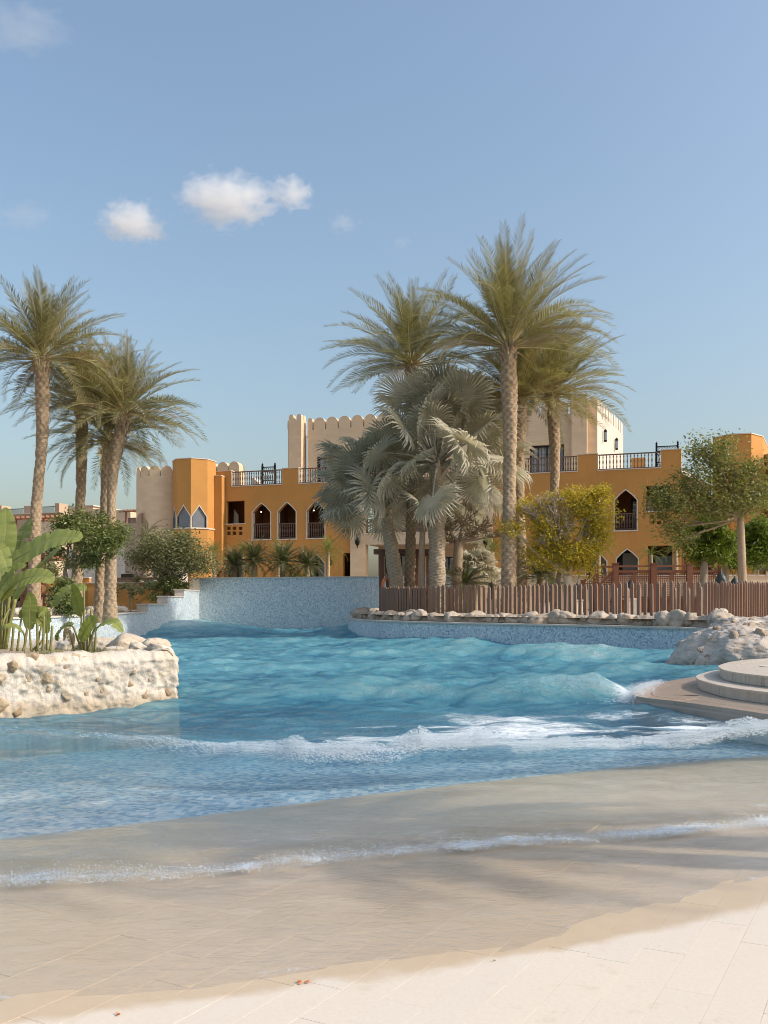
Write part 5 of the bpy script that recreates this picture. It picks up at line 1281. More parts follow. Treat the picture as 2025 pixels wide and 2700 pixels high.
def date_palm(label, base, top, L, n, seed, r0=.30, r1=.20, flare=1.35, lean=None, droop=-12, yaw_bias=None, nd=5):
    """base, top: world points of trunk foot and crown"""
    rng = random.Random(seed); P = thing('date_palm', base, label, 'palm tree', 'date palms around the pool')
    b, t = Vector(base), Vector(top); mid1 = b.lerp(t, .35)+Vector((rng.uniform(-.08,.08), 0, 0)); mid2 = b.lerp(t, .7)+Vector((rng.uniform(-.12,.12), 0, 0))
    if lean: mid1 += Vector((lean*.6, 0, 0)); mid2 += Vector((lean, 0, 0))
    H = (t-b).length
    link('trunk', trunk_mesh('trunk', [b-Vector((0,0,.3)), mid1, mid2, t], [r0*flare, r0*1.05, r0, lerp(r0, r1, .5), r1, r1*1.02, r1*1.15, r1*1.35, r1*1.1], M['palmtrunk']), P)
    # cut leaf bases under the crown
    mb = MB(); A = []
    for k in range(46):
        a = k*2.399+rng.uniform(-.2,.2); z = rng.uniform(-.62, .12); rr = r1*(1.15+.25*z); d = Vector((math.cos(a)*.7, math.sin(a)*.7, 1.)).normalized()
        o = t+Vector((math.cos(a)*rr, math.sin(a)*rr, z)); mb.tube([o-d*.1, o+d*rng.uniform(.1,.26)], [.065, .035], 5)
    me = mesh('boot', mb, M['palmtrunk']); fattr(me, 'v', np.random.rand(len(mb.v))*.6+.3); link('leaf_base', me, P)
    F = date_set(L); n = int(n*1.32)
    for k in range(n):
        u = (k+.5)/n; yaw = k*2.39996+rng.uniform(-.3,.3)
        el = R(lerp(88, droop, u**.95)+rng.uniform(-7, 7))
        if yaw_bias is not None and el < R(25) and math.cos(yaw-yaw_bias) < -.2 and rng.random() < .6: el += R(20)
        d = Vector((math.cos(yaw)*math.cos(el), math.sin(yaw)*math.cos(el), math.sin(el)))
        k_ = min(7, max(0, int(lerp(0, 5.99, u)+rng.uniform(-1, 1.6))))
        sc = rng.uniform(.86, 1.06)*(.82+.18*min(1, u*2.5))
        o = t+Vector((d.x, d.y, 0))*r1*.55+Vector((0,0,.22*(1-u)))
        link('frond', F[k_], P, o-Vector(base), quat_to(d, roll=rng.uniform(-.5,.5)), sc)
    for k in range(nd):
        yaw = rng.uniform(0, 6.28); d = Vector((math.cos(yaw)*.8, math.sin(yaw)*.8, rng.uniform(-.1,.35)))
        o = link('frond', F[rng.choice((5,4))].copy(), P, t+Vector((d.x, d.y, 0))*.2-Vector(base), quat_to(d, roll=rng.uniform(-1,1)), rng.uniform(.6,.85)); o.data.materials.clear(); o.data.materials.append(M['deadleaf']); o['label'] = 'dry straw coloured frond'
    return P
def palm_px(label, bx, by, tx, ty, Y, gz, L, n, seed, **kw):
    b = at(bx, by, Y); b.z = gz; t = at(tx, ty, Y); return date_palm(label, b, t, L, n, seed, **kw)
palm_px('tallest palm of the left group, its straight trunk nearest the left edge', 90, 1600, 111, 950, 30, 1.1, 3.15, 58, 1, r0=.205, r1=.175)
palm_px('left group palm with dark crown tucked behind the tallest one', 198, 1600, 216, 1065, 33, 1.1, 2.95, 50, 2, r0=.195, r1=.17, lean=-.05)
palm_px('shortest palm of the left group with drooping feathery crown', 262, 1607, 284, 1165, 32, 1.1, 2.7, 42, 3, r0=.19, r1=.15, droop=-28)
palm_px('right hand palm of the left group leaning slightly to the right', 290, 1608, 328, 1095, 31, 1.1, 3.0, 58, 4, r0=.195, r1=.16, lean=-.16, droop=-18)
palm_px('largest and tallest palm at the centre beside the silver fan palm', 1342, 1625, 1340, 918, 34, 1.05, 4.6, 60, 5, r0=.285, r1=.24, flare=1.3, droop=8)
palm_px('palm whose trunk rises behind the silver fan palm, crown to the upper left', 1078, 1615, 1085, 965, 39, 1.05, 4.2, 54, 6, r0=.235, r1=.20, droop=0)
palm_px('palm with dark crown hidden directly behind the largest central palm', 1374, 1600, 1372, 1050, 37.5, 1.05, 4.1, 56, 7, r0=.26, r1=.22)
palm_px('palm standing right of the largest palm in front of the cream tower', 1462, 1600, 1455, 1045, 39, 1.05, 3.9, 54, 8, r0=.225, r1=.19, droop=-10)

# ------------------------------------------------------------------ silver fan palms
def fan_mesh(seed, Rr, mat, nseg=40, spread=R(300), cup=.16):
    rng = random.Random(seed); V = [(0,0,0)]; F = []; A = [.6]
    edges = []
    for i in range(nseg+1):
        a = -spread/2+spread*i/nseg; k = .37+.07*rng.uniform(-1,1); l = Rr*(.80+.20*math.cos(a*.55))
        x, y = math.cos(a)*l*k, math.sin(a)*l*k; V.append((x, y, -.012-cup*(l*k/Rr)**2*Rr*.55)); A.append(.35); edges.append(len(V)-1)
    for i in range(nseg):
        a = -spread/2+spread*(i+.5)/nseg; l = Rr*(.80+.20*math.cos(a*.55))*rng.uniform(.93,1.04); c, s = math.cos(a), math.sin(a)
        zc = lambda q: -cup*(q)**2*Rr*.55
        V.append((c*l*.56, s*l*.56, zc(.56)+.035)); m = len(V)-1
        dz = rng.uniform(0,.34)*Rr*(1.6 if rng.random() < .2 else 1); ja = a+rng.uniform(-.05,.05)
        V.append((math.cos(a)*l*.82, math.sin(a)*l*.82, zc(.8)+.02-.2*dz)); m2 = len(V)-1
        V.append((math.cos(ja)*l, math.sin(ja)*l, zc(1)-dz)); tp = len(V)-1
        # shoulders of the free tip
        w = Rr*.56*spread/nseg*.42
        V.append((c*l*.80+s*w, s*l*.80-c*w, zc(.8)-.2*dz)); e1 = len(V)-1
        V.append((c*l*.80-s*w, s*l*.80+c*w, zc(.8)-.2*dz)); e2 = len(V)-1
        v = min(1, max(0, rng.gauss(.5,.16))); A += [v+.15, v+.1, v, v-.15, v+.05]
        F += [(0, edges[i], m), (0, m, edges[i+1]), (edges[i], e1, m2), (edges[i], m2, m), (m, m2, edges[i+1]), (edges[i+1], m2, e2), (e1, tp, m2), (m2, tp, e2)]
    me = mesh('fan_leaf', (V, F), mat); fattr(me, 'v', np.clip(A, 0, 1)); return me
def fan_palm(label, base, top, leaf_r, pet, n, seed, r0, r1, spec=(), lo=-38, squash=1.):
    rng = random.Random(seed); P = thing('fan_palm', base, label, 'palm tree', 'silver fan palms on the island'); b, t = Vector(base), Vector(top)
    link('trunk', trunk_mesh('trunk', [b-Vector((0,0,.3)), b.lerp(t, .4), b.lerp(t, .75), t], [r0*1.12, r0, r0*.97, r1*1.05, r1], M['fantrunk'], .075, 5, .05), P)
    mb = MB()
    for k in range(16):
        a = k*2.4; d = Vector((math.cos(a)*.5, math.sin(a)*.5, 1)).normalized(); o = t+Vector((math.cos(a)*r1*.8, math.sin(a)*r1*.8, rng.uniform(-.7,.1))); mb.tube([o-d*.35, o+d*.2, o+d*.55+Vector((math.cos(a), math.sin(a), 0))*.12], [.13,.10,.05], 6)
    me = mesh('leaf_base', mb, M['fantrunk'], True); fattr(me, 'v', np.random.rand(len(mb.v))*.4+.5); link('leaf_base', me, P)
    LM = [fan_mesh(seed*31+i, leaf_r, M['fan'], cup=c) for i, c in enumerate((.05,.12,.22,.34,.46))]
    dirs = [(R(y_), R(e_), None) for y_, e_ in spec]
    for k in range(n):
        u = (k+.5)/n; dirs.append((k*2.39996+rng.uniform(-.2,.2), R(lerp(84, lo, u**.95)+rng.uniform(-6,6)), u))
    petm = {}
    for yaw, el, u in dirs:
        d = Vector((math.cos(yaw)*math.cos(el)*squash, math.sin(yaw)*math.cos(el), math.sin(el))).normalized(); pl_ = pet*rng.uniform(.8,1.15)
        hub = t+d*pl_+Vector((0,0,-.10*pl_*math.cos(el))); o = t+Vector((d.x,d.y,0))*r1*.5-d*.1
        link('petiole', mesh('petiole', MB().tube([o, o.lerp(hub, .5)+Vector((0,0,.05*pl_)), hub], [.055,.04,.026], 5), M['fanpetiole'], True), P)
        tilt = R(rng.uniform(-22, 40)) if el > R(5) else R(rng.uniform(0, 45))
        # blade axis bends over the end of the petiole
        side = d.cross(Vector((0,0,1))); side = side.normalized() if side.length > .05 else Vector((1,0,0))
        bd = Quaternion(side, -tilt) @ d
        nrm = side.cross(bd)
        q = Matrix((bd, nrm.cross(bd), nrm)).transposed().to_quaternion() @ Quaternion((1,0,0), rng.uniform(-1.15,1.15))
        m_ = LM[min(4, max(0, int(lerp(0, 4, (86-math.degrees(el))/125)+rng.uniform(-.5,1.2))))]
        o_ = link('fan_leaf', m_, P, hub-Vector(base), q, rng.uniform(.84,1.08)*(1.25 if u is None else 1))
    return P
b = at(1152, 1600, 37.); b.z = 1.05
fan_palm('large silver fan palm with stout trunk in the middle of the island', b, at(1152, 1222, 37.), 1.30, 2.9, 38, 3, .36, .26, spec=((-88, 66), (-70, 78), (-100, 42), (-60, 54), (-120, 60), (-80, 12), (-45, 30), (-10, 35), (5, 15), (-20, 0), (15, 50), (170, 70), (10, 78), (95, 82)), lo=-30)
b = at(1058, 1600, 38.6); b.z = 1.05
fan_palm('silver fan palm left of the large one with a woven grey crown base', b, at(1010, 1300, 38.6), 1.22, 2.35, 36, 9, .34, .26, spec=((-120, 30), (-160, 20), (-100, 5), (175, 45)), lo=-24)

# ------------------------------------------------------------------ cycads and small palms
def rosette(name, label, group, cat, base, h, r, fr, n, lo, hi, tmat, seed, sc=1.):
    rng = random.Random(seed); P = thing(name, base, label, cat, group); t = Vector(base)+Vector((0,0,h))
    link('trunk', trunk_mesh('trunk', [Vector(base)-Vector((0,0,.1)), Vector(base).lerp(t, .5), t], [r*1.1, r, r*.95, r*.7], tmat, .09, 7, .28, 20), P)
    for k in range(n):
        u = (k+.5)/n; yaw = k*2.39996+rng.uniform(-.2,.2); el = R(lerp(hi, lo, u)+rng.uniform(-6,6)); d = Vector((math.cos(yaw)*math.cos(el), math.sin(yaw)*math.cos(el), math.sin(el)))
        link('frond', fr[rng.randrange(len(fr))], P, Vector((0,0,h))+d*r*.4, quat_to(d, roll=rng.uniform(-.3,.3)), sc*rng.uniform(.85,1.1))
    return P
CY = [frond_mesh(300+i, 1.15, R(b_), 40, .20, R(10), M['cycad'], .06, .046, R(62)) for i, b_ in enumerate((25, 45, 60, 75))]
PG = [frond_mesh(330+i, 1.15, R(b_), 34, .26, R(12), M['pygmy'], .1, .034, R(50)) for i, b_ in enumerate((60, 85, 110))]
for px, py, s, lab in ((617,1492,1.0,'leftmost small cycad on the terrace behind the blue wall'),(670,1478,1.15,'second cycad from the left behind the blue wall, with thick scaly trunk'),(747,1482,1.15,'dense dark cycad in the middle of the row behind the blue wall'),(808,1490,1.0,'rightmost cycad of the row behind the blue wall')):
    b = at(px, py, 50.); z = b.z; b.z = 2.25; rosette('cycad', lab, 'cycads behind the blue wall', 'cycad', b, z-2.25, .19, CY, 60, -34, 80, M['palmtrunk'], int(px), s*1.1)
b = at(768, 1512, 49.6); b.z = 2.5; rosette('cycad', 'low young cycad at the foot of the darker cycad behind the blue wall', 'cycads behind the blue wall', 'cycad', b, .25, .2, CY, 24, -10, 70, M['palmtrunk'], 77, .8)
b = at(795, 1510, 49.4); b.z = 2.5; rosette('cycad', 'yellowish low cycad beside the rightmost cycad behind the blue wall', 'cycads behind the blue wall', 'cycad', b, .3, .2, PG, 22, 0, 70, M['palmtrunk'], 78, .75)
for px, py, Y, s, lab in ((865,1455,52,1.25,'small arching palm in front of the third arched window, by the cream pilaster'),(735,1462,56,1.0,'dusky small palm behind the dark cycad under the second arch'),(640,1458,56,1.0,'dusky small palm by the ground floor door at the left'),(565,1458,55,1.1,'small soft palm at the corner of the octagon bay')):
    b = at(px, py, Y); z = b.z; b.z = 2.25; rosette('pygmy_palm', lab, 'small palms along the hotel wall', 'palm tree', b, z-2.25, .12, PG, 34, -35, 82, M['palmtrunk'], int(px)+3, s)
for px, py, Y, s, n, lab in ((1578,1446,46,1.05,26,'small yellow green palm beside the left lower arched doorway'),(1716,1462,46,.85,20,'little palm with bent trunk before the dark square doorway'),(1782,1450,47,.9,20,'thin palm between the square doorway and the feathery tree')):
    b = at(px, py, Y); z = b.z; b.z = 2.0; rosette('pygmy_palm', lab, 'small palms along the hotel wall', 'palm tree', b, z-2.0, .13, PG, n, -30, 75, M['palmtrunk'], int(px)+3, s)
for px, py, Y, s, lab in ((1425,1522,37.5,1.9,'big dark cycad under the yellow green tree'),(1225,1540,38,1.35,'yellowish cycad fronds between the bare tree and a lantern')):
    b = at(px, py, Y); z = b.z; b.z = 1.05; rosette('cycad', lab, None, 'cycad', b, z-1.05, .2, CY, 32, -12, 62, M['palmtrunk'], int(px), s)
FG = [fan_mesh(400+i, .62, M['fan'], 26, R(280), c) for i, c in enumerate((.1,.3,.5))]
def small_fan(label, px, py, Y, gz, n, r):
    b = at(px, py, Y); t = b.copy(); b.z = gz; P = thing('dwarf_fan_palm', b, label, 'palm tree'); rng = random.Random(int(px))
    link('trunk', trunk_mesh('trunk', [b, b.lerp(t, .5), t], [.2,.18,.16], M['palmtrunk'], .1, 7, .3, 18), P)
    for k in range(n):
        u = (k+.5)/n; yaw = k*2.4; el = R(lerp(82, -20, u)); d = Vector((math.cos(yaw)*math.cos(el), math.sin(yaw)*math.cos(el), math.sin(el))); hub = t+d*r
        link('petiole', mesh('petiole', MB().tube([t, hub], [.015,.01], 4), M['fanpetiole']), P)
        link('fan_leaf', rng.choice(FG), P, hub-b, quat_to(Quaternion(d.cross(Vector((0,0,1))).normalized(), -R(25)) @ d, roll=rng.uniform(-.6,.6)), rng.uniform(.9,1.2))
small_fan('blue green dwarf fan palm right of the bare tree', 1252, 1508, 42, 1.05, 34, .75)
b = at(1296, 1455, 44); z = b.z; b.z = 1.05; rosette('pygmy_palm', 'tall small palm with soft green crown behind the dwarf fan palm', None, 'palm tree', b, z-1.05, .2, PG, 30, -25, 80, M['palmtrunk'], 1299, 1.2)

# ------------------------------------------------------------------ broadleaf trees
def limb_tree(name, label, cat, base, fork, blobs, bark, leafmat, nleaf, lsize, seed, r0=.12, twigs=3, bare=False, droop=0., trunks=None, group=None, fill=.55, clump=.16):
    """blobs: (centre, radii) ellipsoids that fill the crown; limbs run from the fork to clumps inside them"""
    rng = random.Random(seed); nr = np.random.RandomState(seed); P = thing(name, base, label, cat, group); mb = MB(); base, fork = Vector(base), Vector(fork)
    mid = base.lerp(fork, .5)+Vector((rng.uniform(-.06,.06), 0, 0))
    for tb in (trunks or [base]): mb.tube(catmull([Vector(tb)-Vector((0,0,.2)), Vector(tb).lerp(fork, .5)+Vector((rng.uniform(-.05,.05),0,0)), fork], 6), [r0*lerp(1.15,.8,q/12) for q in range(13)], 10)
    cl = []
    for c, rad in blobs:
        c = Vector(c); k = max(7, int(rad[0]*rad[2]*62))
        limb = [fork, fork.lerp(c, .45)+Vector((rng.uniform(-.2,.2), rng.uniform(-.2,.2), -.12*rad[2])), c]
        mb.tube(catmull(limb, 5), [r0*lerp(.42,.12,q/10) for q in range(11)], 7)
        for _ in range(k):
            while True:
                v = Vector((rng.uniform(-1,1), rng.uniform(-1,1), rng.uniform(-1,1)))
                if .30 < v.length < 1: break
            q = c+Vector((v.x*rad[0], v.y*rad[1], v.z*rad[2])); cl.append((q, rng.uniform(.7,1.3)))
            s = fork.lerp(c, rng.uniform(.55,1.)); m_ = s.lerp(q, .5)+Vector((rng.uniform(-.12,.12), rng.uniform(-.12,.12), rng.uniform(-.1,.1)))
            if bare or rng.random() < .6: mb.tube(catmull([s, m_, q], 3), [r0*lerp(.2,.05,w/6) for w in range(7)], 4, False)
            if bare:
                for _k in range(twigs):
                    q2 = q+Vector((rng.uniform(-.3,.3), rng.uniform(-.3,.3), rng.uniform(-.05,.3))); mb.tube([m_.lerp(q, rng.uniform(.3,1)), m_.lerp(q2, .8)+Vector((0,0,.03)), q2], [r0*.09, r0*.06, r0*.035], 4, False)
    me = mesh('trunk', mb, bark, True); fattr(me, 'v', np.random.rand(len(mb.v))*.5+.25); link('trunk', me, P)
    if nleaf:
        ci = nr.randint(0, len(cl), nleaf); C = np.array([c[0][:] for c in cl])[ci]; S_ = np.array([c[1] for c in cl])[ci]
        g = nr.normal(size=(nleaf, 3)); g /= np.maximum(1e-6, np.linalg.norm(g, axis=1))[:,None]; rad = nr.rand(nleaf)**.5
        pos = C+g*(rad*S_*clump*2.3)[:,None]*np.array([1.15, 1.15, .85])
        pos[:,2] -= droop*np.abs(nr.normal(size=nleaf))
        a = nr.normal(size=(nleaf, 3)); a[:,2] = a[:,2]*.5-(.4+2.2*droop); a /= np.linalg.norm(a, axis=1)[:,None]
        w = nr.normal(size=(nleaf, 3)); w -= a*(w*a).sum(1)[:,None]; w /= np.linalg.norm(w, axis=1)[:,None]
        l = lsize*nr.uniform(.65, 1.3, nleaf); wd = l*(.22 if not droop else .13)
        V = np.stack([pos, pos+a*(l*.5)[:,None]+w*wd[:,None], pos+a*l[:,None], pos+a*(l*.5)[:,None]-w*wd[:,None]], 1).reshape(-1, 3)
        F = np.arange(nleaf*4).reshape(-1, 4); me = npmesh('foliage', V, F, leafmat, False)
        v = np.clip(nr.normal(.45,.2,nleaf)+.25*(S_-1), 0, 1).repeat(4); fattr(me, 'v', v); link('crown', me, P)
    return P
def B(px, py, Y, rx, ry, rz_=None, dy=0.): return (at(px, py, Y), (rx/FPX*Y, (rz_ or rx)/FPX*Y, ry/FPX*Y))
# left green trees
b = at(165, 1600, 31.); b.z = 1.1
limb_tree('leafy_tree', 'bushy green tree growing between the left palm trunks', 'tree', b, at(172, 1500, 31.), [B(180,1400,31,40,38), B(235,1420,30.5,45,45), B(285,1430,30.5,35,38), B(160,1440,31,28,28), B(230,1475,31,50,26), B(265,1378,31,36,24), B(200,1370,31,34,24), B(310,1400,30.6,22,28)], M['greybark'], M['leafgreen'], 10500, .12, 31, .08, trunks=[b, b+Vector((.25,.2,0))])
b = at(432, 1605, 47.4); b.z = 1.1
limb_tree('leafy_tree', 'round olive green bush tree beside the stepped wall', 'tree', b, at(436, 1525, 47.4), [B(440,1435,47.4,62,36), B(500,1470,47.4,58,40), B(390,1455,47.4,42,40), B(535,1492,47.2,32,26), B(460,1490,47.4,54,28), B(485,1425,47.4,36,20), B(430,1520,47.4,34,20), B(365,1480,47.4,22,24)], M['greybark'], M['leafolive'], 12500, .15, 32, .1, clump=.30)
b = at(438, 1600, 47); b.z = 1.1
limb_tree('leafy_bush', 'darker green undergrowth hanging down by the cream wall steps', 'bush', b, at(438, 1570, 47), [B(470,1540,47.3,30,20), B(408,1560,46.8,12,30), B(476,1556,47.2,16,16), B(440,1540,47,16,16)], M['greybark'], M['leafgreen'], 4200, .13, 33, .05)
b = at(158, 1610, 29); b.z = 1.1
limb_tree('leafy_bush', 'low leafy bush behind the planter under the green tree', 'bush', b, at(160, 1590, 29), [B(160,1572,29,16,24), B(178,1598,29,18,14), B(165,1545,29.2,12,14)], M['greybark'], M['leafgreen'], 2600, .12, 34, .04)
b = at(110, 1600, 36); b.z = 1.1
limb_tree('thin_tree', 'thin greyish tree far behind the pergola gate', 'tree', b, at(130, 1510, 38), [B(125,1490,38,18,18), B(140,1505,38,18,14), B(118,1510,38,14,10)], M['greybark'], M['leafolive'], 1700, .12, 35, .04)
b = at(345, 1600, 40); b.z = 1.1
limb_tree('thin_tree', 'small wispy tree with hanging tips before the ochre wall', 'tree', b, at(335, 1545, 40), [B(370,1553,39.6,10,8), B(330,1545,40,22,5), B(352,1565,39.8,6,16), B(395,1540,39.8,8,5), B(300,1560,40,14,6)], M['greybark'], M['leafolive'], 800, .13, 36, .035, clump=.1)
# dead looking bare trees on the island
b = at(1112, 1600, 37); b.z = 1.05
limb_tree('bare_tree', 'slender bare tree trunk forking between the two fan palms', 'tree', b, at(1114, 1403, 37), [B(1095,1375,37,14,16), B(1120,1345,37,8,26), B(1135,1380,37,12,18)], M['bark'], None, 0, 0, 41, .15, 2, True)
b = at(1206, 1600, 37.8); b.z = 1.05
limb_tree('bare_tree', 'spreading leafless tree with tangled twigs right of the large fan palm', 'tree', b, at(1210, 1428, 37.8), [B(1185,1390,37.8,22,20), B(1225,1370,37.8,40,24), B(1280,1385,37.8,42,24), B(1255,1405,37.8,40,16), B(1310,1412,37.6,26,8), B(1180,1420,37.8,12,20)], M['bark'], M['leafolive'], 260, .10, 42, .24, 4, True)
# yellow green tree
b = at(1502, 1640, 34.2); b.z = 1.05
limb_tree('ficus_tree', 'yellow green clipped tree with smooth pale trunk behind the fence', 'tree', b, at(1496, 1515, 34.2), [B(1500,1330,34.2,55,34), B(1570,1345,34,40,52), B(1450,1400,34.2,52,50), B(1560,1420,34,44,42), B(1500,1465,34,60,36), B(1420,1460,34.2,36,34), B(1430,1330,34.2,28,28), B(1580,1300,34.,18,16), B(1540,1490,34,34,22), B(1390,1340,34.2,16,14), B(1350,1395,33.8,14,12)], M['palebark'], M['leafyellow'], 18000, .125, 51, .20, clump=.19)
b = at(1470, 1600, 34.8); b.z = 1.05
limb_tree('bare_tree', 'grey leafless twiggy crown showing inside the yellow green tree', 'tree', b, at(1478, 1470, 34.4), [B(1450,1330,33.6,50,40), B(1480,1390,33.5,40,40), B(1405,1350,33.6,34,30), B(1430,1430,33.6,30,20)], M['greybark'], None, 0, 0, 52, .10, 4, True)
# right trees
b = at(1960, 1620, 33.); b.z = 1.05
limb_tree('feathery_tree', 'large feathery tree with smooth brown trunk at the right', 'tree', b, at(1952, 1362, 33.), [B(1880,1210,33,50,40), B(1830,1270,33,50,40), B(1930,1260,33,55,45), B(1790,1330,33,50,36), B(1740,1320,33,34,40), B(1880,1330,33,60,44), B(1960,1320,33,50,44), B(2010,1300,33,36,40), B(1780,1390,33,36,26), B(1850,1175,33,26,20), B(1910,1165,33,20,16), B(1800,1420,33,24,24), B(1990,1240,33,26,26)], M['bark'], M['leaffeather'], 17000, .12, 61, .16, clump=.24)
b = at(1855, 1600, 35.5); b.z = 1.05
limb_tree('drooping_tree', 'bright green drooping tree beneath the feathery tree', 'tree', b, at(1858, 1470, 35.5), [B(1860,1385,35.5,44,30), B(1900,1420,35.5,40,34), B(1840,1425,35.5,34,34), B(1880,1455,35.5,40,22), B(1815,1410,35.5,22,24)], M['greybark'], M['leafbright'], 9500, .21, 62, .17, droop=.13)
b = at(1918, 1600, 36.5); b.z = 1.05
limb_tree('drooping_tree', 'bright green drooping tree at the right edge behind the brown trunk', 'tree', b, at(1915, 1480, 36.5), [B(1995,1385,36.5,40,34), B(2010,1430,36.5,34,36), B(1955,1430,36.8,30,30), B(1985,1460,36.5,34,22), B(1935,1465,36.5,22,18)], M['greybark'], M['leafbright'], 9500, .21, 63, .13, droop=.13)
# small plants in the low retaining wall
for px, py, Y, s, lab in ((1885,1508,46,.5,'dark spiky plant on the low cream wall left of the brown trunk'),(1998,1500,46,.55,'dark spiky plant on the low cream wall right of the brown trunk'),(2020,1502,46,.5,'dark spiky plant at the far right end of the low cream wall'),(577,1516,50,.4,'tiny dark spiky plant at the left end of the wall terrace'),(362,1533,49,.6,'dark spiky plant behind the ochre wall')):
    b = at(px, py, Y); rosette('spiky_plant', lab, None, 'plant', b-Vector((0,0,.2)), .12, .07, CY, 18, 0, 85, M['palmtrunk'], int(px), s)
# ------------------------------------------------------------------ big paddle leaved plants in the planter
def m_banana():
    t = NT('paddle_leaf'); uv = t.n('TexCoord').outputs['UV']; sp = t.n('SeparateXYZ', i_0=uv)
    a = t.n('Attribute', attribute_name='v').outputs['Fac']; r = t.n('ObjectInfo').outputs['Random']
    veins = t.n('TexWave', wave_type='BANDS', bands_direction='X', i_Vector=uv, i_Scale=26., i_Distortion=.6, i_Detail=1.).outputs[0]
    n = t.noise(t.pos(), 7, 4)
    f = t.math('ADD', t.math('MULTIPLY', a, .45), t.math('ADD', t.math('MULTIPLY', r, .35), t.math('MULTIPLY', n, .25)))
    col = t.ramp(f, [(.15, (.12,.15,.042)), (.5, (.23,.27,.08)), (.85, (.38,.39,.12))]); col = t.mix(t.math('MULTIPLY', veins, .14), col, (.30,.33,.13))
    mid = t.math('LESS_THAN', t.math('ABSOLUTE', sp.outputs[1]), .035); col = t.mix(mid, col, (.36,.38,.16))
    p = t.pbr(col, .42, t.bump(veins, .12, .004), spec=.4); tr = t.n('BsdfTranslucent', i_Color=t.mix(1., col, (1.5,1.5,.55), 'MULTIPLY'))
    return t.done(t.n('MixShader', i_0=.38, i_1=p, i_2=tr))
M['banana'] = m_banana()
M['bananastem'] = (lambda t: t.done(t.pbr(t.mix(t.noise(t.scl(t.pos(), (20,20,2)), 1, 4), (.14,.15,.05), (.30,.27,.10)), .5)))(NT('paddle_stem'))
M['dryleaf'] = m_flat('dry_paddle_leaf', (.42,.32,.19), .8, nz=10)
def paddle(parent, stem, rib, width, seed, normal=(0,-1,.6), tear=.25, fold=.35, mat=None, pr=(.022,.013)):
    """stem: foot and blade start, rib: control points along the midrib, world coordinates"""
    rng = random.Random(seed); c = catmull(rib, 9); n = len(c); N0 = Vector(normal).normalized(); mb = MB(); A = []; UV = []
    ribs = []
    for i, p in enumerate(c):
        d = (c[min(i+1,n-1)]-c[max(i-1,0)]).normalized(); s = d.cross(N0); s = s.normalized() if s.length > 1e-4 else d.orthogonal(); nn = s.cross(d).normalized(); t = i/(n-1)
        w = width*max(.02, math.sin(math.pi*min(1, t**.72*.97+.03)))**.62; ribs.append((p, d, s, nn, w, t))
    for sgn in (-1, 1):
        i = 0
        while i < n-1:
            k = rng.choice((1,1,2,3,4)); j = min(n-1, i+k); torn = rng.random() < tear; dp = rng.uniform(0, .5) if torn else 0; gap = rng.uniform(.0, .35) if torn else 0
            prev = None
            for q in range(i, j+1):
                p, d, s, nn, w, t = ribs[q]; row = []
                for m in range(4):
                    x = m/3; fa = fold+dp*x; 
                    sh = d*(-gap*w*.5*x if q == j and torn else 0)
                    wav = .03*math.sin(q*1.9+seed)*x
                    row.append(p+s*sgn*w*x*math.cos(fa*(.4+.6*x))+nn*(w*math.sin(fa*.6)*x-.55*fold*w*x*x+wav*w*2)-Vector((0,0,dp*w*.35*x*x))+sh)
                b = len(mb.v); mb.v += [tuple(v) for v in row]; A += [.3+.4*rng.random() if False else .45+.1*math.sin(q*.8+seed)]*4; UV += [(t, sgn*m/3) for m in range(4)]
                if prev is not None:
                    for m in range(3): mb.f.append((prev+m, prev+m+1, b+m+1, b+m))
                prev = b
            i = j
    nb = len(mb.v)
    me = mesh('leaf', mb, mat or M['banana'], True); fattr(me, 'v', A)
    uvl = me.uv_layers.new(name='UVMap')
    for l in me.loops: uvl.data[l.index].uv = UV[l.vertex_index]
    o = link('leaf', me, parent)
    st_ = catmull([stem[0]]+list(stem[1:])+[c[0], c[max(1,n//3)], c[2*n//3], c[-2]], 4); L = len(st_)
    part('midrib', MB().tube([p-N0*.006 for p in st_], [lerp(pr[0], .004, (q/(L-1))**.8) for q in range(L)], 6), M['bananastem'], o, True)
    return o
def bp_(px, py, Y): return at(px, py, Y)
bnA = thing('paddle_plant', at(10, 1690, 13.4), 'large paddle leaved plant with broad torn green leaves at the left edge of the planter', 'plant')
foot = lambda px, py, Y: at(px, py, Y)
f0 = foot(2, 1700, 13.2)
paddle(bnA, [f0, at(-15,1560,13.3)], [at(-5,1510,13.4), at(60,1465,13.3), at(130,1425,13.2), at(190,1416,13.1), at(212,1424,13.05)], 0.232, 1, (-.1,-.75,.65), .25, .30)
paddle(bnA, [f0, at(5,1600,13.2)], [at(10,1570,13.1), at(45,1535,13.0), at(85,1520,12.9), at(120,1522,12.8), at(138,1538,12.75)], 0.203, 2, (.1,-.75,.7), .35, .3)
paddle(bnA, [f0, at(-12,1560,13.4)], [at(2,1480,13.5), at(10,1430,13.5), at(16,1380,13.6), at(14,1338,13.7)], 0.188, 3, (.25,-.95,.15), .12, .25)
paddle(bnA, [f0, at(20,1560,13.6)], [at(45,1480,13.9), at(58,1425,14.), at(72,1385,14.1), at(80,1365,14.2)], 0.195, 4, (-.5,-.85,.2), .3, .5)
paddle(bnA, [f0, at(-10,1600,13.2)], [at(-40,1520,13), at(-30,1470,12.9), at(-8,1440,12.8), at(14,1480,12.7), at(20,1508,12.7)], 0.150, 5, (.3,-.7,.6), .2, .3)
paddle(bnA, [f0, at(8,1640,13.1)], [at(30,1595,13.3), at(70,1530,13.5), at(110,1490,13.6), at(150,1450,13.6), at(160,1446,13.6)], 0.120, 6, (-.3,-.6,.75), .3, .4)
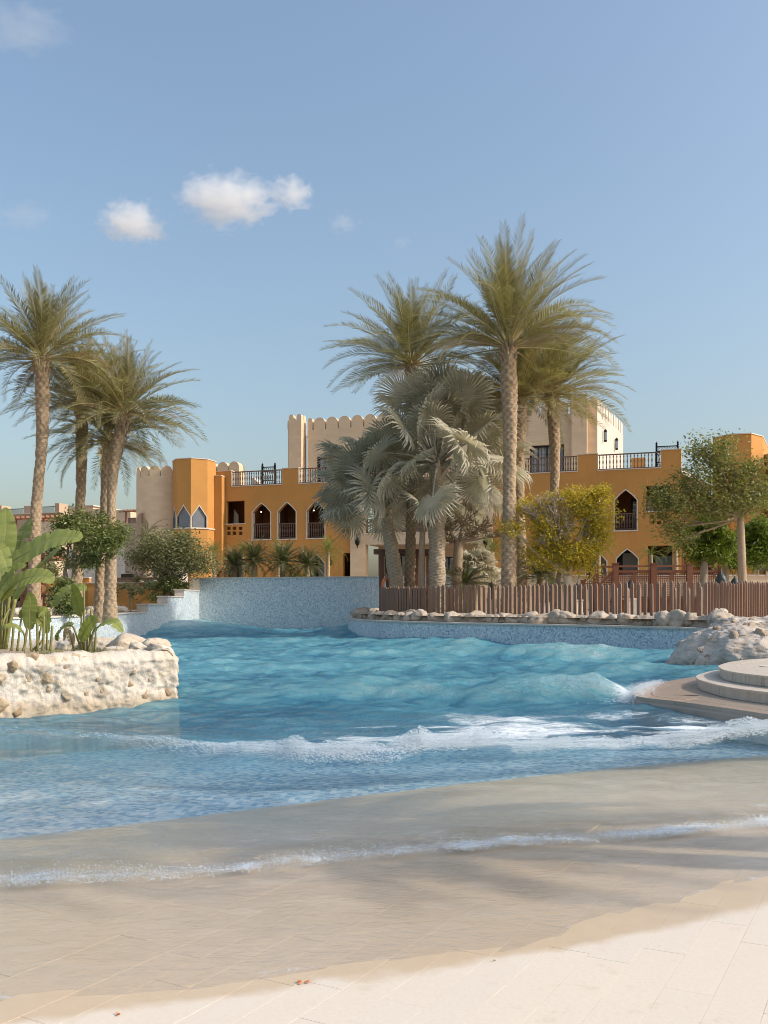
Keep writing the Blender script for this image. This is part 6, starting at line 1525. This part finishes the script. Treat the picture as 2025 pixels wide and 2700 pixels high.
paddle(bnA, [f0, at(-14,1650,13.1)], [at(-20,1600,13.), at(10,1540,12.9), at(40,1500,12.9), at(70,1490,12.9)], 0.135, 7, (-.2,-.8,.6), .3, .4)
paddle(bnA, [foot(-20,1700,13.1), at(-20,1640,13.1)], [at(-10,1590,13.2), at(0,1530,13.2), at(-2,1480,13.3)], 0.150, 8, (.6,-.8,.1), .3, .3)
for k, (x0, x1, y1) in enumerate(((-8,-12,1570),(4,6,1600),(10,25,1560),(-2,-20,1540),(14,40,1580))):
    part('stalk', MB().tube(catmull([at(x0,1712,13.2), at((x0+x1)/2,1640,13.25), at(x1,y1,13.3)], 4), [.032]*9, 6), M['bananastem'], bnA, True)
bnB = thing('paddle_plant', at(85, 1705, 13.6), 'young paddle leaved plant with bright yellow green upright leaf beside the large one', 'plant')
g0 = at(82, 1716, 13.3)
o = paddle(bnB, [g0, at(80,1690,13.3)], [at(78,1660,13.3), at(78,1610,13.3), at(80,1580,13.35), at(74,1562,13.4)], 0.112, 11, (.2,-.98,0), .15, .25)
o['label'] = 'bright yellow green leaf'
paddle(bnB, [g0, at(110,1690,13.4)], [at(118,1650,13.5), at(95,1620,13.6), at(112,1612,13.6), at(135,1640,13.6)], 0.120, 12, (0,-.8,.6), .4, .35)
paddle(bnB, [at(125,1715,13.4), at(124,1690,13.4)], [at(124,1670,13.4), at(124,1640,13.4), at(124,1612,13.4)], 0.053, 13, (.3,-.95,0), 0, .5)
paddle(bnB, [at(60,1716,13.2), at(66,1690,13.2)], [at(60,1665,13.1), at(40,1650,13.), at(15,1652,12.9), at(5,1662,12.9)], 0.075, 14, (0,-.6,.8), .3, .3)
paddle(bnB, [at(95,1716,13.4), at(110,1650,13.6)], [at(140,1600,13.9), at(170,1560,14.0), at(205,1548,14.1), at(230,1556,14.1)], 0.150, 15, (-.2,-.6,.75), .35, .3)
paddle(bnB, [at(45,1716,13.3), at(50,1670,13.3)], [at(56,1630,13.3), at(70,1600,13.4), at(95,1590,13.4)], 0.090, 16, (-.3,-.8,.5), .3, .3)
for k, (x0, x1, y1) in enumerate(((30,36,1650),(62,72,1655),(100,98,1640),(112,116,1625),(132,138,1650))):
    part('stalk', MB().tube(catmull([at(x0,1716,13.3), at((x0+x1)/2,1690,13.3), at(x1,y1,13.3)], 4), [.02]*9, 6), M['bananastem'], bnB, True)
bnC = thing('paddle_plant', at(218, 1710, 13.8), 'small paddle leaved plant with three broad pale leaves near the planter corner', 'plant')
h0 = at(215, 1716, 13.5)
paddle(bnC, [h0, at(214,1650,13.5)], [at(213,1625,13.5), at(206,1590,13.5), at(198,1560,13.5), at(190,1541,13.55)], 0.112, 21, (-.35,-.93,.1), .05, .35)
paddle(bnC, [h0, at(214,1700,13.4)], [at(213,1690,13.35), at(226,1660,13.3), at(245,1635,13.2), at(254,1622,13.2)], 0.128, 22, (-.3,-.9,.3), .05, .25)
paddle(bnC, [at(232,1716,13.5), at(246,1665,13.5)], [at(256,1655,13.5), at(275,1642,13.4), at(300,1642,13.3), at(324,1668,13.25)], 0.150, 23, (.15,-.55,.8), .45, .45)
paddle(bnC, [h0, at(200,1670,13.6)], [at(190,1650,13.7), at(170,1650,13.8), at(155,1670,13.9), at(150,1690,13.9)], 0.112, 24, (-.1,-.6,.8), .6, .4)
paddle(bnC, [at(250,1716,13.6), at(252,1680,13.6)], [at(252,1665,13.6), at(252,1650,13.6)], 0.030, 25, (.2,-.95,0), 0, .5)
for x0, x1, y1 in ((222,221,1545),(235,241,1600),(228,236,1650)):
    part('stalk', MB().tube(catmull([at(x0,1716,13.5), at((x0+x1)/2,1660,13.5), at(x1,y1,13.5)], 4), [.016]*8+[.008], 6), M['bananastem'], bnC, True)
# withered hanging leaves and low tufts of grass in the soil
o = paddle(bnC, [at(195,1716,13.6)], [at(192,1700,13.6), at(184,1672,13.6), at(176,1660,13.6), at(168,1690,13.6)], 0.075, 31, (0,-.7,.7), .6, .5, M['dryleaf']); o['label'] = 'withered tan leaf'
rng = random.Random(6); mb = MB()
for k in range(420):
    px = rng.uniform(-5, 260); y = rng.uniform(13.2, 15.5); b = at(px, 1716, 13.3); b = Vector((b.x+rng.uniform(-.1,.1), y, .68)); d = Vector((rng.uniform(-.4,.4), rng.uniform(-.4,.4), 1)).normalized(); l = rng.uniform(.08,.24); s = Vector((rng.uniform(-1,1), rng.uniform(-1,1), 0)).normalized()*.008
    mb.add([b-s, b+s, b+d*l+Vector((d.x, d.y, -.2))*l*.5], [(0,1,2)])
me = mesh('grass', mb, M['leafgreen']); fattr(me, 'v', np.random.rand(len(mb.v))*.5+.3); tag(link('grass', me), 'sparse grass blades between the plants in the rock planter', None, None, 'stuff')

# ------------------------------------------------------------------ left side : gate, ring buoy, fences, ochre wall
pg = thing('pergola_gate', at(90, 1610, 33), 'reddish wooden entrance pergola with a boarded roof behind the big leaves', 'pergola')
for px in (66, 106):
    for Y in (33, 34.6):
        part('post', solid(Plane(90, Y, 0), Plane(90, Y, 0).S(px)-.09, Plane(90, Y, 0).S(px)+.09, 1.1, EYE+(HZ-1482)/FPX*33, -.09, .09), M['pergola'], pg)
g = Plane(90, 33, 0); g2 = Plane(90, 34.6, 0); zt_ = EYE+(HZ-1482)/FPX*33
part('beam', solid(g, g.S(56), g.S(118), zt_, zt_+.14, -.1, .1), M['redwood'], pg); part('beam', solid(g2, g2.S(56), g2.S(118), zt_, zt_+.14, -.1, .1), M['redwood'], pg)
for k in range(7): part('roof_board', solid(g, g.S(52)+k*.15, g.S(52)+k*.15+.142, zt_+.14, zt_+.34, -.35, 2.1), M['pergola'], pg)
def torus(c, Rr, r, mat, name, parent, n=28, m=10, axis='y', tilt=0.):
    V = []; 
    for i in range(n):
        a = 2*math.pi*i/n
        for j in range(m):
            b = 2*math.pi*j/m; q = Rr+r*math.cos(b); x, z, y = q*math.cos(a), q*math.sin(a), r*math.sin(b)
            V.append((c.x+x*math.cos(tilt)-y*math.sin(tilt), c.y+x*math.sin(tilt)+y*math.cos(tilt), c.z+z))
    F = [(i*m+j, ((i+1)%n)*m+j, ((i+1)%n)*m+(j+1)%m, i*m+(j+1)%m) for i in range(n) for j in range(m)]
    return part(name, MB().add(V, F), mat, parent, True)
c = at(111, 1551, 32.6); rbuoy = thing('ring_buoy', c, 'faded orange ring buoy hanging on the pergola gate post at the left', 'ring buoy')
torus(c, .20, .06, M['buoy'], 'ring', rbuoy, tilt=R(12))
part('rope', MB().tube(catmull([c+Vector((-.12,-.05,-.2)), c+Vector((-.05,-.07,-.34)), c+Vector((.05,-.07,-.38)), c+Vector((.14,-.05,-.22))], 5), .012, 5), M['trim'], rbuoy)
c = at(1020, 1545, 38.6); rb2 = thing('ring_buoy', c, 'orange ring buoy hanging on the brown post behind the left corner of the fence', 'ring buoy')
torus(c, .34, .075, M['buoy'], 'ring', rb2, tilt=R(58))
part('rope', MB().tube(catmull([c+Vector((-.05,-.05,.55)), c+Vector((.02,-.08,.40)), c+Vector((.16,-.06,.3))], 4), .012, 4), M['trim'], rb2)
part('hook', MB().tube([c+Vector((-.05,-.03,.62)), c+Vector((-.05,-.03,.34))], .025, 5), M['redwood'], rb2)
# brown timber frame of the gate on the island
ig = thing('island_pergola', at(1040, 1600, 39), 'brown timber pergola with carved beam behind the fan palm trunks', 'pergola')
I = Plane(1040, 39.2, 0)
for px, w in ((1006,.11),(1022,.07),(1100,.10),(1128,.07)):
    part('post', solid(I, I.S(px)-w, I.S(px)+w, 1.05, EYE+(HZ-1462)/FPX*39.2, -w, w), M['redwood'], ig)
part('beam', solid(I, I.S(987), I.S(1132), EYE+(HZ-1462)/FPX*39.2, EYE+(HZ-1448)/FPX*39.2, -.12, .12), M['redwood'], ig)
bm_ = part('carved_fascia', solid(I, I.S(985), I.S(1133), EYE+(HZ-1461)/FPX*39.2, EYE+(HZ-1449)/FPX*39.2, -.17, -.125), M['redwood'], ig)
for k in range(26):
    q = lerp(I.S(986), I.S(1132), (k+.5)/26); z = EYE+(HZ-1455)/FPX*39.2; part('carving', MB().lathe([(0,-.05),(.035,-.03),(.035,.03),(0,.05)], I.w(q, z, -.18), 5), M['wood'], bm_)
part('cross_beam', solid(I, I.S(1004), I.S(1131), EYE+(HZ-1467)/FPX*39.2, EYE+(HZ-1462.3)/FPX*39.2, -.05, .05), M['redwood'], ig)
# left timber fence by the gate
def board_fence(name, px0, px1, y0, y1, Y, pitch, w, mat, label, rails=True):
    P = Plane((px0+px1)/2, Y, 0); f = thing(name, P.w(0, 1.1), label, 'fence'); z0, z1 = EYE+(HZ-y1)/FPX*Y, EYE+(HZ-y0)/FPX*Y; a0, a1 = P.S(px0), P.S(px1); n = int((a1-a0)/pitch); me = mesh('slat', MB().box((0,0,(z1-z0)/2), (w, .035, z1-z0)), mat)
    for k in range(n): link('slat', me, f, P.w(a0+(k+.5)*pitch, z0)-Vector(f.location))
    for z in (z0+.12, z1-.10): part('rail', solid(P, a0, a1, z-.035, z+.035, .02, .06), mat, f)
    return f
board_fence('timber_fence', 38, 148, 1565, 1612, 32.2, .17, .09, M['redwood'], 'reddish timber railing fence at the left behind the big leaves')
ow = thing('ochre_wall', at(300, 1600, 49.4), 'low ochre garden wall with pale coping behind the left palm trunks', 'wall')
OW = Plane(300, 49.4, R(4))
wpart('wall_face', solid(OW, OW.S(232), OW.S(520), .9, EYE+(HZ-1538)/FPX*49.4, 0, .35), M['ochre'], ow)
part('coping', solid(OW, OW.S(231), OW.S(520), EYE+(HZ-1538)/FPX*49.4, EYE+(HZ-1535.5)/FPX*49.4, -.06, .41), M['trim'], ow)
wpart('wall_face', solid(OW, OW.S(60), OW.S(232)-.01, .9, EYE+(HZ-1524)/FPX*49.4, .2, .5), M['ochre'], ow)
part('coping', solid(OW, OW.S(60), OW.S(232)-.01, EYE+(HZ-1524)/FPX*49.4, EYE+(HZ-1521.5)/FPX*49.4, .14, .56), M['trim'], ow)
br = thing('dark_railing', OW.w(OW.S(330), 2.7, 2.5), 'dark slatted railing on the terrace behind the ochre wall', 'railing')
for k in range(52):
    q = lerp(OW.S(238), OW.S(430), k/51); part('bar', solid(OW, q-.05, q+.05, 2.25, EYE+(HZ-1525.5)/FPX*51, 1.6, 1.66), M['wood'], br)
part('top_rail', solid(OW, OW.S(236), OW.S(432), EYE+(HZ-1525.4)/FPX*51, EYE+(HZ-1523)/FPX*51, 1.58, 1.68), M['wood'], br)
sh_ = thing('garden_house', OW.w(OW.S(330), 2.25, 8), 'pale low building with a dark opening behind the ochre wall', 'house')
part('house_wall', solid(OW, OW.S(280), OW.S(372), 2.2, EYE+(HZ-1470)/FPX*57, 7, 9), M['white_plaster'], sh_)
part('opening_shade', solid(OW, OW.S(320, 7), OW.S(352, 7), EYE+(HZ-1530)/FPX*57, EYE+(HZ-1514)/FPX*57, 6.95, 6.999), M['dark'], sh_)  # flat dark sheet carrying the shade of an opening
b = OW.w(OW.S(388, 3), 2.25, 3); rosette('date_palm', 'short palm trunk before the round cream tower, crown lost in the bush', None, 'palm tree', b, 3.4, .22, CY, 16, -40, 60, M['palmtrunk'], 388, 1.2)
for q, nm in ((372,'white flower pot left of the short palm trunk'),(408,'white flower pot right of the short palm trunk')):
    p = OW.w(OW.S(q, 1.2), 2.25, 1.2); pt_ = thing('flower_pot', p, nm, 'pot'); part('pot', MB().lathe([(.12,0),(.17,.35),(.19,.38),(.19,.42),(.15,.42),(.13,.36)], p+Vector((0,0,.15)), 12), M['trim'], pt_)
    part('saucer', MB().lathe([(.0,0),(.2,0),(.22,.15),(.1,.15)], p, 12), M['trim'], pt_)

# ------------------------------------------------------------------ right side : retaining wall, lattice deck, lanterns
rw_ = thing('cream_wall', at(1450, 1560, 46.5), 'low cream retaining wall running behind the island garden', 'wall')
RW = Plane(1450, 46.6, R(3)); zt_ = EYE+(HZ-1519)/FPX*46.6
wpart('wall_face', solid(RW, RW.S(1195), RW.S(2300), .9, zt_, 0, .5), M['cream'], rw_)
part('coping', solid(RW, RW.S(1194), RW.S(2300), zt_, zt_+.06, -.06, .56), M['coping'], rw_)
def lattice(P, a0, a1, z0f, z1f, off, parent, mat, pitch=.085, w=.03):
    """woven screen: vertical and horizontal laths, joined as one panel"""
    mb = MB(); q = a0
    while q < a1-.01:
        m = solid(P, q, q+w, z0f(q), z1f(q), off, off+.012); mb.add(m.v, m.f); q += pitch
    z = min(z0f(a0), z0f(a1)); top = max(z1f(a0), z1f(a1))
    while z < top:
        lo, hi = a0, a1; aa = [q for q in np.linspace(a0, a1, 60) if z0f(q) <= z <= z1f(q)-w*.5]
        if len(aa) > 1: m = solid(P, aa[0], aa[-1], z, z+w, off+.0125, off+.024); mb.add(m.v, m.f)
        z += pitch
    o = part('lattice_screen', mb, mat, parent); o['kind'] = 'stuff'; return o
ld = thing('lattice_deck', at(1720, 1600, 41), 'raised red brown timber deck with lattice screens and a short stair behind the fence', 'deck')
D = Plane(1720, 41., R(6)); zl = lambda px, py: D.sz(px, py)[1]
zr, zd = zl(1720, 1494), zl(1720, 1568)
part('deck_floor', solid(D, D.S(1622), D.S(1902), 1.06, zd-.25, .1, 5.), M['redwood'], ld)
for k in range(9): part('floor_board', solid(D, D.S(1620), D.S(1904), zd-.25, zd-.21, .06+k*.16, .06+k*.16+.15), M['redwood'], ld)
for px in (1623, 1723, 1818, 1903): 
    ps = part('newel_post', solid(D, D.S(px)-.13, D.S(px)+.13, 1.06, zl(px, 1487 if px < 1900 else 1494), -.12, .12), M['redwood'], ld)
    part('post_cap', solid(D, D.S(px)-.16, D.S(px)+.16, zl(px, 1487 if px < 1900 else 1494), zl(px, 1487 if px < 1900 else 1494)+.05, -.15, .15), M['redwood'], ps)
for x0, x1 in ((1623,1723),(1723,1818),(1818,1903)):
    a0, a1 = D.S(x0)+.135, D.S(x1)-.135
    part('hand_rail', solid(D, a0, a1, zr-.02, zr+.06, -.09, .09), M['redwood'], ld)
    part('mid_rail', solid(D, a0, a1, zr-.28, zr-.16, -.05, .05), M['redwood'], ld)
    part('stile', solid(D, (a0+a1)/2-.08, (a0+a1)/2+.08, zd-.2, zr-.285, -.04, .05), M['redwood'], ld)
    part('bottom_rail', solid(D, a0, a1, zd-.21, zd-.1, -.05, .05), M['redwood'], ld)
    lattice(D, a0, a1, lambda q: zd-.1, lambda q: zr-.29, -.01, ld, M['redwood'])
# stair with two sloping handrails
for (x0, y0, x1, y1, off) in ((1537,1536,1569,1507,.6),(1580,1543,1623,1502,-1.0)):
    a = D.sz(x0, y0, off); b = D.sz(x1, y1, off); pa, pb = D.w(a[0], a[1], off), D.w(b[0], b[1], off)
    part('stair_rail', MB().bar(pa, pb, .16, .12), M['redwood'], ld)
    part('stair_post', solid(D, a[0]-.11, a[0]+.11, 1.06, a[1]+.12, off-.11, off+.11), M['redwood'], ld)
    part('stair_post', solid(D, b[0]-.11, b[0]+.11, 1.06, b[1]+.14, off-.11, off+.11), M['redwood'], ld)
    f = lambda q, a=a, b=b: lerp(a[1], b[1], (q-a[0])/(b[0]-a[0]))-.14
    lattice(D, a[0]+.12, b[0]-.12, lambda q, f=f: max(1.06, f(q)-1.05), f, off, ld, M['redwood'])
a0, a1 = D.S(1569), D.S(1620)
part('hand_rail', solid(D, a0, a1, zr-.02, zr+.06, .52, .68), M['redwood'], ld); lattice(D, a0, a1, lambda q: zd-.2, lambda q: zr-.2, .6, ld, M['redwood'])
for k in range(4): 
    zz = lerp(1.1, zd-.22, (k+.6)/4.6); part('stair_tread', solid(D, D.S(1552)+k*.24, D.S(1552)+k*.24+.32, zz, zz+.05, -.9, .5), M['redwood'], ld)
def lantern(px, ytop, Y, label, s=1., ped=True, stone=None):
    b = at(px, 1600, Y); top = EYE+(HZ-ytop)/FPX*Y; h = .92*s; z0 = top-h; P = thing('garden_lantern', (b.x, b.y, 1.05), label, 'lantern', 'garden lanterns on the island')
    b = Vector((b.x, b.y, z0))
    part('cage', MB().lathe([(.13*s,0),(.15*s,.03*s),(.13*s,.06*s),(.105*s,.06*s)], b, 8), M['pewter'], P)
    part('glass', MB().lathe([(.105*s,.061*s),(.125*s,.40*s),(.02,.41*s)], b, 8), M['glass'], P)
    for k in range(8):
        a = 2*math.pi*k/8; part('bar', MB().tube([b+Vector((.112*s*math.cos(a), .112*s*math.sin(a), .06*s)), b+Vector((.132*s*math.cos(a), .132*s*math.sin(a), .41*s))], .012*s, 4), M['pewter'], P)
    rf = part('roof', MB().lathe([(.20*s,.405*s),(.21*s,.43*s),(.165*s,.45*s),(.16*s,.50*s),(.13*s,.60*s),(.075*s,.68*s),(.03*s,.71*s),(.035*s,.74*s),(.015*s,.78*s),(0,.92*s)], b, 14), M['pewter'], P, True)
    if ped:
        st_ = part('pedestal', MB().box((b.x, b.y, (1.03+z0)/2-.03), (.34, .34, z0-1.03-.06), R(20)), M['white_plaster'], P); part('pedestal_cap', MB().box((b.x, b.y, z0-.03), (.42, .42, .06), R(20)), M['coping'], P)
    else: part('pole', MB().tube([(b.x, b.y, 1.03), b], .05, 8), M['pewter'], P)
lantern(1297, 1524, 38.5, 'dark lantern behind the fence just left of the largest palm trunk')
lantern(1366, 1524, 37.5, 'greenish lantern close to the right side of the largest palm trunk', .9)
lantern(1440, 1526, 33.6, 'dome topped lantern on white pedestal left of the yellow tree trunk', 1.0)
lantern(1523, 1524, 39, 'dark lantern at the foot of the lattice stair', 1.05)
lantern(1662, 1518, 34, 'dome topped lantern before the first lattice screen', .95)
lantern(1901, 1492, 33.5, 'largest domed lantern, on the fence side of the drooping tree', 1.35)
lantern(1938, 1508, 35, 'domed lantern just left of the smooth brown trunk', 1.1)

# ------------------------------------------------------------------ fallen bits on the paving
def deck_at(px, py):
    u, w = (px-CX)/FPX, (HZ-py)/FPX; Y = (EYE-.03-.05*3.6)/(-w-.05*(-.31*u+.95)); return Vector((u*Y, Y, .03-.05*(shore(u*Y, Y)-3.6)+.004))
for px, py, s, c, lab in ((800,2592,.022,(.62,.20,.09),'orange fallen blossom on the wet paving near the centre'),(303,2678,.016,(.62,.22,.10),'orange fallen blossom near the lower left corner of the paving'),(1308,2536,.014,(.16,.15,.05),'small olive fallen leaf at the wet edge of the paving')):
    c0 = deck_at(px, py); rng = random.Random(px); P = thing('fallen_blossom' if c[0] > .3 else 'fallen_leaf', c0, lab, 'fallen leaf'); mt = m_flat('fallen_petal', c, .7)
    for k in range(5 if c[0] > .3 else 1):
        a = rng.uniform(0, 6.28); d = Vector((math.cos(a), math.sin(a), 0)); q = Vector((-d.y, d.x, 0)); o_ = c0+d*s*.25*(1 if c[0] > .3 else 0)
        part('petal' if c[0] > .3 else 'leaf_blade', MB().add([o_, o_+d*s*.5+q*s*.3+Vector((0,0,.004)), o_+d*s*1.1+Vector((0,0,.002)), o_+d*s*.5-q*s*.3+Vector((0,0,.005))], [(0,1,2,3)]), mt, P)
# ------------------------------------------------------------------ clouds
def m_cloud(seed, dens):
    t = NT('cloud_vapour'); o = t.obj(); L = t.n('VectorMath', operation='LENGTH', i_0=o); L = L.outputs['Value']
    n = t.noise(t.n('VectorMath', operation='ADD', i_0=o, i_1=(seed*3.1, seed, 0)).outputs[0], 2.3, 7, .62, .3)
    sp = t.n('SeparateXYZ', i_0=o)
    f = t.math('SUBTRACT', t.math('ADD', t.math('MULTIPLY', n, 2.1), -.62), t.math('MULTIPLY', t.math('POWER', L, 1.7), .95))
    d = t.math('MULTIPLY', t.n('MapRange', i_0=f, i_1=-.02, i_2=.42, i_3=0., i_4=1.).outputs[0], dens)
    v = t.n('VolumePrincipled', i_Color=(.995,.997,1), i_Density=d, i_Anisotropy=.25)
    return t.done(None, v)
def cloud(px, py, rx, ry, seed, dens, label, name='cloud'):
    Y = 900.; c = at(px, py, Y); b = bmesh.new(); bmesh.ops.create_icosphere(b, subdivisions=3, radius=1); me = bpy.data.meshes.new(name); b.to_mesh(me); b.free()
    t = NT; mat = m_cloud(seed, dens); me.materials.append(mat)
    o = link(name, me, None, c, None, (rx/FPX*Y, (rx+ry)*.5/FPX*Y, ry/FPX*Y)); tag(o, label, 'cloud', 'small white clouds in the blue sky')
cloud(600, 528, 185, 92, 1, .055, 'largest puffy white cloud in the middle left of the sky')
cloud(768, 512, 84, 62, 2, .045, 'round white puff at the right end of the largest cloud')
cloud(352, 590, 128, 82, 3, .055, 'second white cloud, lower left of the largest one')
cloud(905, 588, 66, 40, 4, .013, 'faint small wisp of cloud right of the largest cloud')
cloud(60, 70, 190, 90, 5, .006, 'barely visible streak of high cloud in the top left corner')
cloud(70, 570, 130, 50, 6, .006, 'barely visible haze patch at the left, level with the two clouds')
cloud(1060, 640, 40, 22, 7, .010, 'tiny faint wisp of cloud left of the tallest palm crown')
# ------------------------------------------------------------------ shade palms standing beside the beach, just outside the view

for (x, y, h, L, sd, lab) in ((10.6, 3.75, 7.3, 1.9, 99, 'short date palm beside the deck, shading the shallow water from outside the view'), (8.2, 3.8, 7.5, 1.8, 98, 'second short date palm beside the deck, nearer the pool, outside the view')):
    b = Vector((x, y, .3)); date_palm(lab, b, b+Vector((.1, 0, h)), L, 70, sd, r0=.2, r1=.17, droop=-25)
